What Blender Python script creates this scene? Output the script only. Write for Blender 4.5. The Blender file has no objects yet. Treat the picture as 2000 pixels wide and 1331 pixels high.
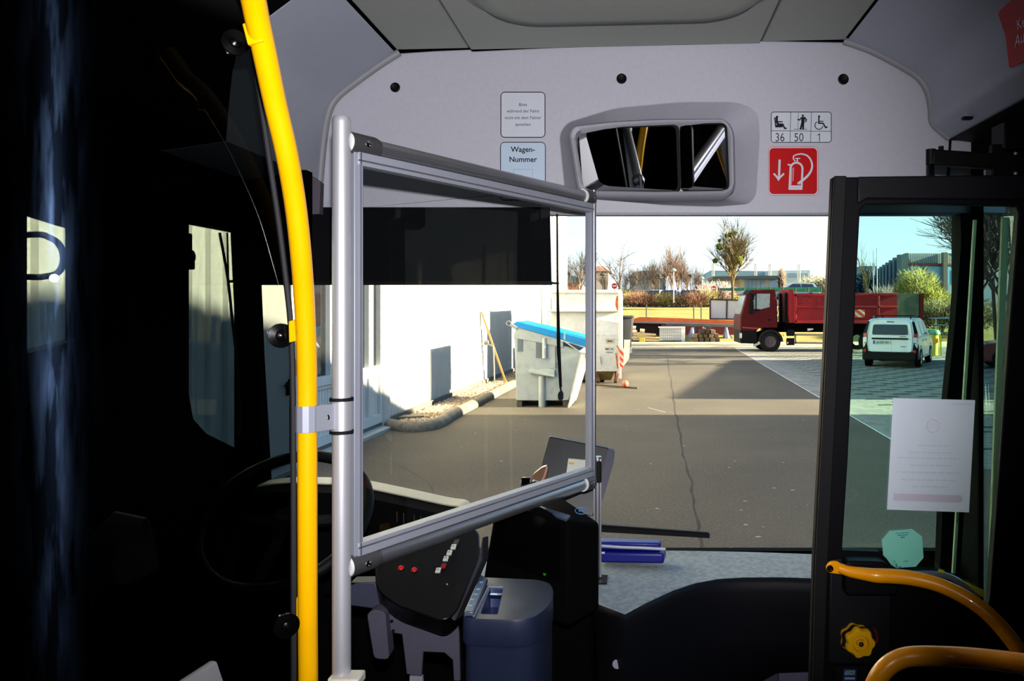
import bpy, bmesh, math, random
from mathutils import Vector, Matrix

sc = bpy.context.scene
COL = sc.collection
F, CX, CY, EYE = 1500.0, 1242.0, 606.0, 1.87      # lens in pixels of the 2000 x 1331 frame, vanishing point, eye height

# ------------------------------------------------------------------ camera
cam_d = bpy.data.cameras.new('camera')
cam = bpy.data.objects.new('camera', cam_d); COL.objects.link(cam)
cam.location = (0, 0, EYE); cam.rotation_euler = (math.radians(90), 0, 0)
cam_d.sensor_width = 36; cam_d.lens = F*36/2000
cam_d.shift_x = (1000-CX)/2000; cam_d.shift_y = -(665.5-CY)/2000
cam_d.clip_start = 0.05; cam_d.clip_end = 2000
sc.camera = cam

# ------------------------------------------------------------------ sky
world = bpy.data.worlds.new('sky'); sc.world = world; world.use_nodes = True
wn = world.node_tree.nodes; wl = world.node_tree.links; wn.clear()
wo = wn.new('ShaderNodeOutputWorld'); wb = wn.new('ShaderNodeBackground')
wt = wn.new('ShaderNodeTexCoord'); ws = wn.new('ShaderNodeSeparateXYZ'); wr = wn.new('ShaderNodeValToRGB')
wl.new(wt.outputs['Generated'], ws.inputs[0]); wl.new(ws.outputs['Z'], wr.inputs[0])
wr.color_ramp.elements[0].position = 0.0; wr.color_ramp.elements[0].color = (1.45, 1.62, 1.66, 1)
wr.color_ramp.elements[1].position = 1.0; wr.color_ramp.elements[1].color = (0.20, 0.42, 0.85, 1)
e = wr.color_ramp.elements.new(0.14); e.color = (1.05, 1.28, 1.42, 1)
e = wr.color_ramp.elements.new(0.45); e.color = (0.50, 0.80, 1.15, 1)
wl.new(wr.outputs[0], wb.inputs[0]); wb.inputs[1].default_value = 1.0
wl.new(wb.outputs[0], wo.inputs[0])

# ------------------------------------------------------------------ low winter sun from the right, and the photographer's flash
SUN = Vector((-1.0, 0.03, -0.32)).normalized()
sd = bpy.data.lights.new('sun', 'SUN'); sd.energy = 32.0; sd.angle = math.radians(0.55); sd.color = (1.0, 0.83, 0.56)
sun = bpy.data.objects.new('sun', sd); COL.objects.link(sun)
sun.rotation_euler = SUN.to_track_quat('-Z', 'Y').to_euler(); sun.location = (40, -5, 16)
fd = bpy.data.lights.new('camera_flash', 'SPOT'); fd.energy = 210.0; fd.spot_size = math.radians(82); fd.spot_blend = 0.75
fd.shadow_soft_size = 0.013; fd.color = (1.0, 0.98, 1.0)
fl = bpy.data.objects.new('camera_flash', fd); COL.objects.link(fl); fl.location = (0.0, 0.02, EYE+0.115)
fl.rotation_euler = Vector((-0.17, 1.0, -0.01)).to_track_quat('-Z', 'Y').to_euler()

sc.view_settings.view_transform = 'Standard'; sc.view_settings.look = 'None'
sc.view_settings.exposure = 0.0; sc.view_settings.gamma = 1.0; sc.view_settings.use_curve_mapping = False
sc.cycles.use_denoising = True
sc.cycles.max_bounces = 8; sc.cycles.diffuse_bounces = 1; sc.cycles.transparent_max_bounces = 16
sc.cycles.sample_clamp_indirect = 6.0
sc.cycles.caustics_reflective = False; sc.cycles.caustics_refractive = False

# ------------------------------------------------------------------ helpers
def P(px, py, Y): return Vector(((px-CX)/F*Y, Y, EYE-(py-CY)/F*Y))
def G(px, py, z=0.0):
    Y = (EYE-z)*F/(py-CY); return Vector(((px-CX)/F*Y, Y, z))
def V(*a): return Vector(a)
def lin(c):
    c = c/255.0
    return c/12.92 if c <= 0.04045 else ((c+0.055)/1.055)**2.4
def rgb(t): return (lin(t[0]), lin(t[1]), lin(t[2]), 1)

def W(o):
    m = o.matrix_basis.copy()
    if o.parent: m = W(o.parent) @ o.matrix_parent_inverse @ m
    return m

class MB:
    def __init__(s): s.v = []; s.f = []; s.m = []; s.mi = 0
    def add(s, vs, fs):
        b = len(s.v); s.v += [Vector(v) for v in vs]
        s.f += [tuple(i+b for i in f) for f in fs]; s.m += [s.mi]*len(fs); return s
    def box(s, c, sz, R=None):
        c = Vector(c); h = [x/2 for x in sz]; vs = []
        for x in (-1, 1):
            for y in (-1, 1):
                for z in (-1, 1):
                    p = Vector((x*h[0], y*h[1], z*h[2]))
                    vs.append(c + (R @ p if R is not None else p))
        return s.add(vs, [(0,1,3,2),(4,6,7,5),(0,4,5,1),(2,3,7,6),(0,2,6,4),(1,5,7,3)])
    def bx(s, lo, hi): return s.box([(a+b)/2 for a, b in zip(lo, hi)], [abs(b-a) for a, b in zip(lo, hi)])
    def bar(s, p0, p1, w, h, up=(0,0,1)):
        p0 = Vector(p0); p1 = Vector(p1); d = p1-p0; L = d.length; d.normalize(); up = Vector(up)
        x = d.cross(up)
        if x.length < 1e-6: x = d.cross(Vector((1,0,0)))
        x.normalize(); z = x.cross(d)
        R = Matrix((x, d, z)).transposed()
        return s.box((p0+p1)/2, (w, L, h), R)
    def tube(s, pts, r, n=10, caps=True, closed=False):
        pts = [Vector(p) for p in pts]; N = len(pts); rs = r if isinstance(r, (list, tuple)) else [r]*N
        T = []
        for i in range(N):
            a = pts[(i-1) % N] if (closed or i > 0) else pts[i]
            b = pts[(i+1) % N] if (closed or i < N-1) else pts[i]
            t = b-a; T.append(t.normalized() if t.length > 1e-9 else Vector((0,0,1)))
        ref = Vector((0,0,1)) if abs(T[0].z) < 0.9 else Vector((1,0,0))
        x = T[0].cross(ref).normalized(); vs = []
        for i in range(N):
            x = x - T[i]*x.dot(T[i])
            if x.length < 1e-6: x = T[i].orthogonal()
            x.normalize(); y = T[i].cross(x)
            for k in range(n):
                a = 2*math.pi*k/n; vs.append(pts[i]+x*math.cos(a)*rs[i]+y*math.sin(a)*rs[i])
        fs = []
        for i in range(N if closed else N-1):
            j = (i+1) % N
            for k in range(n):
                l = (k+1) % n; fs.append((i*n+k, i*n+l, j*n+l, j*n+k))
        if caps and not closed:
            fs.append(tuple(range(n))); fs.append(tuple((N-1)*n+k for k in range(n)))
        return s.add(vs, fs)
    def cyl(s, p0, p1, r, r1=None, n=20): return s.tube([p0, p1], [r, r if r1 is None else r1], n)
    def prism(s, poly, vec, taper=None):
        poly = [Vector(p) for p in poly]; vec = Vector(vec); n = len(poly)
        top = [p+vec for p in poly]
        if taper is not None:
            c = sum(top, Vector())/n; top = [c+(p-c)*taper for p in top]
        return s.add(poly+top, [tuple(range(n-1, -1, -1)), tuple(range(n, 2*n))]+[(i, (i+1) % n, n+(i+1) % n, n+i) for i in range(n)])
    def loft(s, loops, caps=True, closed=True):
        n = len(loops[0]); vs = [p for l in loops for p in l]; fs = []
        for i in range(len(loops)-1):
            for k in range(n if closed else n-1):
                l = (k+1) % n; fs.append((i*n+k, i*n+l, (i+1)*n+l, (i+1)*n+k))
        if caps and closed:
            fs.append(tuple(range(n-1, -1, -1))); fs.append(tuple((len(loops)-1)*n+k for k in range(n)))
        return s.add(vs, fs)
    def sphere(s, c, r, nu=16, nv=10):
        c = Vector(c); r = Vector(r) if not isinstance(r, (int, float)) else Vector((r, r, r)); vs = []; fs = []
        for j in range(nv+1):
            t = math.pi*j/nv
            for i in range(nu):
                a = 2*math.pi*i/nu
                vs.append(c+Vector((r.x*math.sin(t)*math.cos(a), r.y*math.sin(t)*math.sin(a), r.z*math.cos(t))))
        for j in range(nv):
            for i in range(nu):
                k = (i+1) % nu; fs.append((j*nu+i, (j+1)*nu+i, (j+1)*nu+k, j*nu+k))
        return s.add(vs, fs)
    def lathe(s, prof, o, ax=(0,0,1), n=24):
        o = Vector(o); ax = Vector(ax).normalized(); x = ax.orthogonal().normalized(); y = ax.cross(x); vs = []; fs = []
        for r, h in prof:
            for k in range(n):
                a = 2*math.pi*k/n; vs.append(o+ax*h+x*r*math.cos(a)+y*r*math.sin(a))
        for i in range(len(prof)-1):
            for k in range(n):
                l = (k+1) % n; fs.append((i*n+k, i*n+l, (i+1)*n+l, (i+1)*n+k))
        return s.add(vs, fs)
    def plate(s, outer, holes, to3, vec):
        bm = bmesh.new(); edges = []
        for loop in [outer]+list(holes):
            bv = [bm.verts.new(to3(*p)) for p in loop]
            for i in range(len(bv)): edges.append(bm.edges.new((bv[i], bv[(i+1) % len(bv)])))
        bmesh.ops.triangle_fill(bm, use_beauty=True, use_dissolve=False, edges=edges)
        bm.verts.index_update(); n = len(bm.verts); vec = Vector(vec)
        vs = [v.co.copy() for v in bm.verts]; fs = [tuple(v.index for v in f.verts) for f in bm.faces]
        be = [(e.verts[0].index, e.verts[1].index) for e in edges]
        bm.free()
        s.add(vs+[v+vec for v in vs], fs+[tuple(i+n for i in reversed(f)) for f in fs]+[(a, b, b+n, a+n) for a, b in be])
        return s
    def build(s, name, mats, parent=None, local=False, bevel=0.0, seg=2, smooth=True, angle=40, flat_normals=False):
        me = bpy.data.meshes.new(name)
        vs = s.v; loc = None
        if parent is None and not local and vs:
            xs = [v.x for v in vs]; ys = [v.y for v in vs]; zs = [v.z for v in vs]
            loc = Vector(((min(xs)+max(xs))/2, (min(ys)+max(ys))/2, min(zs))); vs = [v-loc for v in vs]
        me.from_pydata([tuple(v) for v in vs], [], s.f)
        for m in (mats if isinstance(mats, (list, tuple)) else [mats]): me.materials.append(m)
        me.polygons.foreach_set('material_index', s.m)
        if not flat_normals:
            bm = bmesh.new(); bm.from_mesh(me); bmesh.ops.recalc_face_normals(bm, faces=bm.faces); bm.to_mesh(me); bm.free()
        if smooth:
            me.polygons.foreach_set('use_smooth', [True]*len(me.polygons)); me.set_sharp_from_angle(angle=math.radians(angle))
        me.update()
        o = bpy.data.objects.new(name, me); COL.objects.link(o)
        if loc is not None: o.location = loc
        if parent is not None:
            o.parent = parent
            if not local: o.matrix_parent_inverse = W(parent).inverted()
        if bevel > 0:
            b = o.modifiers.new('bevel', 'BEVEL'); b.width = bevel; b.segments = seg; b.limit_method = 'ANGLE'; b.angle_limit = math.radians(35)
            b.harden_normals = False
        return o

def tag(o, label, cat, group=None):
    o['label'] = label; o['category'] = cat
    if group: o['group'] = group
    return o
def struct(o): o['kind'] = 'structure'; return o
def thing(name, label, cat, loc=(0,0,0), rotz=0.0, group=None):
    o = bpy.data.objects.new(name, None); COL.objects.link(o); o.location = loc; o.rotation_euler = (0, 0, rotz)
    o.empty_display_size = 0.1
    return tag(o, label, cat, group)
def dup(o, loc=None, rotz=None, scale=None, label=None, parent=None):
    c = o.copy(); COL.objects.link(c)
    if parent is not None: c.parent = parent
    for ch in list(o.children): dup(ch, parent=c)
    if loc is not None: c.location = loc
    if rotz is not None: c.rotation_euler = (0, 0, rotz)
    if scale is not None: c.scale = scale
    if label: c['label'] = label
    return c

def rrect(cx, cy, w, h, r, n=5):
    out = []
    for sx, sy, a0 in ((1,1,0), (-1,1,90), (-1,-1,180), (1,-1,270)):
        for k in range(n+1):
            a = math.radians(a0+90*k/n); out.append((cx+sx*(w/2-r)+r*math.cos(a), cy+sy*(h/2-r)+r*math.sin(a)))
    return out
def roundpoly(pts, r, n=4):
    out = []; N = len(pts)
    for i in range(N):
        p = Vector(pts[i]); a = Vector(pts[i-1])-p; b = Vector(pts[(i+1) % N])-p
        d = min(r, a.length*0.45, b.length*0.45); A = p+a.normalized()*d; B = p+b.normalized()*d
        for k in range(n+1):
            t = k/n; out.append(A*(1-t)**2+p*2*t*(1-t)+B*t*t)
    return out
def smooth(pts, k=6):
    pts = [Vector(p) for p in pts]; out = []
    for i in range(len(pts)-1):
        p0 = pts[max(i-1, 0)]; p1 = pts[i]; p2 = pts[i+1]; p3 = pts[min(i+2, len(pts)-1)]
        for j in range(k):
            t = j/k
            out.append(0.5*((2*p1)+(p2-p0)*t+(2*p0-5*p1+4*p2-p3)*t*t+(3*p1-p0-3*p2+p3)*t**3))
    out.append(pts[-1]); return out

# ------------------------------------------------------------------ materials
MATS = {}
def mat(name, col, rough=0.5, metal=0.0, var=0.08, scale=12.0, bump=0.0, spec=0.5, coat=0.0, emit=None, estr=0.0, bscale=None, alpha=1.0):
    if name in MATS: return MATS[name]
    m = bpy.data.materials.new(name); m.use_nodes = True; nt = m.node_tree; b = nt.nodes['Principled BSDF']
    c = rgb(col); b.inputs['Roughness'].default_value = rough; b.inputs['Metallic'].default_value = metal
    b.inputs['Specular IOR Level'].default_value = spec; b.inputs['Coat Weight'].default_value = coat
    tc = nt.nodes.new('ShaderNodeTexCoord'); nz = nt.nodes.new('ShaderNodeTexNoise')
    nz.inputs['Scale'].default_value = scale; nz.inputs['Detail'].default_value = 4
    nt.links.new(tc.outputs['Object'], nz.inputs['Vector'])
    rp = nt.nodes.new('ShaderNodeValToRGB')
    rp.color_ramp.elements[0].position = 0.3; rp.color_ramp.elements[1].position = 0.7
    rp.color_ramp.elements[0].color = tuple(x*(1-var) for x in c[:3])+(1,)
    rp.color_ramp.elements[1].color = tuple(min(1, x*(1+var)) for x in c[:3])+(1,)
    nt.links.new(nz.outputs['Fac'], rp.inputs[0]); nt.links.new(rp.outputs[0], b.inputs['Base Color'])
    if bump:
        n2 = nt.nodes.new('ShaderNodeTexNoise'); n2.inputs['Scale'].default_value = bscale or scale*8; n2.inputs['Detail'].default_value = 3
        nt.links.new(tc.outputs['Object'], n2.inputs['Vector'])
        bp = nt.nodes.new('ShaderNodeBump'); bp.inputs['Strength'].default_value = bump; bp.inputs['Distance'].default_value = 0.01
        nt.links.new(n2.outputs['Fac'], bp.inputs['Height']); nt.links.new(bp.outputs[0], b.inputs['Normal'])
    if emit:
        b.inputs['Emission Color'].default_value = rgb(emit); b.inputs['Emission Strength'].default_value = estr
    MATS[name] = m; return m
def mat2(name, c1, c2, scale, lo=0.45, hi=0.55, rough=0.8, bump=0.0, c3=None, scale3=200.0, amt3=0.3, metal=0.0, detail=6):
    """two colours mixed by a noise, speckled with a third"""
    if name in MATS: return MATS[name]
    m = bpy.data.materials.new(name); m.use_nodes = True; nt = m.node_tree; b = nt.nodes['Principled BSDF']
    b.inputs['Roughness'].default_value = rough; b.inputs['Metallic'].default_value = metal
    tc = nt.nodes.new('ShaderNodeTexCoord'); nz = nt.nodes.new('ShaderNodeTexNoise')
    nz.inputs['Scale'].default_value = scale; nz.inputs['Detail'].default_value = detail
    nt.links.new(tc.outputs['Object'], nz.inputs['Vector'])
    rp = nt.nodes.new('ShaderNodeValToRGB'); rp.color_ramp.elements[0].position = lo; rp.color_ramp.elements[1].position = hi
    rp.color_ramp.elements[0].color = rgb(c1); rp.color_ramp.elements[1].color = rgb(c2)
    nt.links.new(nz.outputs['Fac'], rp.inputs[0]); out = rp.outputs[0]
    if c3:
        n3 = nt.nodes.new('ShaderNodeTexNoise'); n3.inputs['Scale'].default_value = scale3; n3.inputs['Detail'].default_value = 2
        nt.links.new(tc.outputs['Object'], n3.inputs['Vector'])
        r3 = nt.nodes.new('ShaderNodeValToRGB'); r3.color_ramp.elements[0].position = 0.5; r3.color_ramp.elements[1].position = 0.68
        r3.color_ramp.elements[0].color = (0,0,0,1); r3.color_ramp.elements[1].color = (amt3, amt3, amt3, 1)
        nt.links.new(n3.outputs['Fac'], r3.inputs[0])
        mx = nt.nodes.new('ShaderNodeMix'); mx.data_type = 'RGBA'
        nt.links.new(r3.outputs[0], mx.inputs[0]); nt.links.new(out, mx.inputs[6]); mx.inputs[7].default_value = rgb(c3); out = mx.outputs[2]
    nt.links.new(out, b.inputs['Base Color'])
    if bump:
        n2 = nt.nodes.new('ShaderNodeTexNoise'); n2.inputs['Scale'].default_value = scale3; n2.inputs['Detail'].default_value = 3
        nt.links.new(tc.outputs['Object'], n2.inputs['Vector'])
        bp = nt.nodes.new('ShaderNodeBump'); bp.inputs['Strength'].default_value = bump; bp.inputs['Distance'].default_value = 0.02
        nt.links.new(n2.outputs['Fac'], bp.inputs['Height']); nt.links.new(bp.outputs[0], b.inputs['Normal'])
    MATS[name] = m; return m
def glass(name, tint, refl=1.0, rough=0.0, streak=0.0, streak_rot=0.0):
    """a thin pane: tinted transmission plus a fresnel reflection"""
    if name in MATS: return MATS[name]
    m = bpy.data.materials.new(name); m.use_nodes = True; nt = m.node_tree; nt.nodes.clear()
    out = nt.nodes.new('ShaderNodeOutputMaterial'); mx = nt.nodes.new('ShaderNodeMixShader')
    tr = nt.nodes.new('ShaderNodeBsdfTransparent'); tr.inputs[0].default_value = (*tint, 1)
    gl = nt.nodes.new('ShaderNodeBsdfGlossy'); gl.inputs['Roughness'].default_value = rough
    lw = nt.nodes.new('ShaderNodeLayerWeight'); lw.inputs['Blend'].default_value = 0.5
    pw = nt.nodes.new('ShaderNodeMath'); pw.operation = 'POWER'; pw.inputs[1].default_value = 5.0
    mu = nt.nodes.new('ShaderNodeMath'); mu.operation = 'MULTIPLY_ADD'; mu.inputs[1].default_value = 0.95*refl; mu.inputs[2].default_value = 0.05*refl
    nt.links.new(lw.outputs['Facing'], pw.inputs[0]); nt.links.new(pw.outputs[0], mu.inputs[0]); nt.links.new(mu.outputs[0], mx.inputs[0])
    nt.links.new(tr.outputs[0], mx.inputs[1]); nt.links.new(gl.outputs[0], mx.inputs[2])
    last = mx
    if streak:                                          # fine vertical wiping marks that smear a highlight upwards and downwards
        an = nt.nodes.new('ShaderNodeBsdfAnisotropic'); an.inputs['Color'].default_value = (0.30, 0.52, 1.0, 1); an.inputs['Roughness'].default_value = 0.20; an.inputs['Anisotropy'].default_value = 0.82
        tg = nt.nodes.new('ShaderNodeTangent'); tg.direction_type = 'RADIAL'; tg.axis = 'Z'; nt.links.new(tg.outputs[0], an.inputs['Tangent'])
        an.inputs['Rotation'].default_value = streak_rot
        nz = nt.nodes.new('ShaderNodeTexNoise'); nz.inputs['Scale'].default_value = 55; nz.inputs['Detail'].default_value = 6
        tc = nt.nodes.new('ShaderNodeTexCoord'); mp = nt.nodes.new('ShaderNodeMapping'); mp.inputs['Scale'].default_value = (1, 1, 0.09)
        rm = nt.nodes.new('ShaderNodeMapRange'); rm.inputs['From Min'].default_value = 0.42; rm.inputs['From Max'].default_value = 0.72; rm.inputs['To Min'].default_value = streak*0.15; rm.inputs['To Max'].default_value = streak*2.5
        nt.links.new(tc.outputs['Object'], mp.inputs[0]); nt.links.new(mp.outputs[0], nz.inputs['Vector']); nt.links.new(nz.outputs['Fac'], rm.inputs[0])
        m2 = nt.nodes.new('ShaderNodeMixShader'); nt.links.new(rm.outputs[0], m2.inputs[0]); nt.links.new(mx.outputs[0], m2.inputs[1]); nt.links.new(an.outputs[0], m2.inputs[2]); last = m2
    nt.links.new(last.outputs[0], out.inputs[0]); MATS[name] = m; return m

M_fascia = mat('fascia_grey', (186,186,198), 0.6, var=0.03, scale=60, bump=0.05, bscale=500)
M_rim = mat('rim_grey', (140,140,146), 0.5, var=0.04)
M_coving = mat('coving_grey', (166,170,184), 0.6, var=0.03, scale=60, bump=0.05, bscale=500)
M_ceil = mat('ceiling_grey', (160,163,156), 0.65, var=0.03, scale=60, bump=0.05, bscale=500)
M_black = mat('black_plastic', (6,6,9), 0.55, var=0.1, spec=0.15)
M_gloss = mat('gloss_black', (5,5,6), 0.18, var=0.1, spec=0.3)
M_deep = mat('deep_black', (3,3,4), 0.85, var=0.1, spec=0.05)
M_rubber = mat('black_rubber', (16,16,18), 0.7, spec=0.2)
M_navy = mat('navy_black', (11,12,18), 0.55, spec=0.2)
M_yellow = mat('rail_yellow', (255,186,0), 0.28, var=0.02, coat=0.3)
M_alu = mat('anodised_aluminium', (200,200,208), 0.34, 0.95, var=0.03, scale=300)
M_alup = mat('silver_post', (206,206,214), 0.42, 0.6, var=0.03, scale=300)
M_aluf = mat('aluminium_profile', (168,172,186), 0.5, 0.45, var=0.03, scale=300)
M_alud = mat('dark_connector', (96,94,98), 0.45, 0.7, var=0.05, scale=200)
M_white = mat('white_plastic', (236,236,232), 0.4, var=0.02)
def translucent(name, col, amt):
    if name in MATS: return MATS[name]
    m = bpy.data.materials.new(name); m.use_nodes = True; nt = m.node_tree; nt.nodes.clear()
    out = nt.nodes.new('ShaderNodeOutputMaterial'); mx = nt.nodes.new('ShaderNodeMixShader'); mx.inputs[0].default_value = amt
    df = nt.nodes.new('ShaderNodeBsdfDiffuse'); tl = nt.nodes.new('ShaderNodeBsdfTranslucent'); df.inputs[0].default_value = rgb(col); tl.inputs[0].default_value = rgb(col)
    nt.links.new(df.outputs[0], mx.inputs[1]); nt.links.new(tl.outputs[0], mx.inputs[2]); nt.links.new(mx.outputs[0], out.inputs[0]); MATS[name] = m; return m
M_paper = translucent('paper_white', (236,242,254), 0.36)
M_sticker = mat('sticker_white', (206,210,222), 0.35, var=0.02)
M_ink = mat('print_black', (16,16,24), 0.5, spec=0.2)
M_red = mat('sticker_red', (190,2,8), 0.45, var=0.05, spec=0.2)
M_dash = mat2('dash_top', (116,128,136), (134,146,154), 60, rough=0.8, c3=(150,162,168), scale3=420, amt3=0.5)
M_chrome = mat('chrome', (220,220,225), 0.12, 1.0, var=0.02)

def font_mesh(mb, body, size, o, xd, zd, align='CENTER', bold=0.0, sx=1.0):
    """adds flat lettering to a mesh; o = anchor on the base line, xd/zd = reading and up directions"""
    cu = bpy.data.curves.new('lettering', 'FONT'); cu.body = body; cu.size = size; cu.align_x = align; cu.offset = bold; cu.resolution_u = 3
    ob = bpy.data.objects.new('lettering', cu); COL.objects.link(ob)
    dg = bpy.context.evaluated_depsgraph_get(); me = bpy.data.meshes.new_from_object(ob.evaluated_get(dg))
    o = Vector(o); xd = Vector(xd).normalized(); zd = Vector(zd).normalized()
    mb.add([o+xd*v.co.x*sx+zd*v.co.y for v in me.vertices], [tuple(p.vertices) for p in me.polygons])
    bpy.data.objects.remove(ob); bpy.data.curves.remove(cu); bpy.data.meshes.remove(me)
    return mb
# ================================================================== the bus body
YF = 2.75                                  # plane of the panel above the windscreen
XL, XR = -1.32, 1.20
def FX(px): return (px-CX)/F*YF
def FZ(py): return EYE-(py-CY)/F*YF
def fuv(px, py): return (FX(px), FZ(py))
out_px = [(622,417),(626,360),(632,280),(640,225),(655,195),(690,165),(740,128),(775,104),(850,99),(918,96),(922,100),(1215,86),(1482,82),(1486,79),(1650,82),
          (1700,100),(1760,132),(1792,152),(1808,175),(1814,205),(1816,240),(1830,256),(1852,273),(1965,278),(1965,417),(1620,417)]
hole_px = roundpoly([V(1093,262,0), V(1108,240,0), V(1200,212,0), V(1330,200,0), V(1440,200,0), V(1478,216,0), V(1483,262,0), V(1476,380,0), V(1462,398,0), V(1400,403,0), V(1300,400,0), V(1120,386,0), V(1104,372,0)], 22, 4)
mb = MB(); mb.plate([fuv(*p) for p in out_px], [[fuv(p.x, p.y) for p in hole_px]], lambda u, v: (u, YF, v), (0, 0.03, 0))
struct(mb.build('wall_front', M_fascia, bevel=0.006))
# dark backing behind the panel and above the ceiling, closing the shell
mb = MB(); mb.bx((XL-0.02, 2.92, 2.24), (XR+0.06, 2.96, 2.98)); struct(mb.build('roof_bulkhead', M_deep))
mb = MB(); mb.bx((XL-0.02, -2.6, 2.95), (XR+0.02, 2.96, 2.99)); struct(mb.build('roof', M_deep))
mb = MB(); mb.bx((XL-0.02, -2.64, 0.30), (XR+0.02, -2.6, 2.98)); struct(mb.build('wall_back', M_deep))
mb = MB(); mb.bx((XL-0.02, -2.6, 0.28), (XR+0.02, 2.9, 0.34)); struct(mb.build('floor', mat('bus_floor', (40,40,44), 0.7)))
# ceiling: three long panels with dark joints, the middle one a touch lower
mb = MB()
def zc(x): return 2.797+(x+0.856)*0.0225
def strip(x0, x1, dz):
    mb.add([(x0, 2.735, zc(x0)+dz), (x1, 2.735, zc(x1)+dz), (x1, -2.6, zc(x1)+dz), (x0, -2.6, zc(x0)+dz),
            (x0, 2.735, zc(x0)+dz+0.02), (x1, 2.735, zc(x1)+dz+0.02), (x1, -2.6, zc(x1)+dz+0.02), (x0, -2.6, zc(x0)+dz+0.02)],
           [(0,1,2,3),(7,6,5,4),(0,4,5,1),(1,5,6,2),(2,6,7,3),(3,7,4,0)])
strip(FX(777), FX(918), 0.0); strip(FX(921), FX(1483), -0.006); strip(FX(1486), FX(1648), 0.0)
struct(mb.build('ceiling', M_ceil, bevel=0.004))
# raised roof hatch pan in the middle of the ceiling
hx0, hx1 = FX(1000), FX(1432)
mb = MB(); loops = []
for k, (grow, dz) in enumerate(((0.105, -0.004), (0.075, -0.006), (0.03, -0.03), (0.0, -0.05), (-0.05, -0.056))):
    l = rrect((hx0+hx1)/2, 1.55, hx1-hx0+2*grow, 1.70+2*grow, 0.16+grow, 7)
    loops.append([V(u, v, zc(u)+dz) for u, v in l])
mb.loft(loops, caps=False); mb.f.append(tuple(range(len(mb.v)-len(loops[0]), len(mb.v)))); mb.m.append(0)
tag(mb.build('roof_hatch', M_ceil, angle=70), 'pale raised roof hatch pan with rounded corners in the middle of the ceiling', 'hatch')
# covings
def extr(profile, y0, y1, th, name, m):
    mb = MB(); n = len(profile); pr = [V(x, 0, z) for x, z in profile]
    c = V(0, 0, 2.2); o2 = [p+(p-c).normalized()*th for p in pr]
    vs = [p+V(0,y0,0) for p in pr]+[p+V(0,y1,0) for p in pr]+[p+V(0,y0,0) for p in o2]+[p+V(0,y1,0) for p in o2]; fs = []
    for i in range(n-1):
        fs += [(i, i+1, n+i+1, n+i), (2*n+i, 3*n+i, 3*n+i+1, 2*n+i+1), (i, 2*n+i, 2*n+i+1, i+1), (n+i, n+i+1, 3*n+i+1, 3*n+i)]
    fs += [(0, n, 3*n, 2*n), (n-1, 3*n-1, 4*n-1, 2*n-1)]
    mb.add(vs, fs); return struct(mb.build(name, m, angle=60))
lp = [fuv(*p) for p in [(773,104),(740,128),(690,165),(655,195),(640,225),(632,280),(626,352)]]
extr([(p[0], p[1]) for p in [(v.x, v.y) for v in smooth([V(*p, 0) for p in lp], 4)]]+[(-1.30, 2.31)], 2.738, 2.12, 0.02, 'trim_1', M_coving)
extr([(p[0], p[1]) for p in [(v.x, v.y) for v in smooth([V(*p, 0) for p in lp], 4)]]+[(-1.30, 2.31)], 2.116, -2.55, 0.02, 'trim_11', M_deep)  # rear length of the coving, coloured black to imitate the gloom behind the glass
rp_ = [fuv(*p) for p in [(1652,82),(1700,100),(1760,132),(1792,152),(1808,175),(1814,205),(1816,240),(1830,256),(1852,273)]]
extr([(v.x, v.y) for v in smooth([V(*p, 0) for p in rp_], 4)], 2.738, -2.55, 0.02, 'trim_2', M_coving)
# grey edge beads where the covings meet the front panel
mb = MB(); mb.tube(smooth([P(*p, 2.742) for p in [(780,102),(742,126),(692,162),(656,192),(640,224),(631,280),(624,355)]], 5), 0.0135, 10)
struct(mb.build('trim_3', M_rim))
mb = MB(); mb.tube(smooth([P(*p, 2.742) for p in [(1648,80),(1700,98),(1762,130),(1795,152),(1812,178),(1819,208),(1822,238),(1836,254),(1855,270)]], 5), 0.0135, 10)
struct(mb.build('trim_4', M_rim))
# dark underside of the door header and the box the door hangs from
mb = MB(); mb.add([(FX(1853), 2.73, 2.478), (XR, 2.73, 2.466), (XR, -2.5, 2.466), (FX(1853), -2.5, 2.478), (FX(1853), 2.73, 2.52), (XR, 2.73, 2.52), (XR, -2.5, 2.52), (FX(1853), -2.5, 2.52)],
                  [(0,1,2,3),(7,6,5,4),(0,4,5,1),(1,5,6,2),(2,6,7,3),(3,7,4,0)])
struct(mb.build('trim_5', M_black))
# side walls
mb = MB()
outer = [(-2.6, 0.34), (2.92, 0.34), (2.92, 0.93), (2.64, 0.97), (2.64, 2.24), (2.92, 2.24), (2.92, 2.94), (-2.6, 2.94)]
XW_ = XL
w1 = [(1.665, 1.775), (1.83, 1.80), (1.83, 2.065), (1.665, 2.085)]
w2 = [(2.268, 1.62), (2.29, 1.545), (2.36, 1.49), (2.60, 1.385), (2.60, 2.13), (2.268, 2.13)]
mb.plate(outer, [w1, w2], lambda u, v: (XW_, u, v), (-0.04, 0, 0))
struct(mb.build('wall_left', M_deep))
for n, w in (('window_2', w1), ('window_3', w2)):
    mb = MB(); mb.plate(w, [], lambda u, v: (XW_-0.018, u, v), (-0.004, 0, 0))
    struct(mb.build(n, glass('side_glass', (0.80, 0.88, 0.88))))
mb = MB(); mb.plate([(-2.6, 0.34), (2.10, 0.34), (2.10, 2.36), (2.69, 2.36), (2.69, 0.34), (2.92, 0.34), (2.92, 0.93), (2.92, 0.97), (2.92, 2.94), (-2.6, 2.94)], [], lambda u, v: (XR, u, v), (0.018, 0, 0))
struct(mb.build('wall_right', M_deep))
mb = MB(); mb.plate([(2.10, 0.40), (2.69, 0.40), (2.69, 2.36), (2.10, 2.36)], [], lambda u, v: (XR+0.012, u, v), (0.005, 0, 0))
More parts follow.
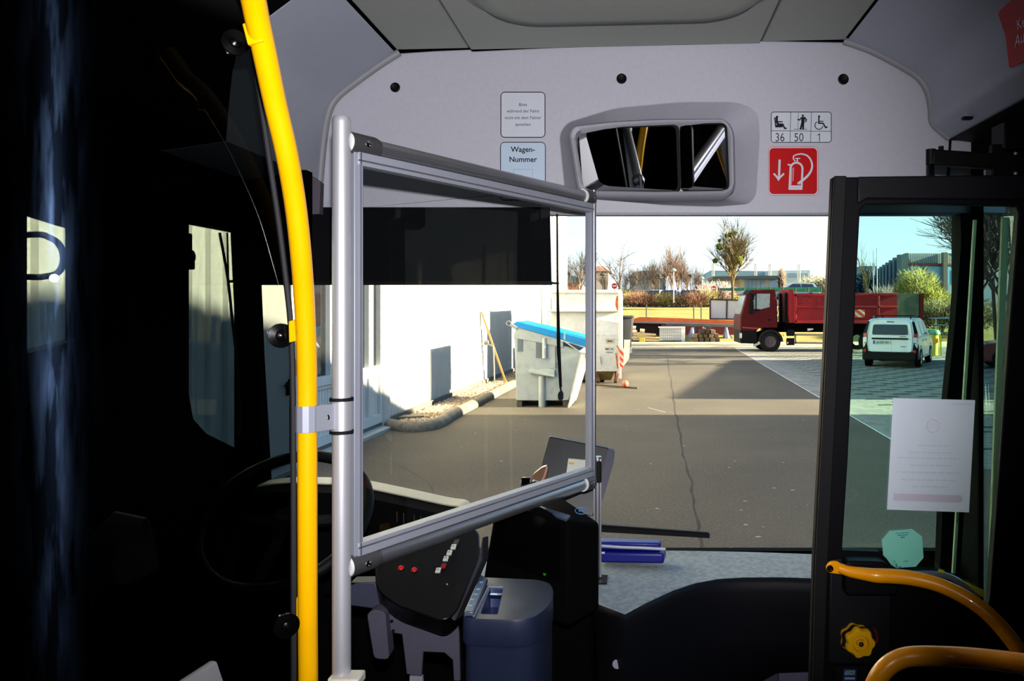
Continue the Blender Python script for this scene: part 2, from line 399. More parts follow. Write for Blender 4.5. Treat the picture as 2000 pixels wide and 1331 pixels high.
struct(mb.build('window_4', glass('door_side_glass', (0.74, 0.80, 0.82))))
# windscreen
def YW(x): return 2.87-0.17*(x/1.28)**2
mb = MB(); nx = 24; vs = []; fs = []
for i in range(nx+1):
    x = -1.30+2.48*i/nx
    vs += [(x, YW(x), 0.90), (x, YW(x)+0.005, 2.26)]
for i in range(nx): fs.append((2*i, 2*i+2, 2*i+3, 2*i+1))
mb.add(vs, fs); struct(mb.build('window_1', glass('windscreen_glass', (0.93, 0.96, 0.955), 0.0)))
# wall below the windscreen
mb = MB(); mb.bx((XL, 2.90, 0.30), (XR+0.04, 2.94, 0.96)); struct(mb.build('baseboard_front', M_deep))
# windscreen pillars
mb = MB(); mb.prism([P(462,700,2.585), P(450,456,2.585), P(448,330,2.585), P(598,332,2.585), P(598,418,2.585), P(596,556,2.585), P(497,556,2.585), P(503,700,2.585), P(520,1000,2.585), P(480,1000,2.585), P(477,870,2.585)], (0, 0.05, 0))
struct(mb.build('pillar_left', M_deep))
mb = MB(); mb.prism([P(574,420,2.66), P(574,322,2.66), P(626,356,2.66), P(624,418,2.66)], (0, 0.03, 0))
struct(mb.build('trim_6', mat('pillar_trim', (86,78,92), 0.6)))
mb = MB(); mb.prism([P(1876,417,2.69), P(1877,480,2.69), P(1866,620,2.69), P(1848,800,2.69), P(1836,1120,2.69), P(1876,1120,2.69), P(1894,800,2.69), P(1910,600,2.69), P(1920,417,2.69)], (0, 0.05, 0))
struct(mb.build('pillar_right', M_deep))
# pale bars coloured to stand in for reflections at the door opening
for i, (a, b, w) in enumerate((((1904,430), (1862,1120), 0.009), ((1963,425), (1937,1120), 0.022))):
    mb = MB(); mb.bar(P(*a, 2.62-0.1*i), P(*b, 2.62-0.1*i), w, 0.012, (0,1,0)); struct(mb.build('trim_%d' % (7+i), mat('pale_reflection', (150,156,120), 0.6)))
# vertical dark joint in the front panel beside the door arm
mb = MB(); mb.bar(P(1856,272,2.745), P(1852,346,2.745), 0.008, 0.006, (0,1,0)); struct(mb.build('trim_9', M_black))
# thin dark drip edge along the bottom of the front panel
mb = MB(); mb.bx((FX(622), 2.752, FZ(417)-0.006), (FX(1900), 2.79, FZ(417)+0.004)); struct(mb.build('trim_10', M_rim))

# ------------------------------------------------------------------ screw caps, stickers
for i, (px, py, r, l) in enumerate(((772,171,9.5,'round black screw cap on the front panel above the driver screen'),
                               (1214,154,10,'round black screw cap on the front panel above the mirror'),
                               (1647,155,10.5,'round black screw cap on the front panel above the capacity sticker'))):
    c = P(px, py, YF); rr = r/F*YF
    mb = MB(); mb.lathe([(rr, 0.002), (rr, 0.0045), (rr*0.82, 0.006), (rr*0.7, 0.0045), (0.0005, 0.004)], c+V(0,0.002,0), (0,-1,0), 24)
    tag(mb.build('screw_cap', M_black), l, 'screw cap', 'screw caps on the front panel')

def panel_sticker(name, label, px0, py0, px1, py1, rad, face, border, bw, skew=0.0, Y=YF):
    """root + base sheet with a printed border line"""
    o = P((px0+px1)/2, py1, Y); t = thing(name, label, 'sticker', o)
    k = Y/F; w = (px1-px0)*k; h = (py1-py0)*k; cx = o.x; cz = o.z+h/2
    def q(l, y): return [V(u+skew*(v-cz), y, v) for u, v in l]
    mb = MB(); mb.prism(q(rrect(cx, cz, w, h, rad*k), Y-0.001), (0, 0.0008, 0)); mb.build('sheet', face, t)
    if border:
        mb = MB(); a = rrect(cx, cz, w-2*bw*k*0.2, h-2*bw*k*0.2, rad*k); b = rrect(cx, cz, w-2*bw*k, h-2*bw*k, (rad-bw)*k)
        A = q(a, Y-0.0014); B = q(b, Y-0.0014); n = len(A)
        mb.add(A+B, [(i, (i+1) % n, n+(i+1) % n, n+i) for i in range(n)]); mb.build('border', border, t, smooth=False)
    return t
yp = YF-0.0018
def T(mb, body, px, py, hpx, bold=0.0, Y=YF, sx=1.0, align='CENTER', rot=0.0):
    k = Y/F; o = P(px, py, Y); o.y = Y-0.0018
    return font_mesh(mb, body, hpx*k*1.39, o, (math.cos(rot), 0, math.sin(rot)), (-math.sin(rot), 0, math.cos(rot)), align, bold*k, sx)
t = panel_sticker('notice_sticker', 'white notice sticker asking not to speak to the driver, above the wagon number', 977, 179, 1066, 270, 9, M_sticker, M_ink, 2.2)
mb = MB()
for s, py in (('Bitte', 207.5), ('während der Fahrt', 220), ('nicht mit dem Fahrer', 233), ('sprechen', 246)): T(mb, s, 1021.5, py, 6.0, 0.0)
mb.build('lettering', M_ink, t, smooth=False)
t = panel_sticker('number_sticker', 'pale blue sticker reading Wagen-Nummer, half hidden behind the screen rail', 976.5, 277, 1066.5, 392, 9, mat('sticker_blue', (190,208,230), 0.35, var=0.02), M_ink, 2.0)
mb = MB(); T(mb, 'Wagen-', 1021.5, 297, 10.6, 0.25); T(mb, 'Nummer', 1021.5, 316.5, 10.6, 0.25); mb.build('lettering', M_ink, t, smooth=False)
mb = MB()
for a, b in (((1003,331), (1040,331)), ((1040,331), (1040,352)), ((1003,331), (1003,352)), ((1003,352), (1040,352))): mb.bar(P(*a, yp), P(*b, yp), 0.0012, 0.0004, (0,1,0))
mb.build('number_box', M_rim, t)
t = panel_sticker('capacity_sticker', 'white sticker with seat, standing and wheelchair pictograms over 36, 50 and 1', 1505, 218, 1624.5, 279.5, 6, M_sticker, M_ink, 1.8)
mb = MB()
for a, b in (((1544.5,218), (1543,279)), ((1585,218), (1583,279)), ((1505,255.5), (1624,256.5))): mb.bar(P(*a, yp), P(*b, yp), 0.0016, 0.0004, (0,1,0))
mb.build('grid_lines', M_ink, t)
mb = MB()
for s_, px in (('36', 1523), ('50', 1560)):
    mb = MB(); T(mb, s_, px, 276.5, 17, -0.1, sx=0.82); mb.build('number', M_ink, t, smooth=False)
mb = MB()
for a, b in (((1601,261),(1600.5,276.5)), ((1601,261),(1596.5,265))): mb.bar(P(*a, yp), P(*b, yp), 0.0024, 0.0004, (0,1,0))
mb.build('number', M_ink, t, smooth=False)
def pic(mb, segs, discs=(), polys=(), ox=0.0, oy=0.0, sc_=1.0, Y=yp):
    kk = 0
    for pts, w in segs:
        for a, b in zip(pts[:-1], pts[1:]):
            kk += 1; lift = V(0, -0.00003*(kk % 12), 0)
            A = P(ox+a[0]*sc_, oy+a[1]*sc_, Y)+lift; B = P(ox+b[0]*sc_, oy+b[1]*sc_, Y)+lift; d = (B-A).normalized()*w*0.3*sc_*YF/F
            mb.bar(A-d, B+d, w*sc_*YF/F, 0.0004, (0,1,0))
    for (x, y, r) in discs: mb.cyl(P(ox+x*sc_, oy+y*sc_, Y)-V(0,0.0003,0), P(ox+x*sc_, oy+y*sc_, Y)+V(0,0.0001,0), r*sc_*YF/F, n=16)
    for pl in polys: mb.prism([P(ox+x*sc_, oy+y*sc_, Y) for x, y in pl], (0, 0.0003, 0))
mb = MB(); k = 200/1331.0
z = lambda l: [(a*k, b*k) for a, b in l]
pic(mb, [(z([(245,265),(250,325),(262,350)]), 4.2), (z([(255,320),(318,318)]), 2.2), (z([(262,350),(325,352),(350,405),(370,405)]), 3.0)], [(252*k, 255*k, 15*k)],
    [z([(212,262),(228,262),(240,360),(330,362),(322,392),(228,392)])], 1480, 190)
mb.build('seat_pictogram', M_ink, t, smooth=False)
mb = MB()
pic(mb, [(z([(528,205),(522,418)]), 0.7), (z([(468,416),(640,418)]), 0.9), (z([(570,265),(540,298),(520,286)]), 2.3), (z([(606,262),(630,290),(624,318)]), 2.6), (z([(578,330),(556,415)]), 3.6), (z([(590,330),(590,415)]), 3.6)],
    [(586*k, 240*k, 14*k)], [z([(566,256),(612,256),(606,345),(566,345)])], 1480, 190)
mb.build('standing_pictogram', M_ink, t, smooth=False)
mb = MB(); arc = [(795+53*math.cos(math.radians(a)), 365+53*math.sin(math.radians(a))) for a in range(-120, -370, -14)][::-1]
arc = [(795+52*math.cos(math.radians(a)), 366+52*math.sin(math.radians(a))) for a in range(10, 245, 12)]
pic(mb, [(z([(795,262),(792,338),(850,340),(882,396),(902,386)]), 2.6), (z([(795,314),(848,314)]), 1.8), (z(arc), 1.6)], [(797*k, 250*k, 14*k)], [], 1480, 190)
mb.build('wheelchair_pictogram', M_ink, t, smooth=False)
t = panel_sticker('extinguisher_sticker', 'red square sticker with a white fire extinguisher and down arrow', 1500, 286.5, 1598.5, 382.5, 9, M_sticker, M_red, 1.1, skew=0.0)
mb = MB(); k2 = YF/F; c = P(1549.2, 334.5, YF)
mb.prism([V(u, YF-0.0013, v) for u, v in rrect(c.x, c.z, 93*k2, 90*k2, 8*k2)], (0, 0.0004, 0)); mb.build('red_field', M_red, t)
mb = MB()
hose = [V(*q, 0) for q in [(490,835),(462,800),(475,760),(560,738),(640,760),(690,820),(706,900),(680,980),(620,1050),(520,1128)]]
hs = smooth(hose, 5); wid = [14+20*(i/len(hs))**1.4 for i in range(len(hs))]
L_, R_q = [], []
for i, p in enumerate(hs):
    d = (hs[min(i+1, len(hs)-1)]-hs[max(i-1, 0)]).normalized(); s_ = V(-d.y, d.x, 0)*wid[i]*0.5
    for lst, q in ((L_, p+s_), (R_q, p-s_)): lst.append(P(1480+q.x*k, 190+q.y*k, yp)-V(0,0.0006,0))
mb.add(L_+R_q, [(i, i+1, len(hs)+i+1, len(hs)+i) for i in range(len(hs)-1)])
body = [(412,1192),(425,935)]+[(503-78*math.cos(math.radians(a)), 930-78*math.sin(math.radians(a))) for a in range(10, 171, 16)]+[(581,935),(568,1192)]
pic(mb, [(z(body+[body[0]]), 3.8), (z([(418,1162),(566,1162)]), 4.5), (z([(448,920),(436,1138)]), 0.9), (z([(468,918),(458,1092)]), 0.9), (z([(395,876),(428,886)]), 3.0),
         (z([(485,796),(548,796)]), 1.8), (z([(515,796),(512,850)]), 2.6), (z([(284,820),(276,1050)]), 4.2)], (), [z([(205,990),(268,1048),(268,1092)]), z([(342,990),(268,1048),(268,1092)])], 1480, 190)
pic(mb, [(z([(212,998),(270,1062),(336,998)]), 3.6)], (), (), 1480, 190)
mb.build('pictogram', M_sticker, t, smooth=False)
# red sign at the ceiling edge above the door (on the coving)
def onCov(px, py):
    # the flat stretch of the right coving between two profile points
    a = V(FX(1792), 0, FZ(152)); b = V(FX(1816), 0, FZ(240)); d = (b-a).normalized(); n = V(-d.z, 0, d.x)
    if n.x > 0: n = -n
    r = V((px-CX)/F, 1, -(py-CY)/F); o = V(0, 0, EYE); s = (a-o).dot(n)/r.dot(n); return o+r*s, n
n = onCov(1990, 60)[1]
pl = roundpoly([V(2035,-45,0), V(1959,21,0), V(1975,68,0), V(1982,133,0), V(2090,70,0), V(2085,-10,0)], 9, 4)
pts = [onCov(p.x, p.y)[0] for p in pl]; cen = sum(pts, Vector())/len(pts)
t = thing('exit_sign', 'red sign with white lettering on the coving above the door', 'sign', cen)
mb = MB(); mb.prism([p+n*0.016 for p in pts], -n*0.003); mb.build('sheet', M_red, t)
mb = MB()
for body, a, b, up in (('Kein', (1999,55), (2023,44), (1997,39)), ('Aus', (1993,90), (2023,71), (1994,71))):
    A = onCov(*a)[0]+n*0.017; B = onCov(*b)[0]+n*0.017; U = onCov(*up)[0]+n*0.017
    font_mesh(mb, body, (U-A).length*1.75, A, B-A, U-A, 'LEFT')
mb.build('lettering', M_sticker, t, smooth=False)
# dark slot on the coving
c, _ = onCov(1889, 231)
a = V(FX(1816), 0, FZ(240)); b = V(FX(1852), 0, FZ(273))
c = P(1889, 231, 2.50); mb = MB(); mb.box(c, (0.03, 0.02, 0.008)); tag(mb.build('coving_slot', M_black), 'small dark slot in the right coving near its lower edge', 'slot')

# ------------------------------------------------------------------ rear-view mirror in the front panel
t = thing('rearview_mirror', 'inside rear-view mirror of two panes sunk into the panel above the windscreen', 'mirror', P(1280, 410, YF))
hp = [V(p.x, p.y, 0) for p in hole_px]; N = len(hp)
rim = roundpoly([V(1110,262,0), V(1118,246,0), V(1195,238,0), V(1290,233,0), V(1410,233,0), V(1425,242,0), V(1434,262,0), V(1436,362,0), V(1430,378,0), V(1416,384,0), V(1290,386,0), V(1150,384,0), V(1128,376,0)], 16, 4)
inn = roundpoly([V(1123,268,0), V(1130,257,0), V(1200,248,0), V(1290,243,0), V(1408,241,0), V(1416,248,0), V(1424,264,0), V(1426,360,0), V(1422,370,0), V(1410,374,0), V(1290,376,0), V(1155,374,0), V(1138,366,0)], 14, 4)
def lp2(l, Y, f=1.0, c=V(1272,305,0)): return [P((c+(p-c)*f).x, (c+(p-c)*f).y, YF)+V(0, Y-YF, 0) for p in l]
mix = [a*0.5+b*0.5 for a, b in zip(hp, rim)]
mb = MB(); mb.loft([lp2(hp, 2.752), lp2(mix, 2.808), lp2(rim, 2.862), lp2(rim, 2.744), lp2([a*0.5+b*0.5 for a, b in zip(rim, inn)], 2.724), lp2(inn, 2.733), lp2(inn, 2.87), lp2(inn, 2.88, 0.98)], caps=False)
mb.f.append(tuple(range(len(mb.v)-N, len(mb.v)))); mb.m.append(0)
mb.build('housing', M_fascia, t, angle=50)
M_mirror = mat('mirror_silver', (222,224,226), 0.02, 1.0, var=0.0)
def pane(poly, n, name):
    c = sum((P(x, y, 2.775) for x, y in poly), Vector())/len(poly); n = Vector(n).normalized()
    pts = []
    for p in roundpoly([V(x, y, 0) for x, y in poly], 13, 4):
        r = V((p.x-CX)/F, 1, -(p.y-CY)/F); s = (c-V(0,0,EYE)).dot(n)/r.dot(n); pts.append(V(0,0,EYE)+r*s)
    mb = MB(); mb.prism([q+n*0.006 for q in pts], -n*0.006); f = mb.build(name, M_mirror, t)
    mb = MB(); mb.prism([q-n*0.001 for q in [c+(p-c)*1.045 for p in pts]], -n*0.012); mb.build('mirror_back', M_black, f)
pane([(1131,254),(1321,246),(1325,372),(1140,372)], (-0.250, -0.938, -0.238), 'mirror_glass')
pane([(1329,245),(1416,243),(1421,370),(1331,372)], (-0.412, -0.883, -0.225), 'mirror_glass')

# ------------------------------------------------------------------ roller blind and its rod
t = thing('sun_blind', 'black roller blind pulled down over the driver side of the windscreen', 'blind', P(840, 557, 2.70))
mb = MB(); mb.prism([P(500,405,2.70), P(1074,405,2.70), P(1077,553,2.70), P(500,553,2.70)], (0, 0.003, 0)); mb.build('blind_cloth', mat('blind_cloth', (8,9,13), 0.8, var=0.3, scale=40, spec=0.1), t)
mb = MB(); mb.bx(tuple(P(500,557,2.696)), tuple(P(1078,550,2.708))); mb.build('bottom_bar', M_black, t)
mb = MB(); mb.bar(P(1076,553,2.70), P(1092,554,2.70), 0.008, 0.008); mb.build('bar_end_clip', M_black, t)
mb = MB(); mb.tube([P(1088,418,2.705), P(1089,560,2.70), P(1091,680,2.695), P(1095,757,2.69)], [0.0035,0.004,0.007,0.005], 8); rod = mb.build('pull_rod', M_black, t)
mb = MB(); mb.prism(roundpoly([P(1089,770,2.68), P(1095,762,2.68), P(1100,768,2.68), P(1100,780,2.68), P(1097,783,2.68), P(1090,782,2.68)], 0.006, 3), (0, 0.012, 0)); mb.bar(P(1094,756,2.688), P(1097,768,2.688), 0.006, 0.006); mb.build('pull_handle', M_black, rod)
# cords of the side window blind
mb = MB(); mb.tube(smooth([P(429,455,2.425), P(445,545,2.43), P(455,640,2.44), P(464,720,2.45), P(468,850,2.46)], 4), 0.0042, 6); mb.tube([P(444,455,2.43), P(446,550,2.43)], 0.0028, 6); mb.box(P(452,550,2.44), (0.018, 0.01, 0.008))
tag(mb.build('blind_cord', M_black), 'thin black blind cord crossing the driver side window', 'cord')
# small black device on the rear post of that window
mb = MB(); mb.sphere(P(370,502,2.2), (0.017, 0.014, 0.023), 14, 8); mb.box(P(368,518,2.2), (0.030, 0.02, 0.026)); mb.box(P(366,490,2.21), (0.02, 0.02, 0.10))
tag(mb.build('window_post_device', M_deep, bevel=0.004), 'small black device at the rear edge of the driver side window', 'device')
# outside mirror bracket seen through the rear side window
mb = MB(); mb.tube(smooth([V(-1.40,1.50,1.99), P(55,459,1.84), P(98,465,1.84), P(119,483,1.84), P(124,510,1.84), P(114,532,1.84), P(90,540,1.84), P(50,541,1.84), V(-1.40,1.50,1.95)], 5), 0.0075, 8)
tag(mb.build('mirror_bracket', M_navy), 'bent dark blue tube bracket outside the rear side window', 'bracket')

# ------------------------------------------------------------------ dark glass partition behind the driver
PG0 = V(-0.722, 1.645, 0); PGD = V(-1, -0.763, 0).normalized(); PGN = V(0.763, -1, 0).normalized()
if PGN.dot(-PG0) < 0: PGN = -PGN
def onG(px, py):
    r = V((px-CX)/F, 1, -(py-CY)/F); o = V(0,0,EYE); s = (PG0-o).dot(PGN)/r.dot(PGN); return o+r*s
t = thing('glass_partition', 'tall dark tinted glass partition beside the yellow pole, behind the driver', 'partition', V(-1.0, 1.43, 0.34))
edge = [(445,-60),(470,10),(488,60),(505,170),(527,320),(545,440),(560,560),(568,640),(572,760),(573,1000),(574,1331)]
E = [onG(*p) for p in edge]
bot = E[-1].copy(); bot.z = 0.36; topl = PG0+PGD*0.70; 
mbp = [E[0]]+E[1:]+[bot, V(topl.x, topl.y, 0.36), V(topl.x, topl.y, E[0].z)]
mb = MB(); mb.f.append(tuple(range(len(mbp)))); mb.m.append(0); mb.v += mbp
mb.build('glass_pane', glass('partition_glass', (0.17, 0.185, 0.18), 0.8, 0.0, streak=0.0018), t, smooth=False)
mb = MB(); mb.tube(smooth(E[:-1]+[bot], 3), 0.006, 6); mb.build('edge_seal', mat('seal_grey', (34,34,38), 0.6, spec=0.2), t)
for px, py in ((459,84), (548,656), (559,1222)):
    c = onG(px, py); r = 0.02
    mb = MB(); mb.lathe([(0.026, 0), (0.026, 0.006), (0.012, 0.008), (0.011, 0.014), (0.004, 0.017), (0.0004, 0.0172)], c, PGN, 20); b = mb.build('glass_clamp', M_gloss, t)

# ------------------------------------------------------------------ yellow pole
pp = [(470,-120,1.22),(482,-50,1.26),(495,0,1.30),(503,40,1.33),(516,100,1.37),(537,200,1.43),(560,300,1.48),(577,400,1.53),(588,500,1.57),(595,600,1.61),(599,700,1.635),(600,800,1.65),(600.5,1000,1.66),(601,1200,1.67),(602,1331,1.68)]
t = thing('grab_pole', 'yellow bent grab pole from ceiling to floor beside the dark glass', 'pole', V(-0.715, 1.68, 0.34))
ptsp = [P(*p) for p in pp]; ptsp = [ptsp[0]+(ptsp[0]-ptsp[1])*0.8]+ptsp+[V(ptsp[-1].x, 1.69, 0.35)]
mb = MB(); mb.tube(smooth(ptsp, 6), 0.0205, 20); mb.build('pole_tube', M_yellow, t, angle=60)
for (px, py), w, h, sk in (((487,66), 0.030, 0.052, 0.22), ((573,648), 0.022, 0.048, 0.0), ((580,1193), 0.020, 0.046, 0.0)):
    Y = 1.335 if py < 100 else (1.615 if py < 700 else 1.665)
    a = P(px-8, py-22, Y); 
    pts = [P(px-10-sk*22, py-20, Y), P(px+16, py-28-sk*14, Y), P(px+20+sk*30, py+14, Y), P(px-9+sk*24, py+22, Y)]
    mb = MB(); mb.prism(pts, (0.0, 0.016, 0)); mb.build('clamp_tab', M_yellow, t, bevel=0.002)

# ------------------------------------------------------------------ aluminium protective screen
A0 = V((667-CX)/F*1.70, 1.70, 0); B0 = V((1158-CX)/F*2.52, 2.52, 0)
t = thing('protective_screen', 'aluminium framed clear protective screen beside the driver seat', 'screen', V(A0.x, A0.y, 0.34))
mb = MB(); mb.lathe([(0.0004, 2.297), (0.017, 2.297), (0.0195, 2.292), (0.0200, 2.285), (0.0200, 0.345)], (A0.x, A0.y, 0), (0,0,1), 28); mb.build('post', M_alup, t, angle=60)
D = (B0-A0).normalized(); up = V(0,0,1)
zt0, zt1 = 2.245, 2.236; zb0, zb1 = 1.297, 1.31
def along(s, z0, z1):
    p = A0+(B0-A0)*s; p.z = z0+(z1-z0)*s; return p
for z0, z1, nm in ((zt0, zt1, 'rail'), (zb0, zb1, 'rail')):
    mb = MB(); mb.tube([along(0.085, z0, z1), along(0.955, z0, z1)], 0.0195, 22); rl = mb.build(nm, M_alu, t, angle=60)
    for sa, sb, f in ((0.018, 0.10, 1), (0.945, 0.992, -1)):
        a = along(sa, z0, z1); b = along(sb, z0, z1)
        mb = MB(); mb.lathe([(0.0004, 0), (0.0245, 0), (0.0245, (b-a).length*0.85), (0.0210, (b-a).length)], a, b-a, 22); cn = mb.build('rail_connector', M_alud, rl, angle=60)
        e = a if f == 1 else b; d = -D if f == 1 else D
        mb = MB(); mb.lathe([(0.0004, 0.004), (0.0235, 0.004), (0.0235, -0.002)], a+(-D*0.0 if f == 1 else V(0,0,0)) - (D*0.003), -D, 22); mb.build('end_cap', M_white, rl, angle=60)
        s = a*0.55+b*0.45; nrm = V(D.y, -D.x, 0)
        mb = MB(); mb.lathe([(0.0075, 0.0), (0.0075, 0.004), (0.005, 0.005), (0.0035, 0.002), (0.0004, 0.002)], s+nrm*0.0225, nrm, 14); mb.build('set_screw', M_chrome, rl)
# flat profile frame around the pane: an outer and an inner lip on each side
offs = 0.034
f0, f1 = 0.035, 0.985
qa = (f0, zt0-offs, zt1-offs); 
def fp(s, z0, z1): return along(s, z0, z1)
for nm, (a, b) in (('frame_profile', (fp(f0, zt0-offs, zt1-offs), fp(f1, zt0-offs, zt1-offs))), ('frame_profile', (fp(f0, zb0+offs, zb1+offs), fp(f1, zb0+offs, zb1+offs))),
                   ('frame_profile', (fp(0.038, zb0+0.02, 0), fp(0.038, zt0-0.02, 0))), ('frame_profile', (fp(0.985, 0, zb1+0.01), fp(0.985, 0, zt1-0.01)))):
    if abs((b-a).normalized().z) > 0.9: a = V(b.x, b.y, (zb0 if b.y < 2 else zb1)-0.01); b = V(b.x, b.y, (zt0 if b.y < 2 else zt1)-0.012)
    nrm = V(D.y, -D.x, 0)
    vert = abs((b-a).normalized().z) > 0.9
    mb = MB(); mb.bar(a, b, 0.024 if vert else 0.030, 0.024 if vert else 0.030, up if not vert else nrm)
    pr = mb.build(nm, M_aluf, t, bevel=0.0015)
    side = D if vert else up
    sg = 1 if (a-fp(0.5, 1.77, 1.77)).dot(side) < 0 else -1
    mb = MB(); mb.bar(a+side*sg*0.004+nrm*0.013, b+side*sg*0.004+nrm*0.013, 0.004, 0.004, up if not vert else nrm); mb.build('profile_groove', mat('groove_grey_dark', (126,128,142), 0.5, 0.4), pr)
mb = MB(); c = [fp(0.05, zb0+0.045, zb1+0.045), fp(0.975, zb0+0.045, zb1+0.045), fp(0.975, zt0-0.045, zt1-0.045), fp(0.05, zt0-0.045, zt1-0.045)]
mb.v += c; mb.f.append((0,1,2,3)); mb.m.append(0); mb.build('clear_pane', glass('screen_glass', (0.95, 0.965, 0.96), 1.0), t, smooth=False)
# far mullion and the post behind it
mb = MB(); mb.tube([V(B0.x+0.004, B0.y-0.012, 1.29), V(B0.x+0.004, B0.y-0.012, 2.262)], 0.0075, 12); mb.build('edge_tube', M_alu, t)
rp = P(1167, 900, 2.56)
mb = MB()
zt = P(1167, 892, 2.56).z
mb.cyl((rp.x, 2.56, 0.985), (rp.x, 2.56, zt), 0.0135, n=16)
for dx in (-0.010, 0.002, 0.011): mb.bx((rp.x+dx-0.0022, 2.543, 0.985), (rp.x+dx+0.0022, 2.55, zt-0.006))
pf = mb.build('rear_post', M_alu, t)
mb = MB(); mb.bx((rp.x-0.013, 2.53, 1.30), (rp.x+0.014, 2.552, 1.37)); mb.build('post_clamp', M_black, pf, bevel=0.003)
# clamp that holds the post to the yellow pole
cl = V(A0.x, A0.y, P(0, 813, 1.69).z); Yp = P(600.3, 813, 1.652)
zc0 = cl.z
mb = MB(); mb.cyl((A0.x, A0.y, zc0-0.034), (A0.x, A0.y, zc0+0.034), 0.0225, n=28); k1 = mb.build('pole_clamp', M_alup, t, angle=60)
mb = MB(); mb.cyl((Yp.x, Yp.y, zc0-0.028), (Yp.x, Yp.y, zc0+0.028), 0.0245, n=12); mb.build('clamp_ring', M_aluf, k1, angle=15)
mid = (V(Yp.x, Yp.y, zc0)+V(A0.x, A0.y, zc0))/2
mb = MB(); mb.bar(V(Yp.x+0.012, Yp.y-0.012, zc0), V(A0.x-0.005, A0.y-0.006, zc0), 0.012, 0.056); mb.build('clamp_plate', M_aluf, k1, bevel=0.001)
mb = MB(); mb.lathe([(0.0085, 0), (0.0085, 0.004), (0.006, 0.0065), (0.004, 0.0035), (0.0004, 0.0035)], P(638, 815, 1.672), (0,-1,0), 14); mb.build('clamp_screw', M_chrome, k1)
for dz in (-0.036, 0.036):
    mb = MB(); mb.lathe([(0.0205, -0.0035), (0.0255, -0.0035), (0.0255, 0.0035), (0.0205, 0.0035)], (A0.x, A0.y, zc0+dz), (0,0,1), 28); mb.build('rubber_ring', M_rubber, k1)
mb = MB(); b = P(676, 1328, 1.69); mb.box(b+V(0.004,0,0), (0.062, 0.05, 0.022)); mb.box(b+V(-0.024,0,0.004), (0.02, 0.04, 0.014)); fb = mb.build('foot_clamp', mat('clamp_cream', (216,212,196), 0.5), t, bevel=0.004)
# ================================================================== dashboard and driver's place
ZD = 0.976
dg_front = [(1165,1177),(1220,1201),(1262,1176),(1310,1154),(1355,1140),(1400,1132),(1450,1129),(1520,1128.5),(1600,1131),(1700,1133)]
t = thing('dashboard', 'dark dashboard with a mottled blue-grey top running under the windscreen', 'dashboard', V(0.35, 2.6, 0.34))
near = [G(px, py, ZD) for px, py in dg_front]
near = [V(-0.62, 2.62, ZD), V(-0.40, 2.48, ZD)]+near
far = [V(x, YW(x)-0.012, ZD) for x in (0.78, 0.6, 0.45, 0.3, 0.15, 0.0, -0.2, -0.4, -0.62)]
top = [p.copy() for p in near]+[V(0.80, 2.66, ZD)]+far
mb = MB(); mb.prism(top, (0, 0, -0.018)); mb.build('worktop', M_dash, t, bevel=0.004)
fr = near[2:]
mb = MB(); n = len(fr); vs = []; fs = []
# the front drops, curving inwards a little; its lower edge is an arch on the right
ctr = V(0.35, 2.9, 0)
low = []
for i, p in enumerate(fr):
    s = max(0.0, (p.x-0.02)/0.62); zl = 0.34 if p.x < 0.20 else min(0.665, 0.44+0.225*min(1.0, (p.x-0.20)/0.30)**0.6)
    low.append(zl)
for i, p in enumerate(fr):
    for dz, dy in ((0.0, 0.0), (-0.012, -0.010), (-0.035, -0.013), (-0.10, -0.006), (-0.2, 0.01)): vs.append(p+V(0, dy, dz-0.004))
    vs.append(V(p.x, p.y+0.03, low[i]))
m = 6
for i in range(n-1):
    for k in range(m-1): fs.append((i*m+k, (i+1)*m+k, (i+1)*m+k+1, i*m+k+1))
mb.add(vs, fs)
o = mb.build('front_panel', M_navy, t, angle=60); sdf = o.modifiers.new('thick', 'SOLIDIFY'); sdf.thickness = 0.012; sdf.offset = -1
mb = MB(); mb.bx((-1.2, 2.60, 0.345), (-0.40, 2.85, 0.95)); mb.prism([V(-0.40, 2.50, 0.345), V(-0.14, 2.36, 0.345), V(0.0, 2.60, 0.345), V(-0.40, 2.75, 0.345)], (0, 0, 0.61)); mb.build('console_body', M_deep, t)
# grey kick panels in the low arch
for i, (x0, x1, c) in enumerate(((1360,1448,(74,70,92)), (1448,1519,(60,56,76)), (1519,1600,(92,88,110)))):
    mb = MB(); mb.bx((P(x0,0,2.72).x, 2.70, 0.345), (P(x1,0,2.72).x-0.004, 2.73, 0.75)); mb.build('kick_panel', mat('kick_%d' % i, c, 0.8), t)
mb = MB(); c = P(1205,1298,2.295); mb.lathe([(0.0004, 0.003), (0.013, 0.003), (0.014, 0)], P(1205,1298,2.268), (-0.12,-1,0), 20); mb.build('cover_plug', mat('plug_grey', (150,148,164), 0.5), t)
# small dark red-lit box low on the right
mb = MB(); mb.box(P(1390,1330,2.60), (0.13, 0.05, 0.05)); mb.build('switch_box', M_black, t, bevel=0.01)
mb = MB(); mb.box(P(1372,1322,2.57), (0.03, 0.01, 0.006)); mb.build('switch_mark', mat('mark_orange', (220,130,20), 0.5), t)

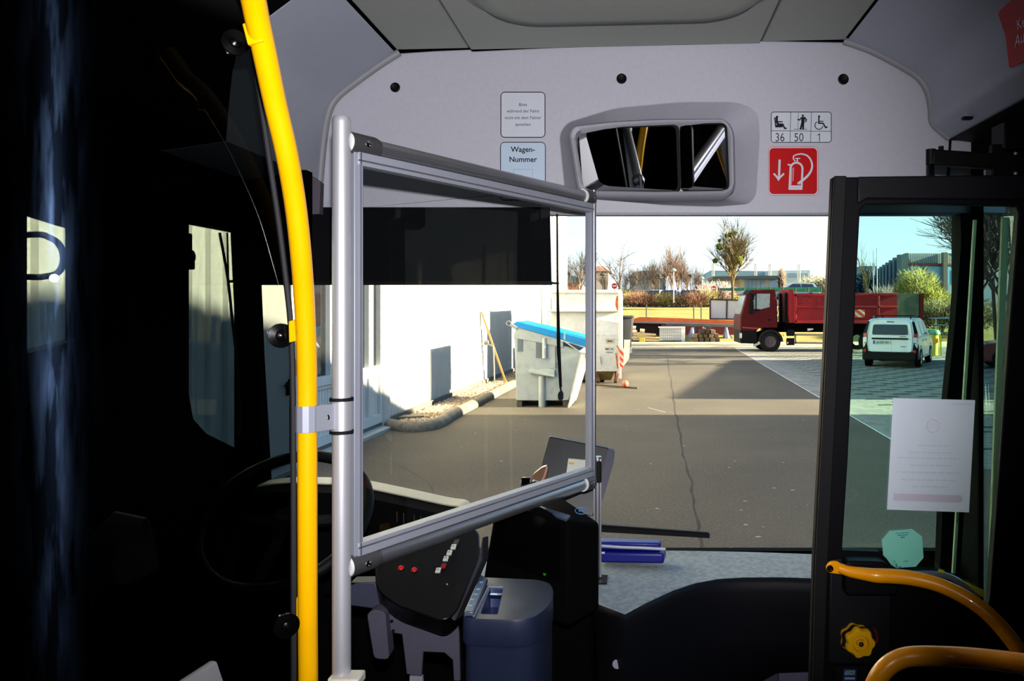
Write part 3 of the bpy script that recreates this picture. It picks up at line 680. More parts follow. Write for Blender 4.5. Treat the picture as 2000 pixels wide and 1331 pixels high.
# blue case with a silver edge at the foot of the windscreen
t = thing('blue_case', 'long dark blue case with a silver zip lying on the dashboard under the windscreen', 'case', P(1235,1097,2.70))
a = P(1172,1094,2.70); b = P(1299,1096,2.665)
mb = MB(); mb.bar(a+V(0,0.02,0.012), b+V(0,0.02,0.012), 0.07, 0.036); mb.build('case_body', mat('case_blue', (4,14,120), 0.45, coat=0.1), t, bevel=0.008, seg=3)
mb = MB(); mb.tube([P(1173,1067,2.70), P(1215,1070,2.685), P(1250,1071,2.672), P(1300,1073.5,2.655)], 0.0055, 8); mb.build('zip_edge', M_aluf, t)
mb = MB(); mb.bar(P(1172,1063,2.73), P(1290,1066,2.70), 0.05, 0.03); mb.build('case_back', mat('case_blue', (4,14,120)), t, bevel=0.006)
mb = MB(); mb.box(P(1177,1080.5,2.648), (0.014, 0.002, 0.006)); mb.build('case_label', M_sticker, t)

# outside wiper
t = thing('wiper', 'black windscreen wiper parked outside along the foot of the windscreen', 'wiper', P(1280,1045,2.93))
mb = MB(); mb.bar(P(1100,1022,2.93), P(1384,1043,2.915), 0.012, 0.010); mb.build('wiper_arm', M_black, t)
mb = MB(); mb.bar(P(1100,1031,2.925), P(1386,1047,2.91), 0.010, 0.016); mb.build('wiper_blade', M_rubber, t)

# ------------------------------------------------------------------ instrument hood with cream rim, steering wheel
t = thing('instrument_panel', 'wide dark instrument hood with a cream rim behind the steering wheel', 'instrument panel', V(-0.9, 2.5, ZD))
crest = [(505,950,2.46),(560,944,2.47),(640,945,2.48),(700,950,2.48),(790,968,2.46),(868,985,2.43),(900,990,2.40),(912,1000,2.38)]
C = smooth([P(*q) for q in crest], 4)
mb = MB(); loops = []
for p in C: loops.append([p+V(0,0,0), p+V(0,-0.06,-0.015), p+V(0,-0.12,-0.16), p+V(0,-0.14,-0.30), p+V(0,0.12,-0.30), p+V(0,0.06,-0.02)])
mb.loft(loops); mb.build('hood', M_deep, t, angle=50)
mb = MB(); loops = []
for p in C: loops.append([p+V(0,-0.010,0.003), p+V(0,-0.004,-0.008), p+V(0,0.07,-0.014), p+V(0,0.07,0.004)])
mb.loft(loops); mb.build('hood_rim', mat('cream_rim', (214,206,186), 0.6, var=0.03), t, angle=50)
for i in range(4):
    mb = MB(); a = P(775+13*i+(8 if i > 1 else 0), 1000+3*i, 2.30); mb.bar(a, a+V(0.001,0,-0.032), 0.0016, 0.001, (0,1,0)); mb.build('gauge_scale', mat('gauge_mark', (60,56,50), 0.5), t)
t = thing('steering_wheel', 'black steering wheel half hidden behind the yellow pole and the post', 'steering wheel', P(556,1010,2.08))
c = P(556,1012,2.08); ax = V(0, -0.62, 0.78).normalized(); u = V(1,0,0); v = ax.cross(u)
ring = [c+u*0.218*math.cos(2*math.pi*k/48)+v*0.218*math.sin(2*math.pi*k/48) for k in range(48)]
mb = MB(); mb.tube(ring, 0.0165, 10, closed=True); mb.build('wheel_rim', mat('wheel_black', (5,5,7), 0.6, spec=0.15), t, angle=60)
mb = MB(); mb.lathe([(0.0004,0.02),(0.05,0.015),(0.06,-0.01),(0.04,-0.05),(0.0004,-0.05)], c-ax*0.03, ax, 20); mb.build('wheel_hub', M_black, t)
for a in (0, 180, 270):
    d = u*math.cos(math.radians(a))+v*math.sin(math.radians(a)); mb = MB(); mb.bar(c+d*0.04-ax*0.02, c+d*0.212, 0.03, 0.012, ax); mb.build('wheel_spoke', M_black, t)
mb = MB(); mb.cyl(c-ax*0.06, c-ax*0.06+V(0,0.25,-0.55), 0.05, n=16); mb.build('steering_column', M_deep, t)

# ------------------------------------------------------------------ switch console
t = thing('switch_console', 'glossy black switch console with key labels and two red lights beside the driver', 'console', P(830,1215,1.95))
def onC(px, py):
    # tilted panel: nearer at the bottom
    Y = 1/(1/2.16+(py-1040)*0.00041); return P(px, py, Y)
outl = roundpoly([onC(730,1092), onC(775,1060), onC(905,1022), onC(936,1036), onC(937,1088), onC(893,1196), onC(868,1214), onC(775,1184), onC(735,1154)], 0.028, 4)
mb = MB(); mb.prism(outl, (-0.01, 0.05, -0.06)); mb.build('console_face', mat('console_gloss', (5,5,6), 0.3, spec=0.3), t, bevel=0.004)
side = [onC(938,1080), onC(936,1100), onC(884,1218), onC(878,1206), onC(896,1192)]
mb = MB(); mb.prism([p+V(0.004,0.004,0) for p in [onC(939,1050), onC(938,1096), onC(884,1216), onC(876,1210), onC(890,1192), onC(930,1092)]], (0.002, 0.08, -0.02)); mb.build('console_side', mat('console_side', (34,33,44), 0.6), t, bevel=0.003)
nrm = (onC(930,1050)-onC(735,1100)).cross(onC(870,1200)-onC(735,1100)).normalized()
if nrm.y > 0: nrm = -nrm
for i, (px, py, c) in enumerate(((855.5,1115.5,'w'), (866,1107,'r'), (870.5,1092.5,'w'), (877.5,1081,'w'), (885.5,1069.5,'w'), (891,1060,'d'))):
    q = [onC(px-5.5,py+4.5), onC(px+4.0,py+4.5), onC(px+6.5,py-3.8), onC(px-2.5,py-3.8)]
    mb = MB(); mb.prism([p+nrm*0.004 for p in q], -nrm*0.006)
    kb = mb.build('switch_key', {'w': mat('key_white', (196,200,190), 0.5), 'r': mat('key_red', (120,8,8), 0.5), 'd': mat('key_grey', (60,60,60), 0.5)}[c], t)
    if c == 'w':
        mb = MB(); kk = onC(px,py)+nrm*0.0048; x = (q[1]-q[0]).normalized(); y = (q[3]-q[0]).normalized()
        s = 0.0026
        if i in (2,): mb.tube([kk+(x*math.cos(a)+y*math.sin(a))*s for a in [j*math.pi/5 for j in range(10)]], 0.0006, 4, closed=True)
        else:
            mb.bar(kk-x*s-y*s, kk+x*s-y*s*0.2, 0.0012, 0.0004, nrm); mb.bar(kk+x*s-y*s*0.2, kk-x*s*0.4+y*s, 0.0012, 0.0004, nrm)
        mb.build('key_symbol', M_ink, kb)
for px, py in ((783,1110.5), (809,1114)):
    c = onC(px, py)+nrm*0.001; mb = MB(); mb.lathe([(0.0004,0.004),(0.006,0.003),(0.008,0)], c, nrm, 14)
    mb.build('red_light', mat('lamp_red', (120,0,0), 0.4, emit=(255,10,5), estr=0.22), t)
mb = MB(); mb.sphere(onC(873.5,1144.5)+nrm*0.003, 0.003, 8, 6); mb.build('glint_bead', M_chrome, t)  # chrome bead standing in for a white glint on the console
# grey carrier under the console
M_car = mat('carrier_grey', (66,65,78), 0.75, var=0.06, spec=0.2)
t = thing('console_carrier', 'grey metal carrier with cut-outs holding the switch console', 'carrier', P(800,1331,1.95))
Y = 1.985
mb = MB(); mb.prism([P(x,y,Y) for x, y in [(752,1198),(790,1196),(892,1218),(896,1235),(899,1331),(886,1331),(884,1290),(868,1276),(826,1274),(823,1322),(794,1318),(785,1240),(760,1236)]], (0,0.012,0)); mb.build('carrier_plate', M_car, t, bevel=0.002)
mb = MB(); mb.prism(roundpoly([P(x,y,Y-0.03) for x, y in [(716,1200),(730,1192),(752,1196),(760,1290),(730,1288),(722,1240)]], 0.012, 3), (0,0.045,0)); mb.build('carrier_leg', M_car, t, bevel=0.003)
mb = MB(); mb.prism([P(x,y,Y+0.01) for x, y in [(800,1322),(825,1322),(828,1360),(800,1360)]], (0,0.01,0)); mb.build('carrier_foot', mat('carrier_light', (126,126,140), 0.5), t)
mb = MB(); mb.prism([P(x,y,2.02) for x, y in [(683,1139),(733,1138),(738,1150),(760,1175),(800,1192),(760,1194),(684,1184)]], (0,0.05,0)); mb.build('carrier_bracket', mat('bracket_navy', (44,46,66), 0.6), t, bevel=0.003)
for px, py in ((765,1214), (768,1233)):
    mb = MB(); mb.lathe([(0.0004,0.002),(0.0045,0.002),(0.0045,0)], P(px,py,Y), (0,-1,0), 10); mb.build('carrier_bolt', M_black, t)

# ------------------------------------------------------------------ ticket printer
t = thing('ticket_printer', 'black ticket printer with a blue ring emblem on top, beside the rear post', 'ticket printer', V(-0.3, 2.35, ZD))
zt = 1.29
A = P(938,1130,2.42); B = P(1110,1016,2.15); Cc = P(1172,1022,2.28)
A.z = B.z = Cc.z = 0
Dd = A+(Cc-B)*1.35
front = (B-A); 
mb = MB(); ztA, ztB, ztC = P(1030,992,2.3).z, P(1110,1016,2.15).z, P(1172,1022,2.28).z
def zz(p, z): return V(p.x, p.y, z)
AA = A+(B-A)*0.0
body = [zz(A, ZD-0.02), zz(B, ZD+0.08), zz(Cc, ZD+0.085), zz(Dd, ZD-0.02)]
mb.add([zz(A, 0.98), zz(B, 0.98), zz(Cc, 0.98), zz(Dd, 0.98), zz(A+(B-A)*0.20, ztA+0.02), zz(B, ztB), zz(Cc, ztC), zz(Dd+(B-A)*0.15, ztA+0.03)],
       [(3,2,1,0),(4,5,6,7),(0,1,5,4),(1,2,6,5),(2,3,7,6),(3,0,4,7)])
mb.build('printer_case', M_deep, t, bevel=0.012, seg=3)
nf = V((B-A).y, -(B-A).x, 0).normalized()
if nf.y > 0: nf = -nf
q = [zz(A+(B-A)*u, z)+nf*0.002 for u, z in ((0.16, 1.10), (0.92, 1.10), (0.92, 1.262), (0.24, 1.30))]
mb = MB(); mb.prism(q, nf*0.004); mb.build('screen', mat('screen_black', (4,4,5), 0.18, spec=0.4), t)
mb = MB(); g = P(1061,1124,2.2); r = V((1061-CX)/F, 1, -(1124-CY)/F); s = (A+nf*0.008-V(0,0,EYE)).dot(nf)/r.dot(nf); g = V(0,0,EYE)+r*s
font_mesh(mb, 'nr', 0.013, g, (B-A).normalized(), (0,0,1), 'LEFT', 0.0002); mb.build('display_digits', mat('digit_green', (10,60,8), 0.5, emit=(40,200,30), estr=0.5), t)
mb = MB(); ec = P(1135,1015,2.235); ec = V(ec.x, ec.y, max(ztB, ztC)+0.003)
r0, r1 = 0.0155, 0.0135
tilt = V(0.10, -0.30, 1).normalized(); xx = V(1,0,0.0); xx = (xx-tilt*xx.dot(tilt)).normalized(); yy = tilt.cross(xx)
mb.tube([ec+xx*0.0175*math.cos(k*math.pi/12)+yy*0.0175*math.sin(k*math.pi/12) for k in range(24)], 0.0011, 6, closed=True)
mb.bar(ec-xx*0.008, ec+xx*0.008, 0.0022, 0.0008, tilt); mb.bar(ec-xx*0.005-yy*0.006, ec+xx*0.005+yy*0.006, 0.002, 0.0008, tilt)
mb.build('ring_emblem', mat('emblem_blue', (70,130,200), 0.4), t)
pl = [P(1030,990,2.33), P(1047,989,2.34), P(1114,1010,2.17), P(1106,1018,2.14)]
mb = MB(); mb.prism([p+V(0,0,0.004) for p in pl], (0,0,-0.006)); mb.build('case_edge', mat('edge_blue', (52,68,92), 0.5), t)
# base plate and the small dark foot that carries the rear post
mb = MB(); mb.bx(tuple(P(1150,1140,2.50)), tuple(P(1187,1131,2.58)+V(0,0,0))); mb.build('foot_plate', M_black, t)

# ------------------------------------------------------------------ display seen from behind, with odds and ends on it
t = thing('display_holder', 'dark angled display panel on the dashboard behind the far corner of the screen', 'display', P(1120,1010,2.70))
Y = 2.68
mb = MB(); mb.prism(roundpoly([P(1072,853,Y+0.03), P(1189,876,Y+0.03), P(1186,905,Y+0.01), P(1158,1010,Y-0.06), P(1045,985,Y-0.06), P(1056,912,Y)], 0.006, 2), (0,0.025,0)); mb.build('panel_back', mat('display_dark', (22,23,26), 0.45), t, bevel=0.003)
mb = MB(); mb.prism(roundpoly([P(1188,876,Y+0.028), P(1197,879,Y+0.03), P(1201,888,Y+0.03), P(1197,910,Y+0.01), P(1178,976,Y-0.04), P(1165,1012,Y-0.062), P(1158,1010,Y-0.062)], 0.006, 2), (0,0.03,0)); mb.build('panel_edge', mat('display_edge', (62,60,80), 0.5), t)
mb = MB(); mb.bar(P(1110,1000,2.70), V(P(1110,1000,2.70).x, 2.70, ZD), 0.05, 0.03, (0,1,0)); mb.build('holder_foot', M_black, t)
t = thing('paper_pad', 'white paper pad with yellow marks tucked against the dark display', 'paper', P(1125,935,2.62))
mb = MB(); pq = [P(1110,897,2.645), P(1144,900,2.645), P(1139,945,2.625), P(1104,940,2.625)]; mb.prism(pq, (0,0.012,0)); mb.build('pad', mat('pad_white', (226,222,214), 0.7), t)
for a, b in (((1111,905),(1121,905.5)), ((1109,919),(1119,917))):
    mb = MB(); mb.bar(P(*a,2.638), P(*b,2.638), 0.006, 0.002, (0,1,0)); mb.build('yellow_mark', mat('mark_yellow', (240,180,20), 0.6), t)
t = thing('glasses_case', 'brown leather case with a shiny ring at the foot of the dark display', 'case', P(1045,955,2.60))
mb = MB(); mb.prism(roundpoly([P(1040,928,2.58), P(1058,914,2.58), P(1070,910,2.58), P(1068,930,2.57), P(1060,948,2.57), P(1034,950,2.57)], 0.006, 3), (0,0.03,0)); mb.build('leather_flap', mat('leather_brown', (110,74,58), 0.4, coat=0.3), t, bevel=0.003)
mb = MB(); mb.tube([P(1069,912,2.575), P(1064,930,2.57), P(1055,948,2.57)], 0.004, 6); mb.build('flap_edge', mat('leather_light', (190,140,120), 0.35), t)
mb = MB(); mb.tube(roundpoly([P(1019,934,2.56), P(1037,934,2.56), P(1035,951,2.56), P(1018,950,2.56)], 0.004, 3), 0.0022, 6, closed=True); mb.build('chrome_ring', M_chrome, t)
mb = MB(); mb.prism(roundpoly([P(1020,935,2.563), P(1036,935,2.563), P(1034,950,2.563), P(1019,949,2.563)], 0.003, 3), (0,0.01,0)); mb.build('dark_inlay', M_gloss, t)
mb = MB(); mb.tube([P(1040,940,2.56), P(1048,943,2.56), P(1050,950,2.56), P(1046,962,2.57)], 0.006, 8); mb.bar(P(1042,950,2.575), V(P(1042,950,2.575).x, 2.60, ZD), 0.02, 0.02, (0,1,0)); mb.build('holder_arm', M_white, t)

# ------------------------------------------------------------------ cash box
t = thing('cash_box', 'dark blue cash box with a sunken coin tray, in front of the dashboard', 'cash box', V(-0.30, 1.92, 0.34))
zt = 1.148
M_cash = mat('cash_blue', (26,33,56), 0.42, var=0.05, scale=30, coat=0.1)
M_cashd = mat('cash_dark', (30,42,84), 0.35)
pl = [G(903,1208,zt), G(1010,1212,zt), G(1042,1207,zt), G(1066,1190,zt), G(1080,1168,zt), G(1080,1150,zt), G(1072,1139,zt), G(1050,1133,zt), G(937,1128,zt)]
plan = roundpoly(pl, 0.025, 4); cen = sum(plan, Vector())/len(plan)
def lay(z, f): return [V(cen.x+(p.x-cen.x)*f, cen.y+(p.y-cen.y)*f, z) for p in plan]
tray = [G(938,1200,zt), G(972,1201,zt), G(983,1151,zt), G(957,1150,zt)]
mb = MB(); mb.loft([lay(zt, 1.0), lay(zt-0.006, 1.012), lay(zt-0.060, 1.012), lay(zt-0.066, 0.985)], caps=False)
lidtop = MB()
mb.plate([(p.x, p.y) for p in lay(zt, 1.0)], [[(p.x, p.y) for p in roundpoly(tray, 0.006, 2)]], lambda a, b: (a, b, zt), (0, 0, -0.004))
mb.build('lid', M_cash, t, angle=50)
mb = MB(); mb.loft([lay(zt-0.066, 0.985), lay(zt-0.074, 0.97), lay(0.60, 0.965), lay(0.345, 0.95)], caps=False); mb.f.append(tuple(range(len(mb.v)-len(plan), len(mb.v)))); mb.m.append(0); mb.build('box_body', M_cash, t, angle=50)
tr = roundpoly(tray, 0.006, 2); tc = sum(tr, Vector())/len(tr)
mb = MB(); mb.loft([[p for p in tr], [tc+(p-tc)*0.9+V(0,0,-0.045) for p in tr]], caps=False); mb.f.append(tuple(range(len(tr), 2*len(tr)))); mb.m.append(0); mb.build('coin_tray', M_cashd, t)
mb = MB(); mb.tube([G(925,1205,zt), G(953,1148,zt), G(982,1148,zt)], 0.0025, 6); mb.build('tray_lip', mat('lip_grey', (130,134,152), 0.35), t)
mb = MB(); mb.prism([G(906,1206,zt)+V(0,0,0.001), G(925,1206,zt)+V(0,0,0.001), G(953,1140,zt)+V(0,0,0.001), G(938,1131,zt)+V(0,0,0.001)], (0,0,0.012)); sb = mb.build('price_strip', mat('strip_grey', (66,76,98), 0.35), t, bevel=0.003)
for i, (px, py) in enumerate(((915,1199),(920,1187),(926,1176.5),(931,1166),(937,1152))):
    c = G(px+3, py-4, zt)+V(0,0,0.0138); mb = MB(); mb.box(c, (0.0085, 0.0075, 0.0008)); mb.build('coin_mark', mat('mark_blue', (120,170,220), 0.5), sb)
mb = MB(); mb.bar(G(958,1156,zt)+V(0,0,-0.01), G(980,1157,zt)+V(0,0,-0.01), 0.014, 0.008); mb.build('tray_latch', M_chrome, t)
# grey padded corner low at the left, before the dark glass
t = thing('armrest', 'grey padded armrest corner at the lower edge before the dark glass', 'armrest', P(400,1331,1.12))
mb = MB(); mb.prism(roundpoly([P(355,1335,1.12), P(412,1290,1.12), P(424,1291,1.12), P(442,1345,1.12), P(470,1480,1.12), P(300,1480,1.12), P(290,1385,1.12)], 0.012, 3), (0,-0.10,0.01)); mb.build('pad', mat('pad_grey', (120,120,124), 0.7), t, bevel=0.01)
for d in (0, 9):
    mb = MB(); mb.tube([P(407-d,1296+d*0.6,1.121), P(414-d,1320,1.121), P(418-d,1345,1.121)], 0.0012, 5); mb.build('seam', M_black, t)
mb = MB(); mb.bx((P(300,0,1.12).x, 1.05, 0.345), (P(420,0,1.12).x, 1.09, 1.22)); mb.build('support', M_deep, t)

# ================================================================== front door leaf, folded inwards
t = thing('door_leaf', 'open glazed front door leaf with black frame, standing across the right side', 'door', V(0.75, 2.0, 0.36))
YD = 2.0
def D_(px, py, dy=0.0): return P(px, py, YD)+V(0, dy, 0)
outer = [(1626,346),(1662,346),(2052,342),(2058,400),(2056,700),(2050,1331),(2050,1480),(1576,1480),(1583,1331),(1590,1090),(1610,700)]
hole = [(1680,410),(1672,560),(1656,900),(1645,1076),(1718,1079),(1732,1092),(1742,1106),(1762,1118),(1800,1122),(1856,1128),(1900,1160),(1926,1196),(1934,1170),(1954,900),(1972,640),(1990,420),(1986,402),(1800,398),(1690,400)]
mb = MB(); mb.plate([(p[0], p[1]) for p in outer], [hole], lambda u, v: D_(u, v), (0, 0.03, 0)); mb.build('door_frame', mat('door_black', (4,5,9), 0.6, spec=0.12), t, bevel=0.003)
mb = MB(); hp_ = [D_(u, v, 0.016) for u, v in hole]; c = sum(hp_, Vector())/len(hp_); mb.plate([(c.x+(p.x-c.x)*1.03, c.z+(p.z-c.z)*1.03) for p in hp_], [], lambda u, v: (u, YD+0.016, v), (0, 0.004, 0))
mb.build('door_glass', glass('door_glass', (0.74, 0.915, 0.88), 0.6), t, smooth=False)
# rubber edge profile along the closing edge and the upper rail step
mb = MB(); mb.prism([D_(x, y, -0.008) for x, y in [(1626,346),(1650,346),(1634,700),(1614,1090),(1606,1331),(1584,1331),(1590,1090),(1610,700)]], (0,-0.012,0)); mb.build('edge_rubber', M_rubber, t, bevel=0.003)
mb = MB(); mb.prism([D_(x, y, -0.004) for x, y in [(1672,347),(2000,343),(2000,392),(1690,390),(1672,400)]], (0,-0.012,0)); mb.build('upper_rail', M_navy, t, bevel=0.004)
# hump and lower panel
mb = MB(); mb.prism(roundpoly([D_(x, y, -0.003) for x, y in [(1640,1085),(1660,1084),(1715,1086),(1728,1098),(1745,1122),(1740,1150),(1640,1150)]], 0.012, 3), (0,-0.05,0)); mb.build('handle_cover', M_black, t, bevel=0.006)
mb = MB(); mb.prism([D_(x, y, -0.002) for x, y in [(1617,1090),(1640,1086),(1738,1140),(1735,1295),(1612,1292)]], (0,-0.018,0)); mb.build('lock_panel', mat('lock_panel', (12,13,18), 0.55, spec=0.25), t, bevel=0.006)
mb = MB(); mb.tube(smooth([D_(x, y, 0.0) for x, y in [(1768,1124),(1810,1122),(1856,1128),(1898,1158),(1924,1194)]], 5), 0.009, 8); mb.build('glass_moulding', mat('moulding_grey', (120,128,136), 0.3, 0.3), t)
mb = MB(); mb.lathe([(0.026,0.0),(0.040,0.004)], D_(1670,1243), (0,-1,0), 20)
# hinge arm above
ta = thing('swing_linkage', 'black hinge arm reaching from the door frame over the top of the door leaf', 'hinge arm', P(1880,345,2.2))
mb = MB(); mb.bar(P(1818,308,2.12), P(1940,316,2.12), 0.03, 0.042, (0,0,1)); mb.build('arm_bar', M_black, ta, bevel=0.004)
mb = MB(); mb.cyl(P(1818,292,2.12), P(1818,322,2.12), 0.013, n=16); mb.cyl(P(1817,326,2.12), P(1817,350,2.05), 0.011, n=16); mb.build('arm_pivot', M_black, ta)
mb = MB(); mb.bar(P(1945,283,2.12), P(1945,350,2.12), 0.03, 0.02, (0,1,0)); mb.bx(tuple(P(1950,345,2.12)), tuple(P(2040,300,2.2))); mb.bx(tuple(P(1962,300,2.12)), tuple(P(2040,250,2.2))); mb.build('arm_bearing', M_black, ta, bevel=0.003)
mb = MB(); mb.cyl(P(1838,286,2.12), P(1838,294,2.12), 0.007, n=12); mb.build('arm_bolt', M_black, ta)
for px, py in ((1983,300),(1983,339)):
    mb = MB(); mb.lathe([(0.0004,0.006),(0.004,0.004),(0.005,0)], P(px,py,2.115), (0,-1,0), 10); mb.build('arm_screw', M_aluf, ta)
# paper, octagon, strip
tp = thing('paper_notice', 'white paper notice taped to the glass of the door leaf', 'paper', D_(1822,1003,0.012))
mb = MB(); mb.prism([D_(1747,779,0.0105), D_(1908,783,0.0105), D_(1896,1003.5,0.0105), D_(1735,998,0.0105)], (0,0.0006,0)); mb.build('sheet', M_paper, tp)
def onS(px, py, dy=0.0098): return D_(px, py, dy)
mb = MB(); c = onS(1825,834)
mb.tube([c+V(0.0165*math.cos(k*math.pi/14), 0, 0.0165*math.sin(k*math.pi/14)) for k in range(28)], 0.0011, 5, closed=True)
for k in (-3,-1,1,3): mb.bar(c+V(k*0.003,0,-0.006), c+V(k*0.003,0,0.007), 0.0012, 0.0004, (0,1,0))
mb.build('faint_emblem', translucent('faint_pink', (230,226,242), 0.34), tp)
for (x0, x1, y) in ((1795,1853,872), (1778,1862,886), (1755,1880,897), (1780,1862,911), (1752,1884,925), (1763,1875,940), (1785,1855,953)):
    mb = MB(); x = x0; rnd = random.Random(x0)
    while x < x1:
        w = min(rnd.uniform(6, 15), x1-x); mb.bar(onS(x,y+(x-1820)*0.02), onS(x+w,y+(x+w-1820)*0.02), 0.0030, 0.0004, (0,1,0)); x += w+3
    mb.build('text_line', translucent('faint_grey', (226,232,246), 0.34), tp, smooth=False)
mb = MB(); mb.bar(onS(1862,790), onS(1902,791), 0.003, 0.0004, (0,1,0)); mb.build('text_line', translucent('faint_grey', (226,232,246), 0.34), tp)
mb = MB(); mb.prism([onS(1748,966), onS(1880,970), onS(1884,977), onS(1879,984), onS(1746,980)], (0,-0.0003,0)); mb.build('faint_bar', translucent('faint_pink', (230,226,242), 0.34), tp)
to = thing('octagon_sticker', 'pale green octagonal sticker low on the glass of the door leaf', 'sticker', D_(1768,1112,0.012))
oc = [(1740,1040),(1785,1036.5),(1804,1051),(1807,1093),(1792,1110.5),(1745,1113.5),(1728,1090),(1725,1058)]
mb = MB(); mb.prism([onS(x,y,0.0115) for x, y in oc], (0,0.0006,0)); mb.build('sheet', translucent('octagon_green', (170,232,224), 0.5), to)
for grp in ((((1752,1045),(1778,1043),0.0016), ((1756,1049),(1776,1047.5),0.0022), ((1762,1053),(1770,1052),0.003)), (((1747,1100),(1752,1099.5),0.0016), ((1767,1100),(1777,1099),0.0016), ((1753,1104),(1754,1112),0.004), ((1757,1111),(1763,1110.5),0.003))):
    mb = MB()
    for a, b, w in grp: mb.bar(onS(*a,0.0108), onS(*b,0.0108), w, 0.0004, (0,1,0))
    mb.build('print', mat('octagon_ink', (60,140,140), 0.7), to)
ts = MB(); ts.prism([onS(x,y,-0.004) for x, y in [(1834,1111),(1842,1114),(1850,1122),(1921,1153),(1922,1162),(1920,1168),(1898,1152),(1860,1134),(1830,1121)]], (0,0.003,0))
tag(ts.build('yellow_strip', mat('strip_yellow', (196,196,40), 0.6)), 'slanting yellow-green strip stuck low on the door glass', 'strip')
# emergency knob
tk = thing('valve_knob', 'yellow scalloped emergency knob on the black door panel', 'knob', D_(1670,1272,-0.02))
c = D_(1668,1243,-0.02)
def lobe(r, k, z): return [c+V((r+k*math.cos(7*a))*math.cos(a), -z, (r+k*math.cos(7*a))*math.sin(a)) for a in [2*math.pi*i/84 for i in range(84)]]
c = D_(1665,1240,-0.02)
mb = MB(); mb.loft([lobe(0.037,0.0025,0.0), lobe(0.037,0.0025,0.012)], caps=False)
c2 = c; c = D_(1671,1243,-0.02)
mb.loft([lobe(0.036,0.0028,0.010), lobe(0.036,0.0028,0.026), lobe(0.033,0.0024,0.030), lobe(0.021,0.0,0.030), lobe(0.018,0.0,0.020), lobe(0.011,0.0,0.020), lobe(0.010,0.0,0.030), lobe(0.0005,0.0,0.030)], caps=False)
mb.build('knob_body', mat('knob_yellow', (240,176,10), 0.35), tk, angle=50)
mb = MB(); mb.lathe([(0.0004,0.035),(0.004,0.034),(0.0065,0.031),(0.0065,0.029)], c, (0,-1,0), 14); mb.build('knob_screw', mat('screw_dark', (50,46,40), 0.4, 0.6), tk)
mb = MB(); arc = [D_(1668,1243,-0.021)+V(0.054*math.cos(a), 0, 0.054*math.sin(a)) for a in [math.radians(x) for x in range(-8, 36, 4)]]; mb.tube(arc, 0.0035, 6); mb.build('red_mark', mat('mark_red', (110,6,14), 0.5), tk)
# label below it
tl = thing('door_label', 'small dark blue label with white border under the emergency knob', 'label', D_(1659,1345,-0.004))
mb = MB(); mb.prism([D_(x,y,-0.003) for x, y in [(1632,1299),(1690,1299),(1688,1352),(1630,1352)]], (0,-0.006,0)); mb.build('plate', M_navy, tl)
mb = MB(); mb.prism([D_(x,y,-0.0095) for x, y in [(1645,1304),(1671,1304),(1670,1350),(1643,1350)]], (0,-0.0008,0)); mb.build('label_field', mat('label_blue', (24,50,96), 0.5), tl)
mb = MB(); mb.prism([D_(x,y,-0.0106) for x, y in [(1648,1307),(1668,1307),(1667.5,1315),(1647.5,1315)]], (0,-0.0005,0)); mb.prism([D_(x,y,-0.0106) for x, y in [(1647.5,1320),(1667.5,1320),(1667.3,1324),(1647.3,1324)]], (0,-0.0005,0)); mb.build('label_white', mat('label_pale', (150,170,200), 0.5), tl)
mb = MB(); font_mesh(mb, 'TOVU', 0.0105, D_(1658,1313.5,-0.0115), (1,0,0), (0,0,1), 'CENTER', 0.0002); mb.build('lettering', M_ink, tl, smooth=False)
# handrail on the leaf
th = thing('door_handrail', 'orange-yellow curved handrail bolted to the door leaf', 'handrail', D_(1800,1200,-0.05))
hr = [(1640,1110,1.955),(1660,1117,1.945),(1690,1122,1.93),(1712,1125,1.92),(1740,1126,1.915),(1780,1130,1.905),(1830,1142,1.885),(1880,1165,1.86),(1925,1196,1.83),(1960,1232,1.80),(1990,1272,1.77),(2012,1312,1.75),(2030,1360,1.73)]
hp3 = smooth([P(*q) for q in hr], 5)
rad = [0.0125+0.0055*min(1.0, max(0.0, (p.x-hp3[0].x)/0.085)) for p in hp3]
M_rail = mat('rail_orange', (250,160,0), 0.3, var=0.02, coat=0.3)
mb = MB(); mb.tube(hp3, rad, 18); mb.build('rail_tube', M_rail, th, angle=60)
fl_ = roundpoly([P(1613,1110,1.955), P(1620,1098,1.955), P(1636,1097,1.955), P(1650,1108,1.95), P(1648,1124,1.95), P(1630,1122,1.955), P(1618,1120,1.955)], 0.008, 4)
mb = MB(); mb.prism(fl_, (0,0.010,0)); fo = mb.build('rail_foot', M_rail, th, bevel=0.003)
mb = MB(); mb.lathe([(0.0004,0.004),(0.004,0.004),(0.006,0.0055),(0.0085,0.003),(0.0085,0)], P(1621,1111,1.952), (0,-1,0), 16); mb.build('rail_bolt', M_black, fo)
# second handrail, nearer
th = thing('grab_handrail', 'yellow bent grab handrail in the lower right corner', 'handrail', P(1850,1331,1.5))
gr = [(1690,1400,1.50),(1700,1365,1.50),(1708,1340,1.50),(1722,1315,1.50),(1742,1296,1.50),(1768,1285,1.50),(1800,1282,1.495),(1850,1283,1.49),(1900,1286,1.47),(1950,1291,1.44),(2010,1299,1.40),(2080,1312,1.36)]
mb = MB(); mb.tube(smooth([P(*q) for q in gr], 5), 0.0188, 18); mb.build('rail_tube', M_rail, th, angle=60)
mb = MB(); a = P(1690,1400,1.50); mb.cyl(a+V(0.002,0,0.01), (a.x-0.01, a.y, 0.345), 0.0188, n=18); mb.build('rail_post', M_rail, th, angle=60)
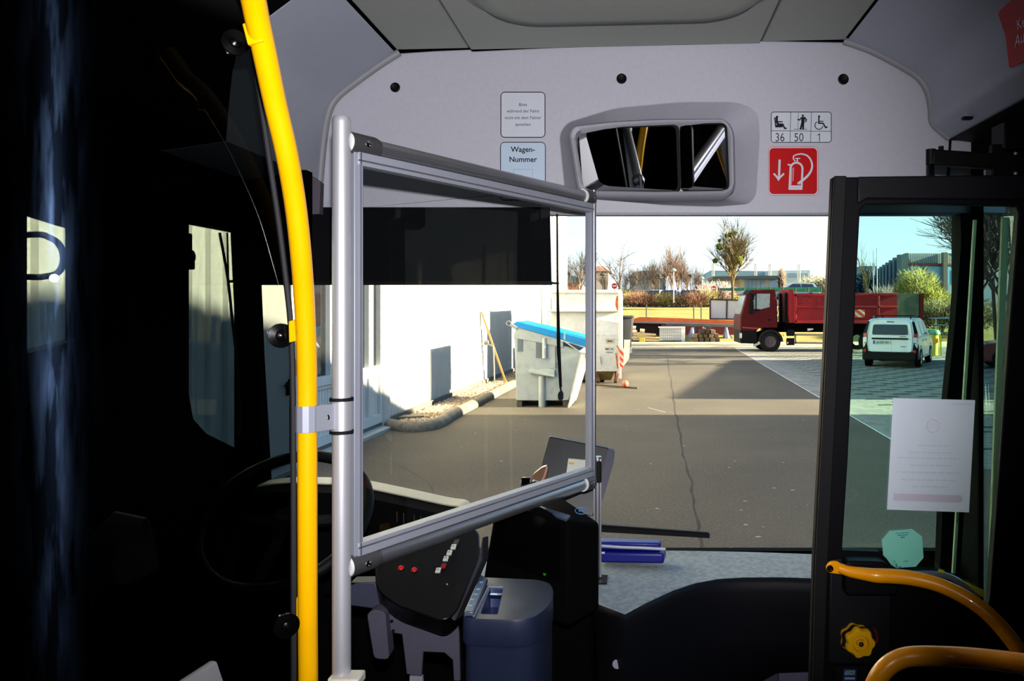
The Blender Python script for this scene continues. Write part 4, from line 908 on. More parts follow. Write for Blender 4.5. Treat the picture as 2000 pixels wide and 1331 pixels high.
# ================================================================== the yard outside
def XW(Y): return -4.04+0.0333*(Y-12.6)                 # face of the white depot wall on the left
def XK(Y): return 3.2+0.0437*Y                          # edge between asphalt and paving on the right
M_asph = mat2('asphalt', (64,58,49), (82,75,63), 0.55, 0.3, 0.7, rough=0.92, c3=(106,98,86), scale3=34, amt3=0.45, bump=0.25)
mb = MB()
mb.add([(XW(-20)-0.3,-20,0), (60,-20,0), (60,10,0), (XK(10),10,0), (XK(39),39,0), (XW(39)-3,39,0), (XW(20)-0.3,20,0)], [(0,1,2,3,4,5,6)])
mb.mi = 1
rnd = random.Random(4)
def crack(pts, w):
    pts = smooth([G(*p) for p in pts], 6); q = []
    for i, p in enumerate(pts):
        d = w*rnd.uniform(0.4, 1.3); j = rnd.uniform(-0.02, 0.02); q.append((V(p.x+j-d, p.y, 0.002), V(p.x+j+d, p.y, 0.002)))
    for a, b in zip(q[:-1], q[1:]): mb.add([a[0], a[1], b[1], b[0]], [(0,1,2,3)])
crack([(1302,688),(1308,730),(1316,780),(1326,840),(1338,900),(1350,940),(1357,1000),(1366,1060),(1374,1100)], 0.014)
crack([(700,880),(760,900),(830,940),(860,985)], 0.006)
mb.mi = 2
for px, py, w, h in ((1225,713,46,0.5),(1640,775,14,0.2),(1385,937,10,0.2),(1440,960,8,0.2)):
    pass
for (a, b, w) in (((1266,797),(1300,806),0.03), ((1150,701),(1440,704),0.05)):
    A = G(*a); B = G(*b); mb.add([A+V(0,-w,0.002), B+V(0,-w,0.002), B+V(0,w,0.002), A+V(0,w,0.002)], [(0,1,2,3)])
for k in range(46):
    px = rnd.uniform(880, 1600); py = rnd.uniform(800, 1080); c = G(px, py); r = rnd.uniform(0.008, 0.022)
    mb.add([c+V(r*math.cos(a)*rnd.uniform(.6,1.6), r*math.sin(a), 0.003) for a in (0.2,1.4,2.7,3.9,5.2)], [(0,1,2,3,4)])
struct(mb.build('asphalt_yard', [M_asph, mat('crack_dark', (44,38,32), 0.95), mat('mark_pale', (150,146,136), 0.9)], smooth=False))
# kerb strip and paving on the right
M_strip = mat2('strip_stone', (124,122,116), (140,138,132), 2.0, rough=0.9, c3=(100,98,94), scale3=60, amt3=0.4)
mb = MB(); mb.add([(XK(9),9,0.006), (XK(9)+0.52,9,0.006), (XK(38.5)+0.52,38.5,0.006), (XK(38.5),38.5,0.006)], [(0,1,2,3)]); struct(mb.build('kerb_strip', M_strip, smooth=False))
def brick_mat(name, c1, c2, cm, w, h, mortar, rot=0.0):
    m = bpy.data.materials.new(name); m.use_nodes = True; nt = m.node_tree; b = nt.nodes['Principled BSDF']; b.inputs['Roughness'].default_value = 0.9
    tc = nt.nodes.new('ShaderNodeTexCoord'); mp = nt.nodes.new('ShaderNodeMapping'); mp.inputs['Rotation'].default_value = (0,0,rot)
    br = nt.nodes.new('ShaderNodeTexBrick'); br.inputs['Scale'].default_value = 1.0; br.inputs['Brick Width'].default_value = w; br.inputs['Row Height'].default_value = h
    br.inputs['Mortar Size'].default_value = mortar; br.inputs['Mortar Smooth'].default_value = 0.2
    br.inputs['Color1'].default_value = rgb(c1); br.inputs['Color2'].default_value = rgb(c2); br.inputs['Mortar'].default_value = rgb(cm)
    nt.links.new(tc.outputs['Object'], mp.inputs[0]); nt.links.new(mp.outputs[0], br.inputs[0]); nt.links.new(br.outputs[0], b.inputs['Base Color']); MATS[name] = m; return m
mb = MB(); mb.add([(XK(9)+0.52,9,0.004), (60,9,0.004), (60,38.5,0.004), (XK(38.5)+0.52,38.5,0.004)], [(0,1,2,3)])
mb.mi = 1
for j in range(58):                                     # the planted gaps of the grass pavers
    Y = 10.2+j*0.48; x = XK(Y)+0.9+(j % 2)*0.42
    while x < XK(Y)+12:
        if x/Y < 0.56: mb.add([(x,Y,0.008), (x+0.42,Y+0.04,0.008), (x+0.42,Y+0.19,0.008), (x,Y+0.15,0.008)], [(0,1,2,3)])
        x += 0.84
struct(mb.build('paving_right', [brick_mat('pavers', (132,134,124), (120,122,114), (96,98,88), 0.42, 0.24, 0.012), mat('paver_moss', (40,44,30), 0.95, var=0.3)], smooth=False))
mb = MB(); mb.add([(-6,38.0,0.03), (60,38.0,0.03), (60,44.5,0.03), (-6,44.5,0.03), (-6,38.0,-0.05), (60,38.0,-0.05)], [(0,1,2,3),(4,5,1,0)])
struct(mb.build('paving_far', brick_mat('pavers_far', (190,178,148), (176,162,132), (150,138,110), 0.9, 0.9, 0.03, 0.35), smooth=False))
# grass bank and the land behind
M_grass = mat2('grass_bank', (146,132,58), (164,150,80), 0.6, 0.35, 0.65, rough=0.95, c3=(130,126,56), scale3=5, amt3=0.5, bump=0.4)
mb = MB()
ys = [44.4, 46, 48, 52, 56, 60, 64, 120, 420]; zs = [0.0, 0.25, 0.7, 1.25, 1.75, 2.1, 2.2, 2.2, 2.2]
xs = [-260,-60,-20,-8,0,8,16,24,40,90,300]; vs = []; fs = []
for y, zz_ in zip(ys, zs):
    for x in xs: vs.append((x, y, zz_+(0.08*math.sin(x*0.9+y) if 46 < y < 62 else 0)))
for j in range(len(ys)-1):
    for i in range(len(xs)-1): a = j*len(xs)+i; fs.append((a, a+1, a+len(xs)+1, a+len(xs)))
mb.add(vs, fs); struct(mb.build('lawn', M_grass, angle=60))
mb = MB(); mb.add([(-40,66,2.215), (60,66,2.215), (60,84,2.215), (-40,84,2.215)], [(0,1,2,3)]); struct(mb.build('road_far', mat('far_asphalt', (120,116,112), 0.9), smooth=False))
# the halls outside the frame whose shadows fall across the yard
M_hall = mat('hall_grey', (150,146,140), 0.8)
mb = MB(); mb.prism([V(16,-30,0), V(16,13.1,0), V(16,13.1,6.5), V(16,8.4,8.1), V(16,6.4,8.5), V(16,-30,8.7)], (16,0,0)); struct(mb.build('building_shell', M_hall))
mb = MB(); mb.prism([V(16,15.7,0), V(16,28.3,0), V(16,28.3,4.0), V(16,15.7,4.9)], (14,0,0)); struct(mb.build('building_shell', M_hall))

# ------------------------------------------------------------------ white depot building
M_wall = mat('cladding_white', (226,224,216), 0.55, var=0.03, scale=1.5)
M_wframe = mat('frame_white', (222,224,222), 0.5, var=0.03)
M_dglass = mat('window_dark', (26,28,30), 0.05, spec=0.6, var=0.2)
t = thing('depot_building', 'white corrugated depot building with glazed doors along the left of the yard', 'building', V(-4.4, 17, 0))
def wp(Y, z, off=0.0): return V(XW(Y)+off, Y, z)
def ribs(y0, y1, pitch, depth, z0, z1, name, m, top=0.45, sl=0.12):
    mb = MB(); pr = []; y = y0
    while y < y1-1e-6:
        for f, d in ((0.0, 0.0), (top-sl, 0.0), (top, -depth), (1-sl, -depth)):
            yy = y+f*pitch
            if yy <= y1: pr.append((yy, d))
        y += pitch
    pr.append((y1, 0.0)); vs = []
    for yy, d in pr: vs += [wp(yy, z0, d), wp(yy, z1, d)]
    mb.add(vs, [(2*i, 2*i+2, 2*i+3, 2*i+1) for i in range(len(pr)-1)]); return mb.build(name, m, t, angle=20)
ribs(1.0, 8.28, 0.30, 0.045, 0.12, 6.2, 'wall_cladding', M_wall, 0.6, 0.06)
ribs(12.46, 28.5, 0.135, 0.022, 0.06, 6.2, 'wall_cladding', M_wall)
mb = MB(); mb.prism([wp(1,0.0,-0.06), wp(28.5,0.0,-0.06), wp(28.5,0,-6), wp(1,0,-6)], (0,0,6.25)); mb.build('building_core', M_wall, t)
mb = MB(); mb.bar(wp(1,0.06,-0.01), wp(28.5,0.06,-0.01), 0.10, 0.13); mb.build('plinth', mat('plinth_grey', (110,106,100), 0.9), t)
def slab(y0, y1, z0, z1, off0, off1, nm, m, parent=None, bevel=0.0):
    mb = MB(); mb.prism([wp(y0,z0,off0), wp(y1,z0,off0), wp(y1,z1,off0), wp(y0,z1,off0)], (off1-off0,0,0)); return mb.build(nm, m, parent or t, bevel=bevel)
# plain white door with a handle
dr = slab(8.30, 9.16, 0.12, 3.4, -0.04, 0.03, 'entrance_door', M_wframe, bevel=0.004)
mb = MB(); mb.bar(wp(9.07,1.02,0.045), wp(9.07,0.86,0.045), 0.03, 0.035); mb.bar(wp(9.07,0.99,0.07), wp(8.95,0.99,0.07), 0.02, 0.02); mb.bar(wp(9.11,1.05,0.05), wp(9.11,0.98,0.05), 0.02, 0.03); mb.build('door_handle', M_black, dr)
slab(9.145, 9.165, 0.12, 3.4, 0.028, 0.034, 'door_joint', M_black, dr)
# glazed door bays: post, pane, sill rail and grooved lower panel each
def bay(y0, y1, fw, mull=()):
    fr = slab(y0, y0+fw, 0.10, 3.4, -0.04, 0.05, 'glazed_door', M_wframe, bevel=0.003)
    slab(y1-fw, y1, 0.10, 3.4, -0.04, 0.05, 'door_stile', M_wframe, fr, 0.003)
    slab(y0+fw, y1-fw, 0.88, 1.0, -0.04, 0.05, 'sill_rail', M_wframe, fr, 0.003)
    slab(y0+fw, y1-fw, 1.0, 3.3, -0.035, -0.025, 'door_pane', M_dglass, fr)
    for m_ in mull: slab(m_-0.05, m_+0.05, 1.0, 3.3, -0.03, 0.04, 'mullion', M_wframe, fr, 0.003)
    mb = MB(); y = y0+fw
    while y < y1-fw-0.01:
        w = min(0.085, y1-fw-y); mb.prism([wp(y+0.006,0.24,0.0), wp(y+w-0.006,0.24,0.0), wp(y+w-0.006,0.84,0.0), wp(y+0.006,0.84,0.0)], (0.014,0,0)); y += 0.085
    mb.build('lower_panel', M_wframe, fr)
    slab(y0+fw, y1-fw, 0.10, 0.24, -0.04, 0.05, 'kick_rail', M_wframe, fr, 0.003)
    slab(y0+fw, y1-fw, 0.83, 0.88, -0.04, 0.03, 'kick_rail', M_wframe, fr, 0.003)
bay(9.17, 11.18, 0.12, (10.3,)); bay(11.18, 11.68, 0.09); bay(11.68, 12.14, 0.08)
mb = MB(); mb.prism([wp(12.14,0.0,-0.04), wp(12.46,0.0,-0.04), wp(12.46,6.2,-0.04), wp(12.14,6.2,-0.04)], (0.10,0,0)); mb.build('corner_post', mat('post_grey', (196,198,196), 0.6), t)
mb = MB(); mb.prism([wp(8.2,0.0,-0.03), wp(12.5,0,-0.03), wp(12.5,0,0.24), wp(8.2,0,0.24)], (0,0,0.045)); mb.build('threshold', mat('sill_stone', (176,178,174), 0.8), t)
# open casement (top hung) of the first glazed door
mb = MB(); mb.bar(wp(9.33,1.78,0.04), wp(9.62,1.40,0.16), 0.03, 0.03); mb.build('window_stay', M_wframe, t)
# orange stickers at the first pane edge
mb = MB(); mb.prism([wp(9.22,1.08,0.052), wp(9.30,1.08,0.052), wp(9.30,1.28,0.052), wp(9.22,1.28,0.052)], (0.002,0,0)); mb.build('orange_plate', mat('plate_orange', (214,130,60), 0.5), t)
# far part: gutter, recessed grey joint and the bright end wall
mb = MB(); mb.prism([V(XW(28.5)-0.05,28.5,0), V(XW(28.5)+0.16,29.2,0), V(XW(28.5)+0.16,31,0), V(XW(28.5)-0.5,31,0)], (0,0,6.0)); mb.build('joint_panel', mat('joint_blue', (140,156,168), 0.6), t)
mb = MB(); mb.cyl(V(XW(28.5)+0.03,28.45,0), V(XW(28.5)+0.03,28.45,6.1), 0.05, n=10); mb.build('downpipe', mat('pipe_grey', (160,162,162), 0.5), t)
mb = MB(); mb.bx((-9,31.0,0), (-3.26,36.5,6.6)); mb.build('end_wall', M_wall, t)
mb = MB(); mb.bx((-3.37,30.2,0), (-3.25,31.0,6.3)); mb.build('end_post', M_wframe, t)
mb = MB(); mb.tube([wp(19.2,1.02,0.12), wp(19.0,0.98,0.30), wp(18.95,0.80,0.32), wp(18.95,0.05,0.34)], 0.022, 6); mb.lathe([(0.0004,0.1),(0.06,0.09),(0.07,0)], wp(19.4,1.05,0.0), (1,0,0), 10); mb.build('wall_hydrant', mat('hydrant_grey', (110,108,104), 0.6), t)
# gravel strip and rounded kerb
mb = MB(); mb.prism([wp(12.5,0.0,0.0), G(775,836), G(850,832), G(925,795), G(1004,750), wp(24.5,0,0.0)], (0,0,0.03)); g0 = struct(mb.build('gravel_bed', mat2('gravel_bed', (150,128,104), (176,156,130), 9, rough=0.95, c3=(96,78,62), scale3=26, amt3=0.8, bump=0.5)))
rnd = random.Random(11); mb = MB()
gp = [wp(12.6,0,0.06), G(780,834), G(848,830), G(922,795), G(1000,752), wp(23.5,0,0.06)]
def inpoly(x, y, pl):
    c = False
    for i in range(len(pl)):
        a = pl[i]; b = pl[i-1]
        if (a.y > y) != (b.y > y) and x < (b.x-a.x)*(y-a.y)/(b.y-a.y)+a.x: c = not c
    return c
k = 0
while k < 2600:
    x = rnd.uniform(-4.1,-2.2); y = rnd.uniform(12.4,23.6)
    if not inpoly(x, y, gp): continue
    r = rnd.uniform(0.018, 0.042); mb.mi = rnd.choice((0,0,1,2)); a0 = rnd.uniform(0,6)
    ring = [V(x+r*math.cos(a0+i*1.257)*rnd.uniform(.8,1.2), y+r*math.sin(a0+i*1.257)*rnd.uniform(.8,1.2), 0.03) for i in range(5)]
    mb.add(ring+[V(x,y,0.03+r*rnd.uniform(0.6,1.0))], [(i,(i+1)%5,5) for i in range(5)]); k += 1
o = mb.build('gravel', [mat('stone_tan', (186,160,130), 0.9, var=0.2), mat('stone_brown', (136,108,84), 0.9, var=0.2), mat('stone_pale', (206,190,166), 0.9, var=0.1)], smooth=False)
o['kind'] = 'stuff'; tag(o, 'tan gravel strip along the foot of the white depot wall', 'gravel')
mb = MB(); mb.tube(smooth([G(762,836)+V(0,0,0.03), G(800,842)+V(0,0,0.03), G(848,836)+V(0,0,0.03), G(885,815)+V(0,0,0.03), G(930,792)+V(0,0,0.03), G(1004,754)+V(0,0,0.03)], 5), 0.115, 12); struct(mb.build('kerb_left', mat2('kerb_stone', (118,110,98), (140,130,116), 5, rough=0.9, c3=(90,84,74), scale3=40, amt3=0.5), angle=60))
mb = MB(); mb.box(V(*G(812,822))+V(-0.12,0.1,0.05), (0.42,0.26,0.05), Matrix.Rotation(0.4,3,'Z')); tag(mb.build('flat_stone', mat('slab_grey', (120,112,96), 0.9), bevel=0.01), 'flat grey slab lying in the gravel near the kerb corner', 'stone')
# leaning plank
a = V(-3.28, 19.4, 0.02); b = V(XW(19.0)+0.03, 18.9, 1.82)
mb = MB(); mb.bar(a, b, 0.11, 0.045, (1,0.2,0)); tag(mb.build('wooden_plank', mat('plank_pine', (168,124,70), 0.7, var=0.1, scale=6), bevel=0.004), 'long pine plank leaning against the white depot wall', 'plank')

# ------------------------------------------------------------------ galvanised waste container with blue lid
M_zinc = mat2('zinc', (182,192,192), (194,202,202), 3.0, 0.35, 0.65, rough=0.5, c3=(150,164,172), scale3=7, amt3=0.4, metal=0.2)
M_zincd = mat('zinc_shade', (112,124,134), 0.5, 0.25)
t = thing('waste_container', 'galvanised waste container with a sloping blue lid by the depot wall', 'waste container', V(-1.75, 15.5, 0))
Y0, Y1 = 14.85, 16.15
def Q(px, py): return P(px, py, Y0)
prof = [Q(1008,783), Q(1006,690), Q(1003,655), Q(1046,664), Q(1104,676), Q(1147,690), Q(1142,708), Q(1110,783)]
mb = MB(); mb.prism(prof, (0, Y1-Y0, 0)); mb.build('container_body', M_zinc, t, bevel=0.012)
lid = [Q(1002,633), Q(1010,628), Q(1080,645), Q(1150,663), Q(1156,672), Q(1150,680), Q(1090,662), Q(1012,640)]
mb = MB(); mb.prism([p+V(0,-0.06,0) for p in lid], (0, Y1-Y0+0.12, 0)); mb.build('container_lid', mat('lid_blue', (20,140,214), 0.4, var=0.05), t, bevel=0.01)
for i in range(4):
    a = Q(1012,630)+V(0,0.05+0.36*i,0.012); b = Q(1146,662)+V(0,0.05+0.36*i,0.012)
    mb = MB(); mb.bar(a, b, 0.10, 0.03, (0,0,1)); mb.build('lid_rib', mat('lid_blue', (20,140,214)), t, bevel=0.01)
mb = MB(); mb.prism([Q(1003,655)+V(0,-0.03,0), Q(1012,637)+V(0,-0.03,0), Q(1060,650)+V(0,-0.03,0), Q(1100,668)+V(0,-0.03,0), Q(1100,679)+V(0,-0.03,0), Q(1046,668)+V(0,-0.03,0), Q(1003,660)+V(0,-0.03,0)], (0,0.05,0)); mb.build('side_flange', M_zinc, t, bevel=0.004)
for x0, x1, y0, y1, d in ((1011,1020,660,687,0.02), (1047,1058,661,699,0.03), (1084,1088,664,720,0.02)):
    mb = MB(); mb.prism([Q(x0,y0)+V(0,-0.004,0), Q(x1,y0+2)+V(0,-0.004,0), Q(x1,y1)+V(0,-0.004,0), Q(x0,y1)+V(0,-0.004,0)], (0,-0.012,0)); mb.build('recess_panel', M_zincd, t)
for x0, x1, y0, y1 in ((1058,1070,661,700), (1051,1066,735,795)):
    mb = MB(); a = Q((x0+x1)/2, y0); b = Q((x0+x1)/2, y1); r = (x1-x0)/2/F*Y0; mb.cyl(a, b, r*0.9, n=16); mb.build('side_channel', M_zinc, t, angle=60)
mb = MB(); mb.prism([Q(1033,724), Q(1084,734), Q(1084,722), Q(1070,719)], (0,-0.10,0)); mb.bar(Q(1034,726)+V(0,-0.06,0), Q(1084,735)+V(0,-0.06,0), 0.12, 0.02); mb.build('lift_pocket', M_zinc, t)
for px in (1014, 1062, 1104):
    mb = MB(); mb.bx((Q(px-5,0).x, Y0+0.02, 0.0), (Q(px+5,0).x, Y1-0.05, 0.11)); mb.build('container_skid', mat('skid_dark', (90,84,72), 0.8), t)
for y in (-0.02, 0.9):
    c = Q(996,634)+V(0,y,0)
    mb = MB(); mb.tube([c+V(-0.02+0.045*math.cos(a),0,0.02+0.045*math.sin(a)) for a in [i*math.pi/6 for i in range(12)]], 0.008, 6, closed=True); mb.bar(c+V(0.02,0,-0.01), Q(1010,643)+V(0,y,0), 0.05, 0.06, (0,1,0)); mb.build('lid_handle', mat('handle_grey', (170,168,160), 0.6), t, bevel=0.004)
mb = MB(); mb.bar(Q(1103,664)+V(0,-0.05,0), Q(1103,650)+V(0,-0.05,0), 0.03, 0.03, (0,1,0)); mb.bar(Q(1105,668)+V(0,-0.05,0), Q(1136,690)+V(0,-0.05,0), 0.02, 0.035, (0,1,0)); mb.build('lid_arm', M_zinc, t)
# white ribbed panel leaning beside it
t = thing('leaning_panel', 'white ribbed panel leaning against the right side of the galvanised waste container', 'panel', V(-1.15, 15.3, 0))
mb = MB(); a = [P(1109,797,14.75), P(1119,792,14.9), P(1147,700,14.9), P(1134,696,14.75)]
a = [P(1108,797,14.72), P(1124,778,15.6), P(1150,692,15.6), P(1133,694,14.75)]
mb.prism(a, (0.03,-0.01,0.0)); mb.build('panel_sheet', mat('panel_cream', (232,228,210), 0.6), t)
for s in (0.2, 0.5, 0.8):
    p = a[0]+(a[1]-a[0])*s; q = a[3]+(a[2]-a[3])*s; mb = MB(); mb.bar(p+V(0.03,-0.02,0), q+V(0.03,-0.02,0), 0.05, 0.03); mb.build('panel_rib', mat('panel_cream', (232,228,210)), t)

# ------------------------------------------------------------------ white compactor container behind it
M_cw = mat2('compactor_white', (226,228,224), (238,238,234), 2.5, rough=0.6, c3=(196,190,176), scale3=12, amt3=0.4)
M_rust = mat('rust', (170,84,30), 0.9, var=0.4, scale=8)
t = thing('compactor', 'tall white rusty compactor container with red-white warning board behind the blue-lidded bin', 'container', V(-1.3, 20.5, 0))
Yc = 19.6
def K(px, py, dy=0.0): return P(px, py, Yc)+V(0, dy, 0)
xl, xr = K(1075,0).x, K(1212,0).x
mb = MB(); mb.prism([V(xl,Yc,K(0,726).z), V(xl,Yc-0.02,K(0,656).z), V(xl,Yc,K(0,656).z), V(xl,Yc+0.12,K(0,607).z), V(xl,Yc+0.35,K(0,607).z), V(xl,Yc+0.35,K(0,569).z), V(xl,Yc+3.2,K(0,569).z), V(xl,Yc+3.2,K(0,726).z)], (xr-xl,0,0)); mb.build('container_body', M_cw, t, bevel=0.01)
mb = MB(); mb.bx((xl-0.02, Yc+0.30, K(0,572).z), (xr+0.03, Yc+0.4, K(0,566).z)); mb.build('top_rail', M_cw, t, bevel=0.005)
mb = MB(); mb.bx((xl-0.02, Yc-0.02, K(0,609).z), (xr-0.05, Yc+0.36, K(0,606).z)); mb.build('ledge', M_cw, t)
mb = MB(); mb.bx((xr-0.06, Yc-0.04, K(0,740).z), (xr+0.02, Yc+0.06, K(0,566).z)); mb.build('corner_post', M_cw, t, bevel=0.006)
mb = MB(); mb.prism([K(1204,578,0.34), K(1209,576,0.34), K(1209,607,0.34), K(1205,608,0.34), K(1201,596,0.34), K(1202,586,0.34)], (0,-0.012,0)); mb.build('rust_patch', M_rust, t)
mb = MB(); mb.prism([V(xl,Yc+0.25,0.06), V(xr-0.25,Yc+0.25,0.06), V(xr-0.15,Yc+0.02,K(0,726).z), V(xl,Yc+0.02,K(0,726).z)], (0,2.6,0)); mb.build('underframe', mat('under_olive', (120,104,60), 0.85, var=0.2), t)
for px in (1168, 1202):
    mb = MB(); mb.cyl(K(px-3,745,0.1)+V(0,0,0), K(px+3,745,0.1), 0.075, n=14); mb.bar(K(px,742,0.1), K(px,726,0.1), 0.05, 0.05); mb.build('roller', mat('roller_rust', (96,66,40), 0.85, var=0.3), t)
mb = MB(); mb.bx(tuple(K(1183,670,-0.03)), tuple(K(1199,662,-0.01))); f = mb.build('lock_plate', mat('plate_tan', (186,176,150), 0.7), t)
mb = MB(); mb.bx(tuple(K(1186,668,-0.035)), tuple(K(1196,665,-0.03))); mb.build('lock_slot', mat('slot_dark', (70,66,60), 0.7), f)
mb = MB(); o = K(1190.5,684,-0.025); font_mesh(mb, 'MOL', 0.085, o, (1,0,0), (0,0,1), 'CENTER', 0.001, 1.3); mb.bar(K(1184,688.5,-0.025), K(1197,688.5,-0.025), 0.018, 0.004, (0,1,0)); mb.build('lettering', mat('letter_grey', (92,98,108), 0.6), t, smooth=False)
hz = MB(); hz.bx(tuple(K(1210.5,718,-0.1)), tuple(K(1217.5,680,-0.07))); f = hz.build('warning_board', mat('board_white', (238,232,222), 0.5), t)
for i in range(3):
    y = 682+i*13; mb = MB(); mb.prism([K(1210.5,y,-0.101), K(1217.5,y+7,-0.101), K(1217.5,y+13.5 if i < 2 else y+11,-0.101), K(1210.5,y+6.5,-0.101)], (0,-0.004,0)); mb.build('red_stripe', mat('stripe_red', (226,72,30), 0.5), f)
for a, b in (((1205,675),(1213,690)), ((1203,690),(1207,720)), ((1208,730),(1203,742)), ((1170,695),(1172,712)), ((1200,712),(1210,716))):
    mb = MB(); mb.bar(K(*a,-0.05), K(*b,-0.05), 0.03, 0.03, (0,1,0)); mb.build('latch_rod', M_rust if a[0] > 1202 else M_cw, t)
mb = MB(); mb.bx((-0.70, Yc+3.1, 0.64), (-0.60, Yc+5.0, 0.71)); mb.bx((-0.24, Yc+3.1, 0.64), (-0.14, Yc+5.0, 0.71)); mb.bx((-0.72, Yc+3.1, 0.30), (-0.62, Yc+3.25, 0.71)); mb.bx((-0.9, Yc+3.1, 0.60), (-0.12, Yc+3.22, 0.71)); mb.build('lift_fork', M_zincd, t)
# black wheelie bins beyond it
def bin_(x, y, z, rz, label):
    t = thing('wheelie_bin', label, 'bin', (x, y, z), rz, 'dark bins beside the white compactor')
    mb = MB(); mb.loft([[V(sx*w, sy*d+o_, z) for sx, sy in ((-1,-1),(1,-1),(1,1),(-1,1))] for w, d, z, o_ in ((0.21,0.24,0.06,0), (0.28,0.33,0.98,0.02))]); mb.build('bin_body', mat('bin_grey', (42,44,50), 0.6), t, local=True, bevel=0.02)
    mb = MB(); mb.loft([[V(sx*0.30, sy*0.36+0.02, z) for sx, sy in ((-1,-1),(1,-1),(1,1),(-1,1))] for z in (0.98, 1.05)]); mb.build('bin_lid', mat('bin_lid', (40,42,46), 0.5), t, local=True, bevel=0.02)
    for s in (-1, 1):
        mb = MB(); mb.cyl((s*0.20,0.27,0.1), (s*0.25,0.27,0.1), 0.1, n=14); mb.build('wheel', M_rubber, t, local=True)
    mb = MB(); mb.bar((-0.2,0.42,0.94), (0.2,0.42,0.94), 0.035, 0.035); mb.build('bin_handle', M_black, t, local=True)
    return t
bin_(-0.42, 23.3, 0.65, 0.15, 'nearer dark wheelie bin hung beside the white compactor')
bin_(-0.38, 24.2, 0.65, 0.1, 'farther dark wheelie bin, half hidden behind the nearer one by the compactor')
mb = MB(); mb.prism([P(1219,664,20.2), P(1231,664,20.2), P(1229,700,20.2), P(1218,716,20.2)], (0,0.03,0)); tag(mb.build('grey_sheet', mat('sheet_grey', (176,172,160), 0.6)), 'pale grey sheet standing under the dark wheelie bins', 'sheet')
t = thing('barrier_rod', 'dark rod lying on the asphalt beside the compactor rollers', 'rod', G(1200,757))
mb = MB(); mb.bar(G(1150,752)+V(0,0,0.02), G(1246,760)+V(0,0,0.02), 0.04, 0.035); mb.build('rod', mat('rod_brown', (84,74,62), 0.8), t)
mb = MB(); mb.sphere(G(1221,758)+V(0,-0.03,0.10), 0.085, 14, 10); tag(mb.build('red_ball', mat('ball_red', (226,110,84), 0.5)), 'small red ball on the asphalt beside the dark rod', 'ball')

# ------------------------------------------------------------------ things stored along the far edge
M_ibeam = mat('beam_orange', (196,92,40), 0.7, var=0.15, scale=3)
t = thing('steel_beam', 'long rust-orange steel beam lying across the maroon container at the far edge', 'beam', V(3.5, 46, 1.0))
mb = MB(); Yb = 46.0
mb.prism([P(1232,625,Yb), P(1250,619.5,Yb), P(1330,622,Yb), P(1450,627,Yb), P(1450,633,Yb), P(1330,630,Yb), P(1232,628,Yb)], (0,0.5,0)); mb.build('beam_flange', M_ibeam, t)
mb = MB(); mb.prism([P(1232,628,Yb), P(1330,630,Yb), P(1450,633,Yb), P(1450,636,Yb), P(1330,633,Yb), P(1236,631,Yb)], (0,0.4,0)); mb.build('beam_web', mat('beam_grey', (130,120,128), 0.6), t)
t = thing('flat_container', 'low maroon container with steel posts under the rust-orange beam', 'container', V(3.5, 47, 0))
mb = MB(); mb.prism([P(1234,672,46.6), P(1234,630,46.6), P(1455,636,46.6), P(1455,666,46.6)], (0,2.2,0)); mb.build('container_wall', mat('maroon', (116,40,42), 0.7, var=0.1), t)
mb = MB(); mb.prism([P(1236,664,46.5), P(1236,632,46.5), P(1291,633,46.5), P(1291,664,46.5)], (0,0.08,0)); mb.build('open_bay', mat('bay_dark', (40,18,16), 0.9), t)
for px in (1296, 1357, 1418):
    mb = MB(); mb.bar(P(px,634,46.45), P(px,668,46.45), 0.14, 0.1, (0,1,0)); mb.build('steel_post', mat('post_steel', (96,96,104), 0.6), t)
mb = MB(); mb.bar(P(1300,634,46.4), P(1445,637.5,46.4), 0.08, 0.14, (0,0,1)); mb.build('steel_rail', mat('rail_blue', (140,150,170), 0.5), t)
# grey cloth bundles tied at the posts
for i, px in enumerate((1352, 1418)):
    t = thing('cloth_bundle', ('blue-grey sheeting bundled at the steel post behind the crate', 'blue-grey sheeting tied to the steel post nearest the red truck')[i], 'sheeting', P(px,670,45.6), 0, 'sheeting bundles at the far edge')
    b = MB(); s = 1 if i else -1
    b.loft([[P(px+a*w+s*o_, y, 45.8)+V(0,-0.25*abs(b_)*w/8*b_,0) for a, b_ in ((-1,0),(-0.4,1),(0.4,1),(1,0),(0.3,-1),(-0.5,-1))] for w, y, o_ in ((2.5,640,0),(4,647,0.5),(6,655,0 if i else 2),(8,664,1 if i else 4),(9,670,2 if i else 5))]); b.build('sheeting', mat('sheeting', (120,134,160), 0.7, var=0.2), t)
    b = MB(); b.bar(P(px+8,655,45.5), P(px+16,669,45.5), 0.08, 0.06, (0,1,0)); b.build('sheeting_strut', mat('rail_blue', (140,150,170)), t)
# white mesh crate
t = thing('mesh_crate', 'white mesh-sided crate on the light paving at the far edge', 'crate', V(2.2, 44.6, 0.03))
Yk = 44.6; a = P(1289,667,Yk); b = P(1331,641,Yk)
mb = MB(); mb.bx((a.x, Yk, 0.12), (b.x, Yk+0.9, b.z)); mb.build('crate_box', mat('crate_inner', (196,198,200), 0.6), t)
for i in range(11): 
    x = a.x+(b.x-a.x)*i/10; mb = MB(); mb.bar((x,Yk-0.02,0.12), (x,Yk-0.02,b.z), 0.03, 0.02, (0,1,0)); mb.build('mesh_wire', mat('wire_white', (232,232,230), 0.5), t)
for i in range(5):
    z_ = 0.12+(b.z-0.12)*i/4; mb = MB(); mb.bar((a.x,Yk-0.03,z_), (b.x,Yk-0.03,z_), 0.02, 0.03); mb.build('mesh_wire', mat('wire_white', (232,232,230)), t)
mb = MB(); mb.bx((a.x-0.08, Yk-0.06, b.z), (b.x+0.22, Yk+0.95, b.z+0.06)); mb.build('crate_rim', mat('rim_white', (226,224,222), 0.6), t)
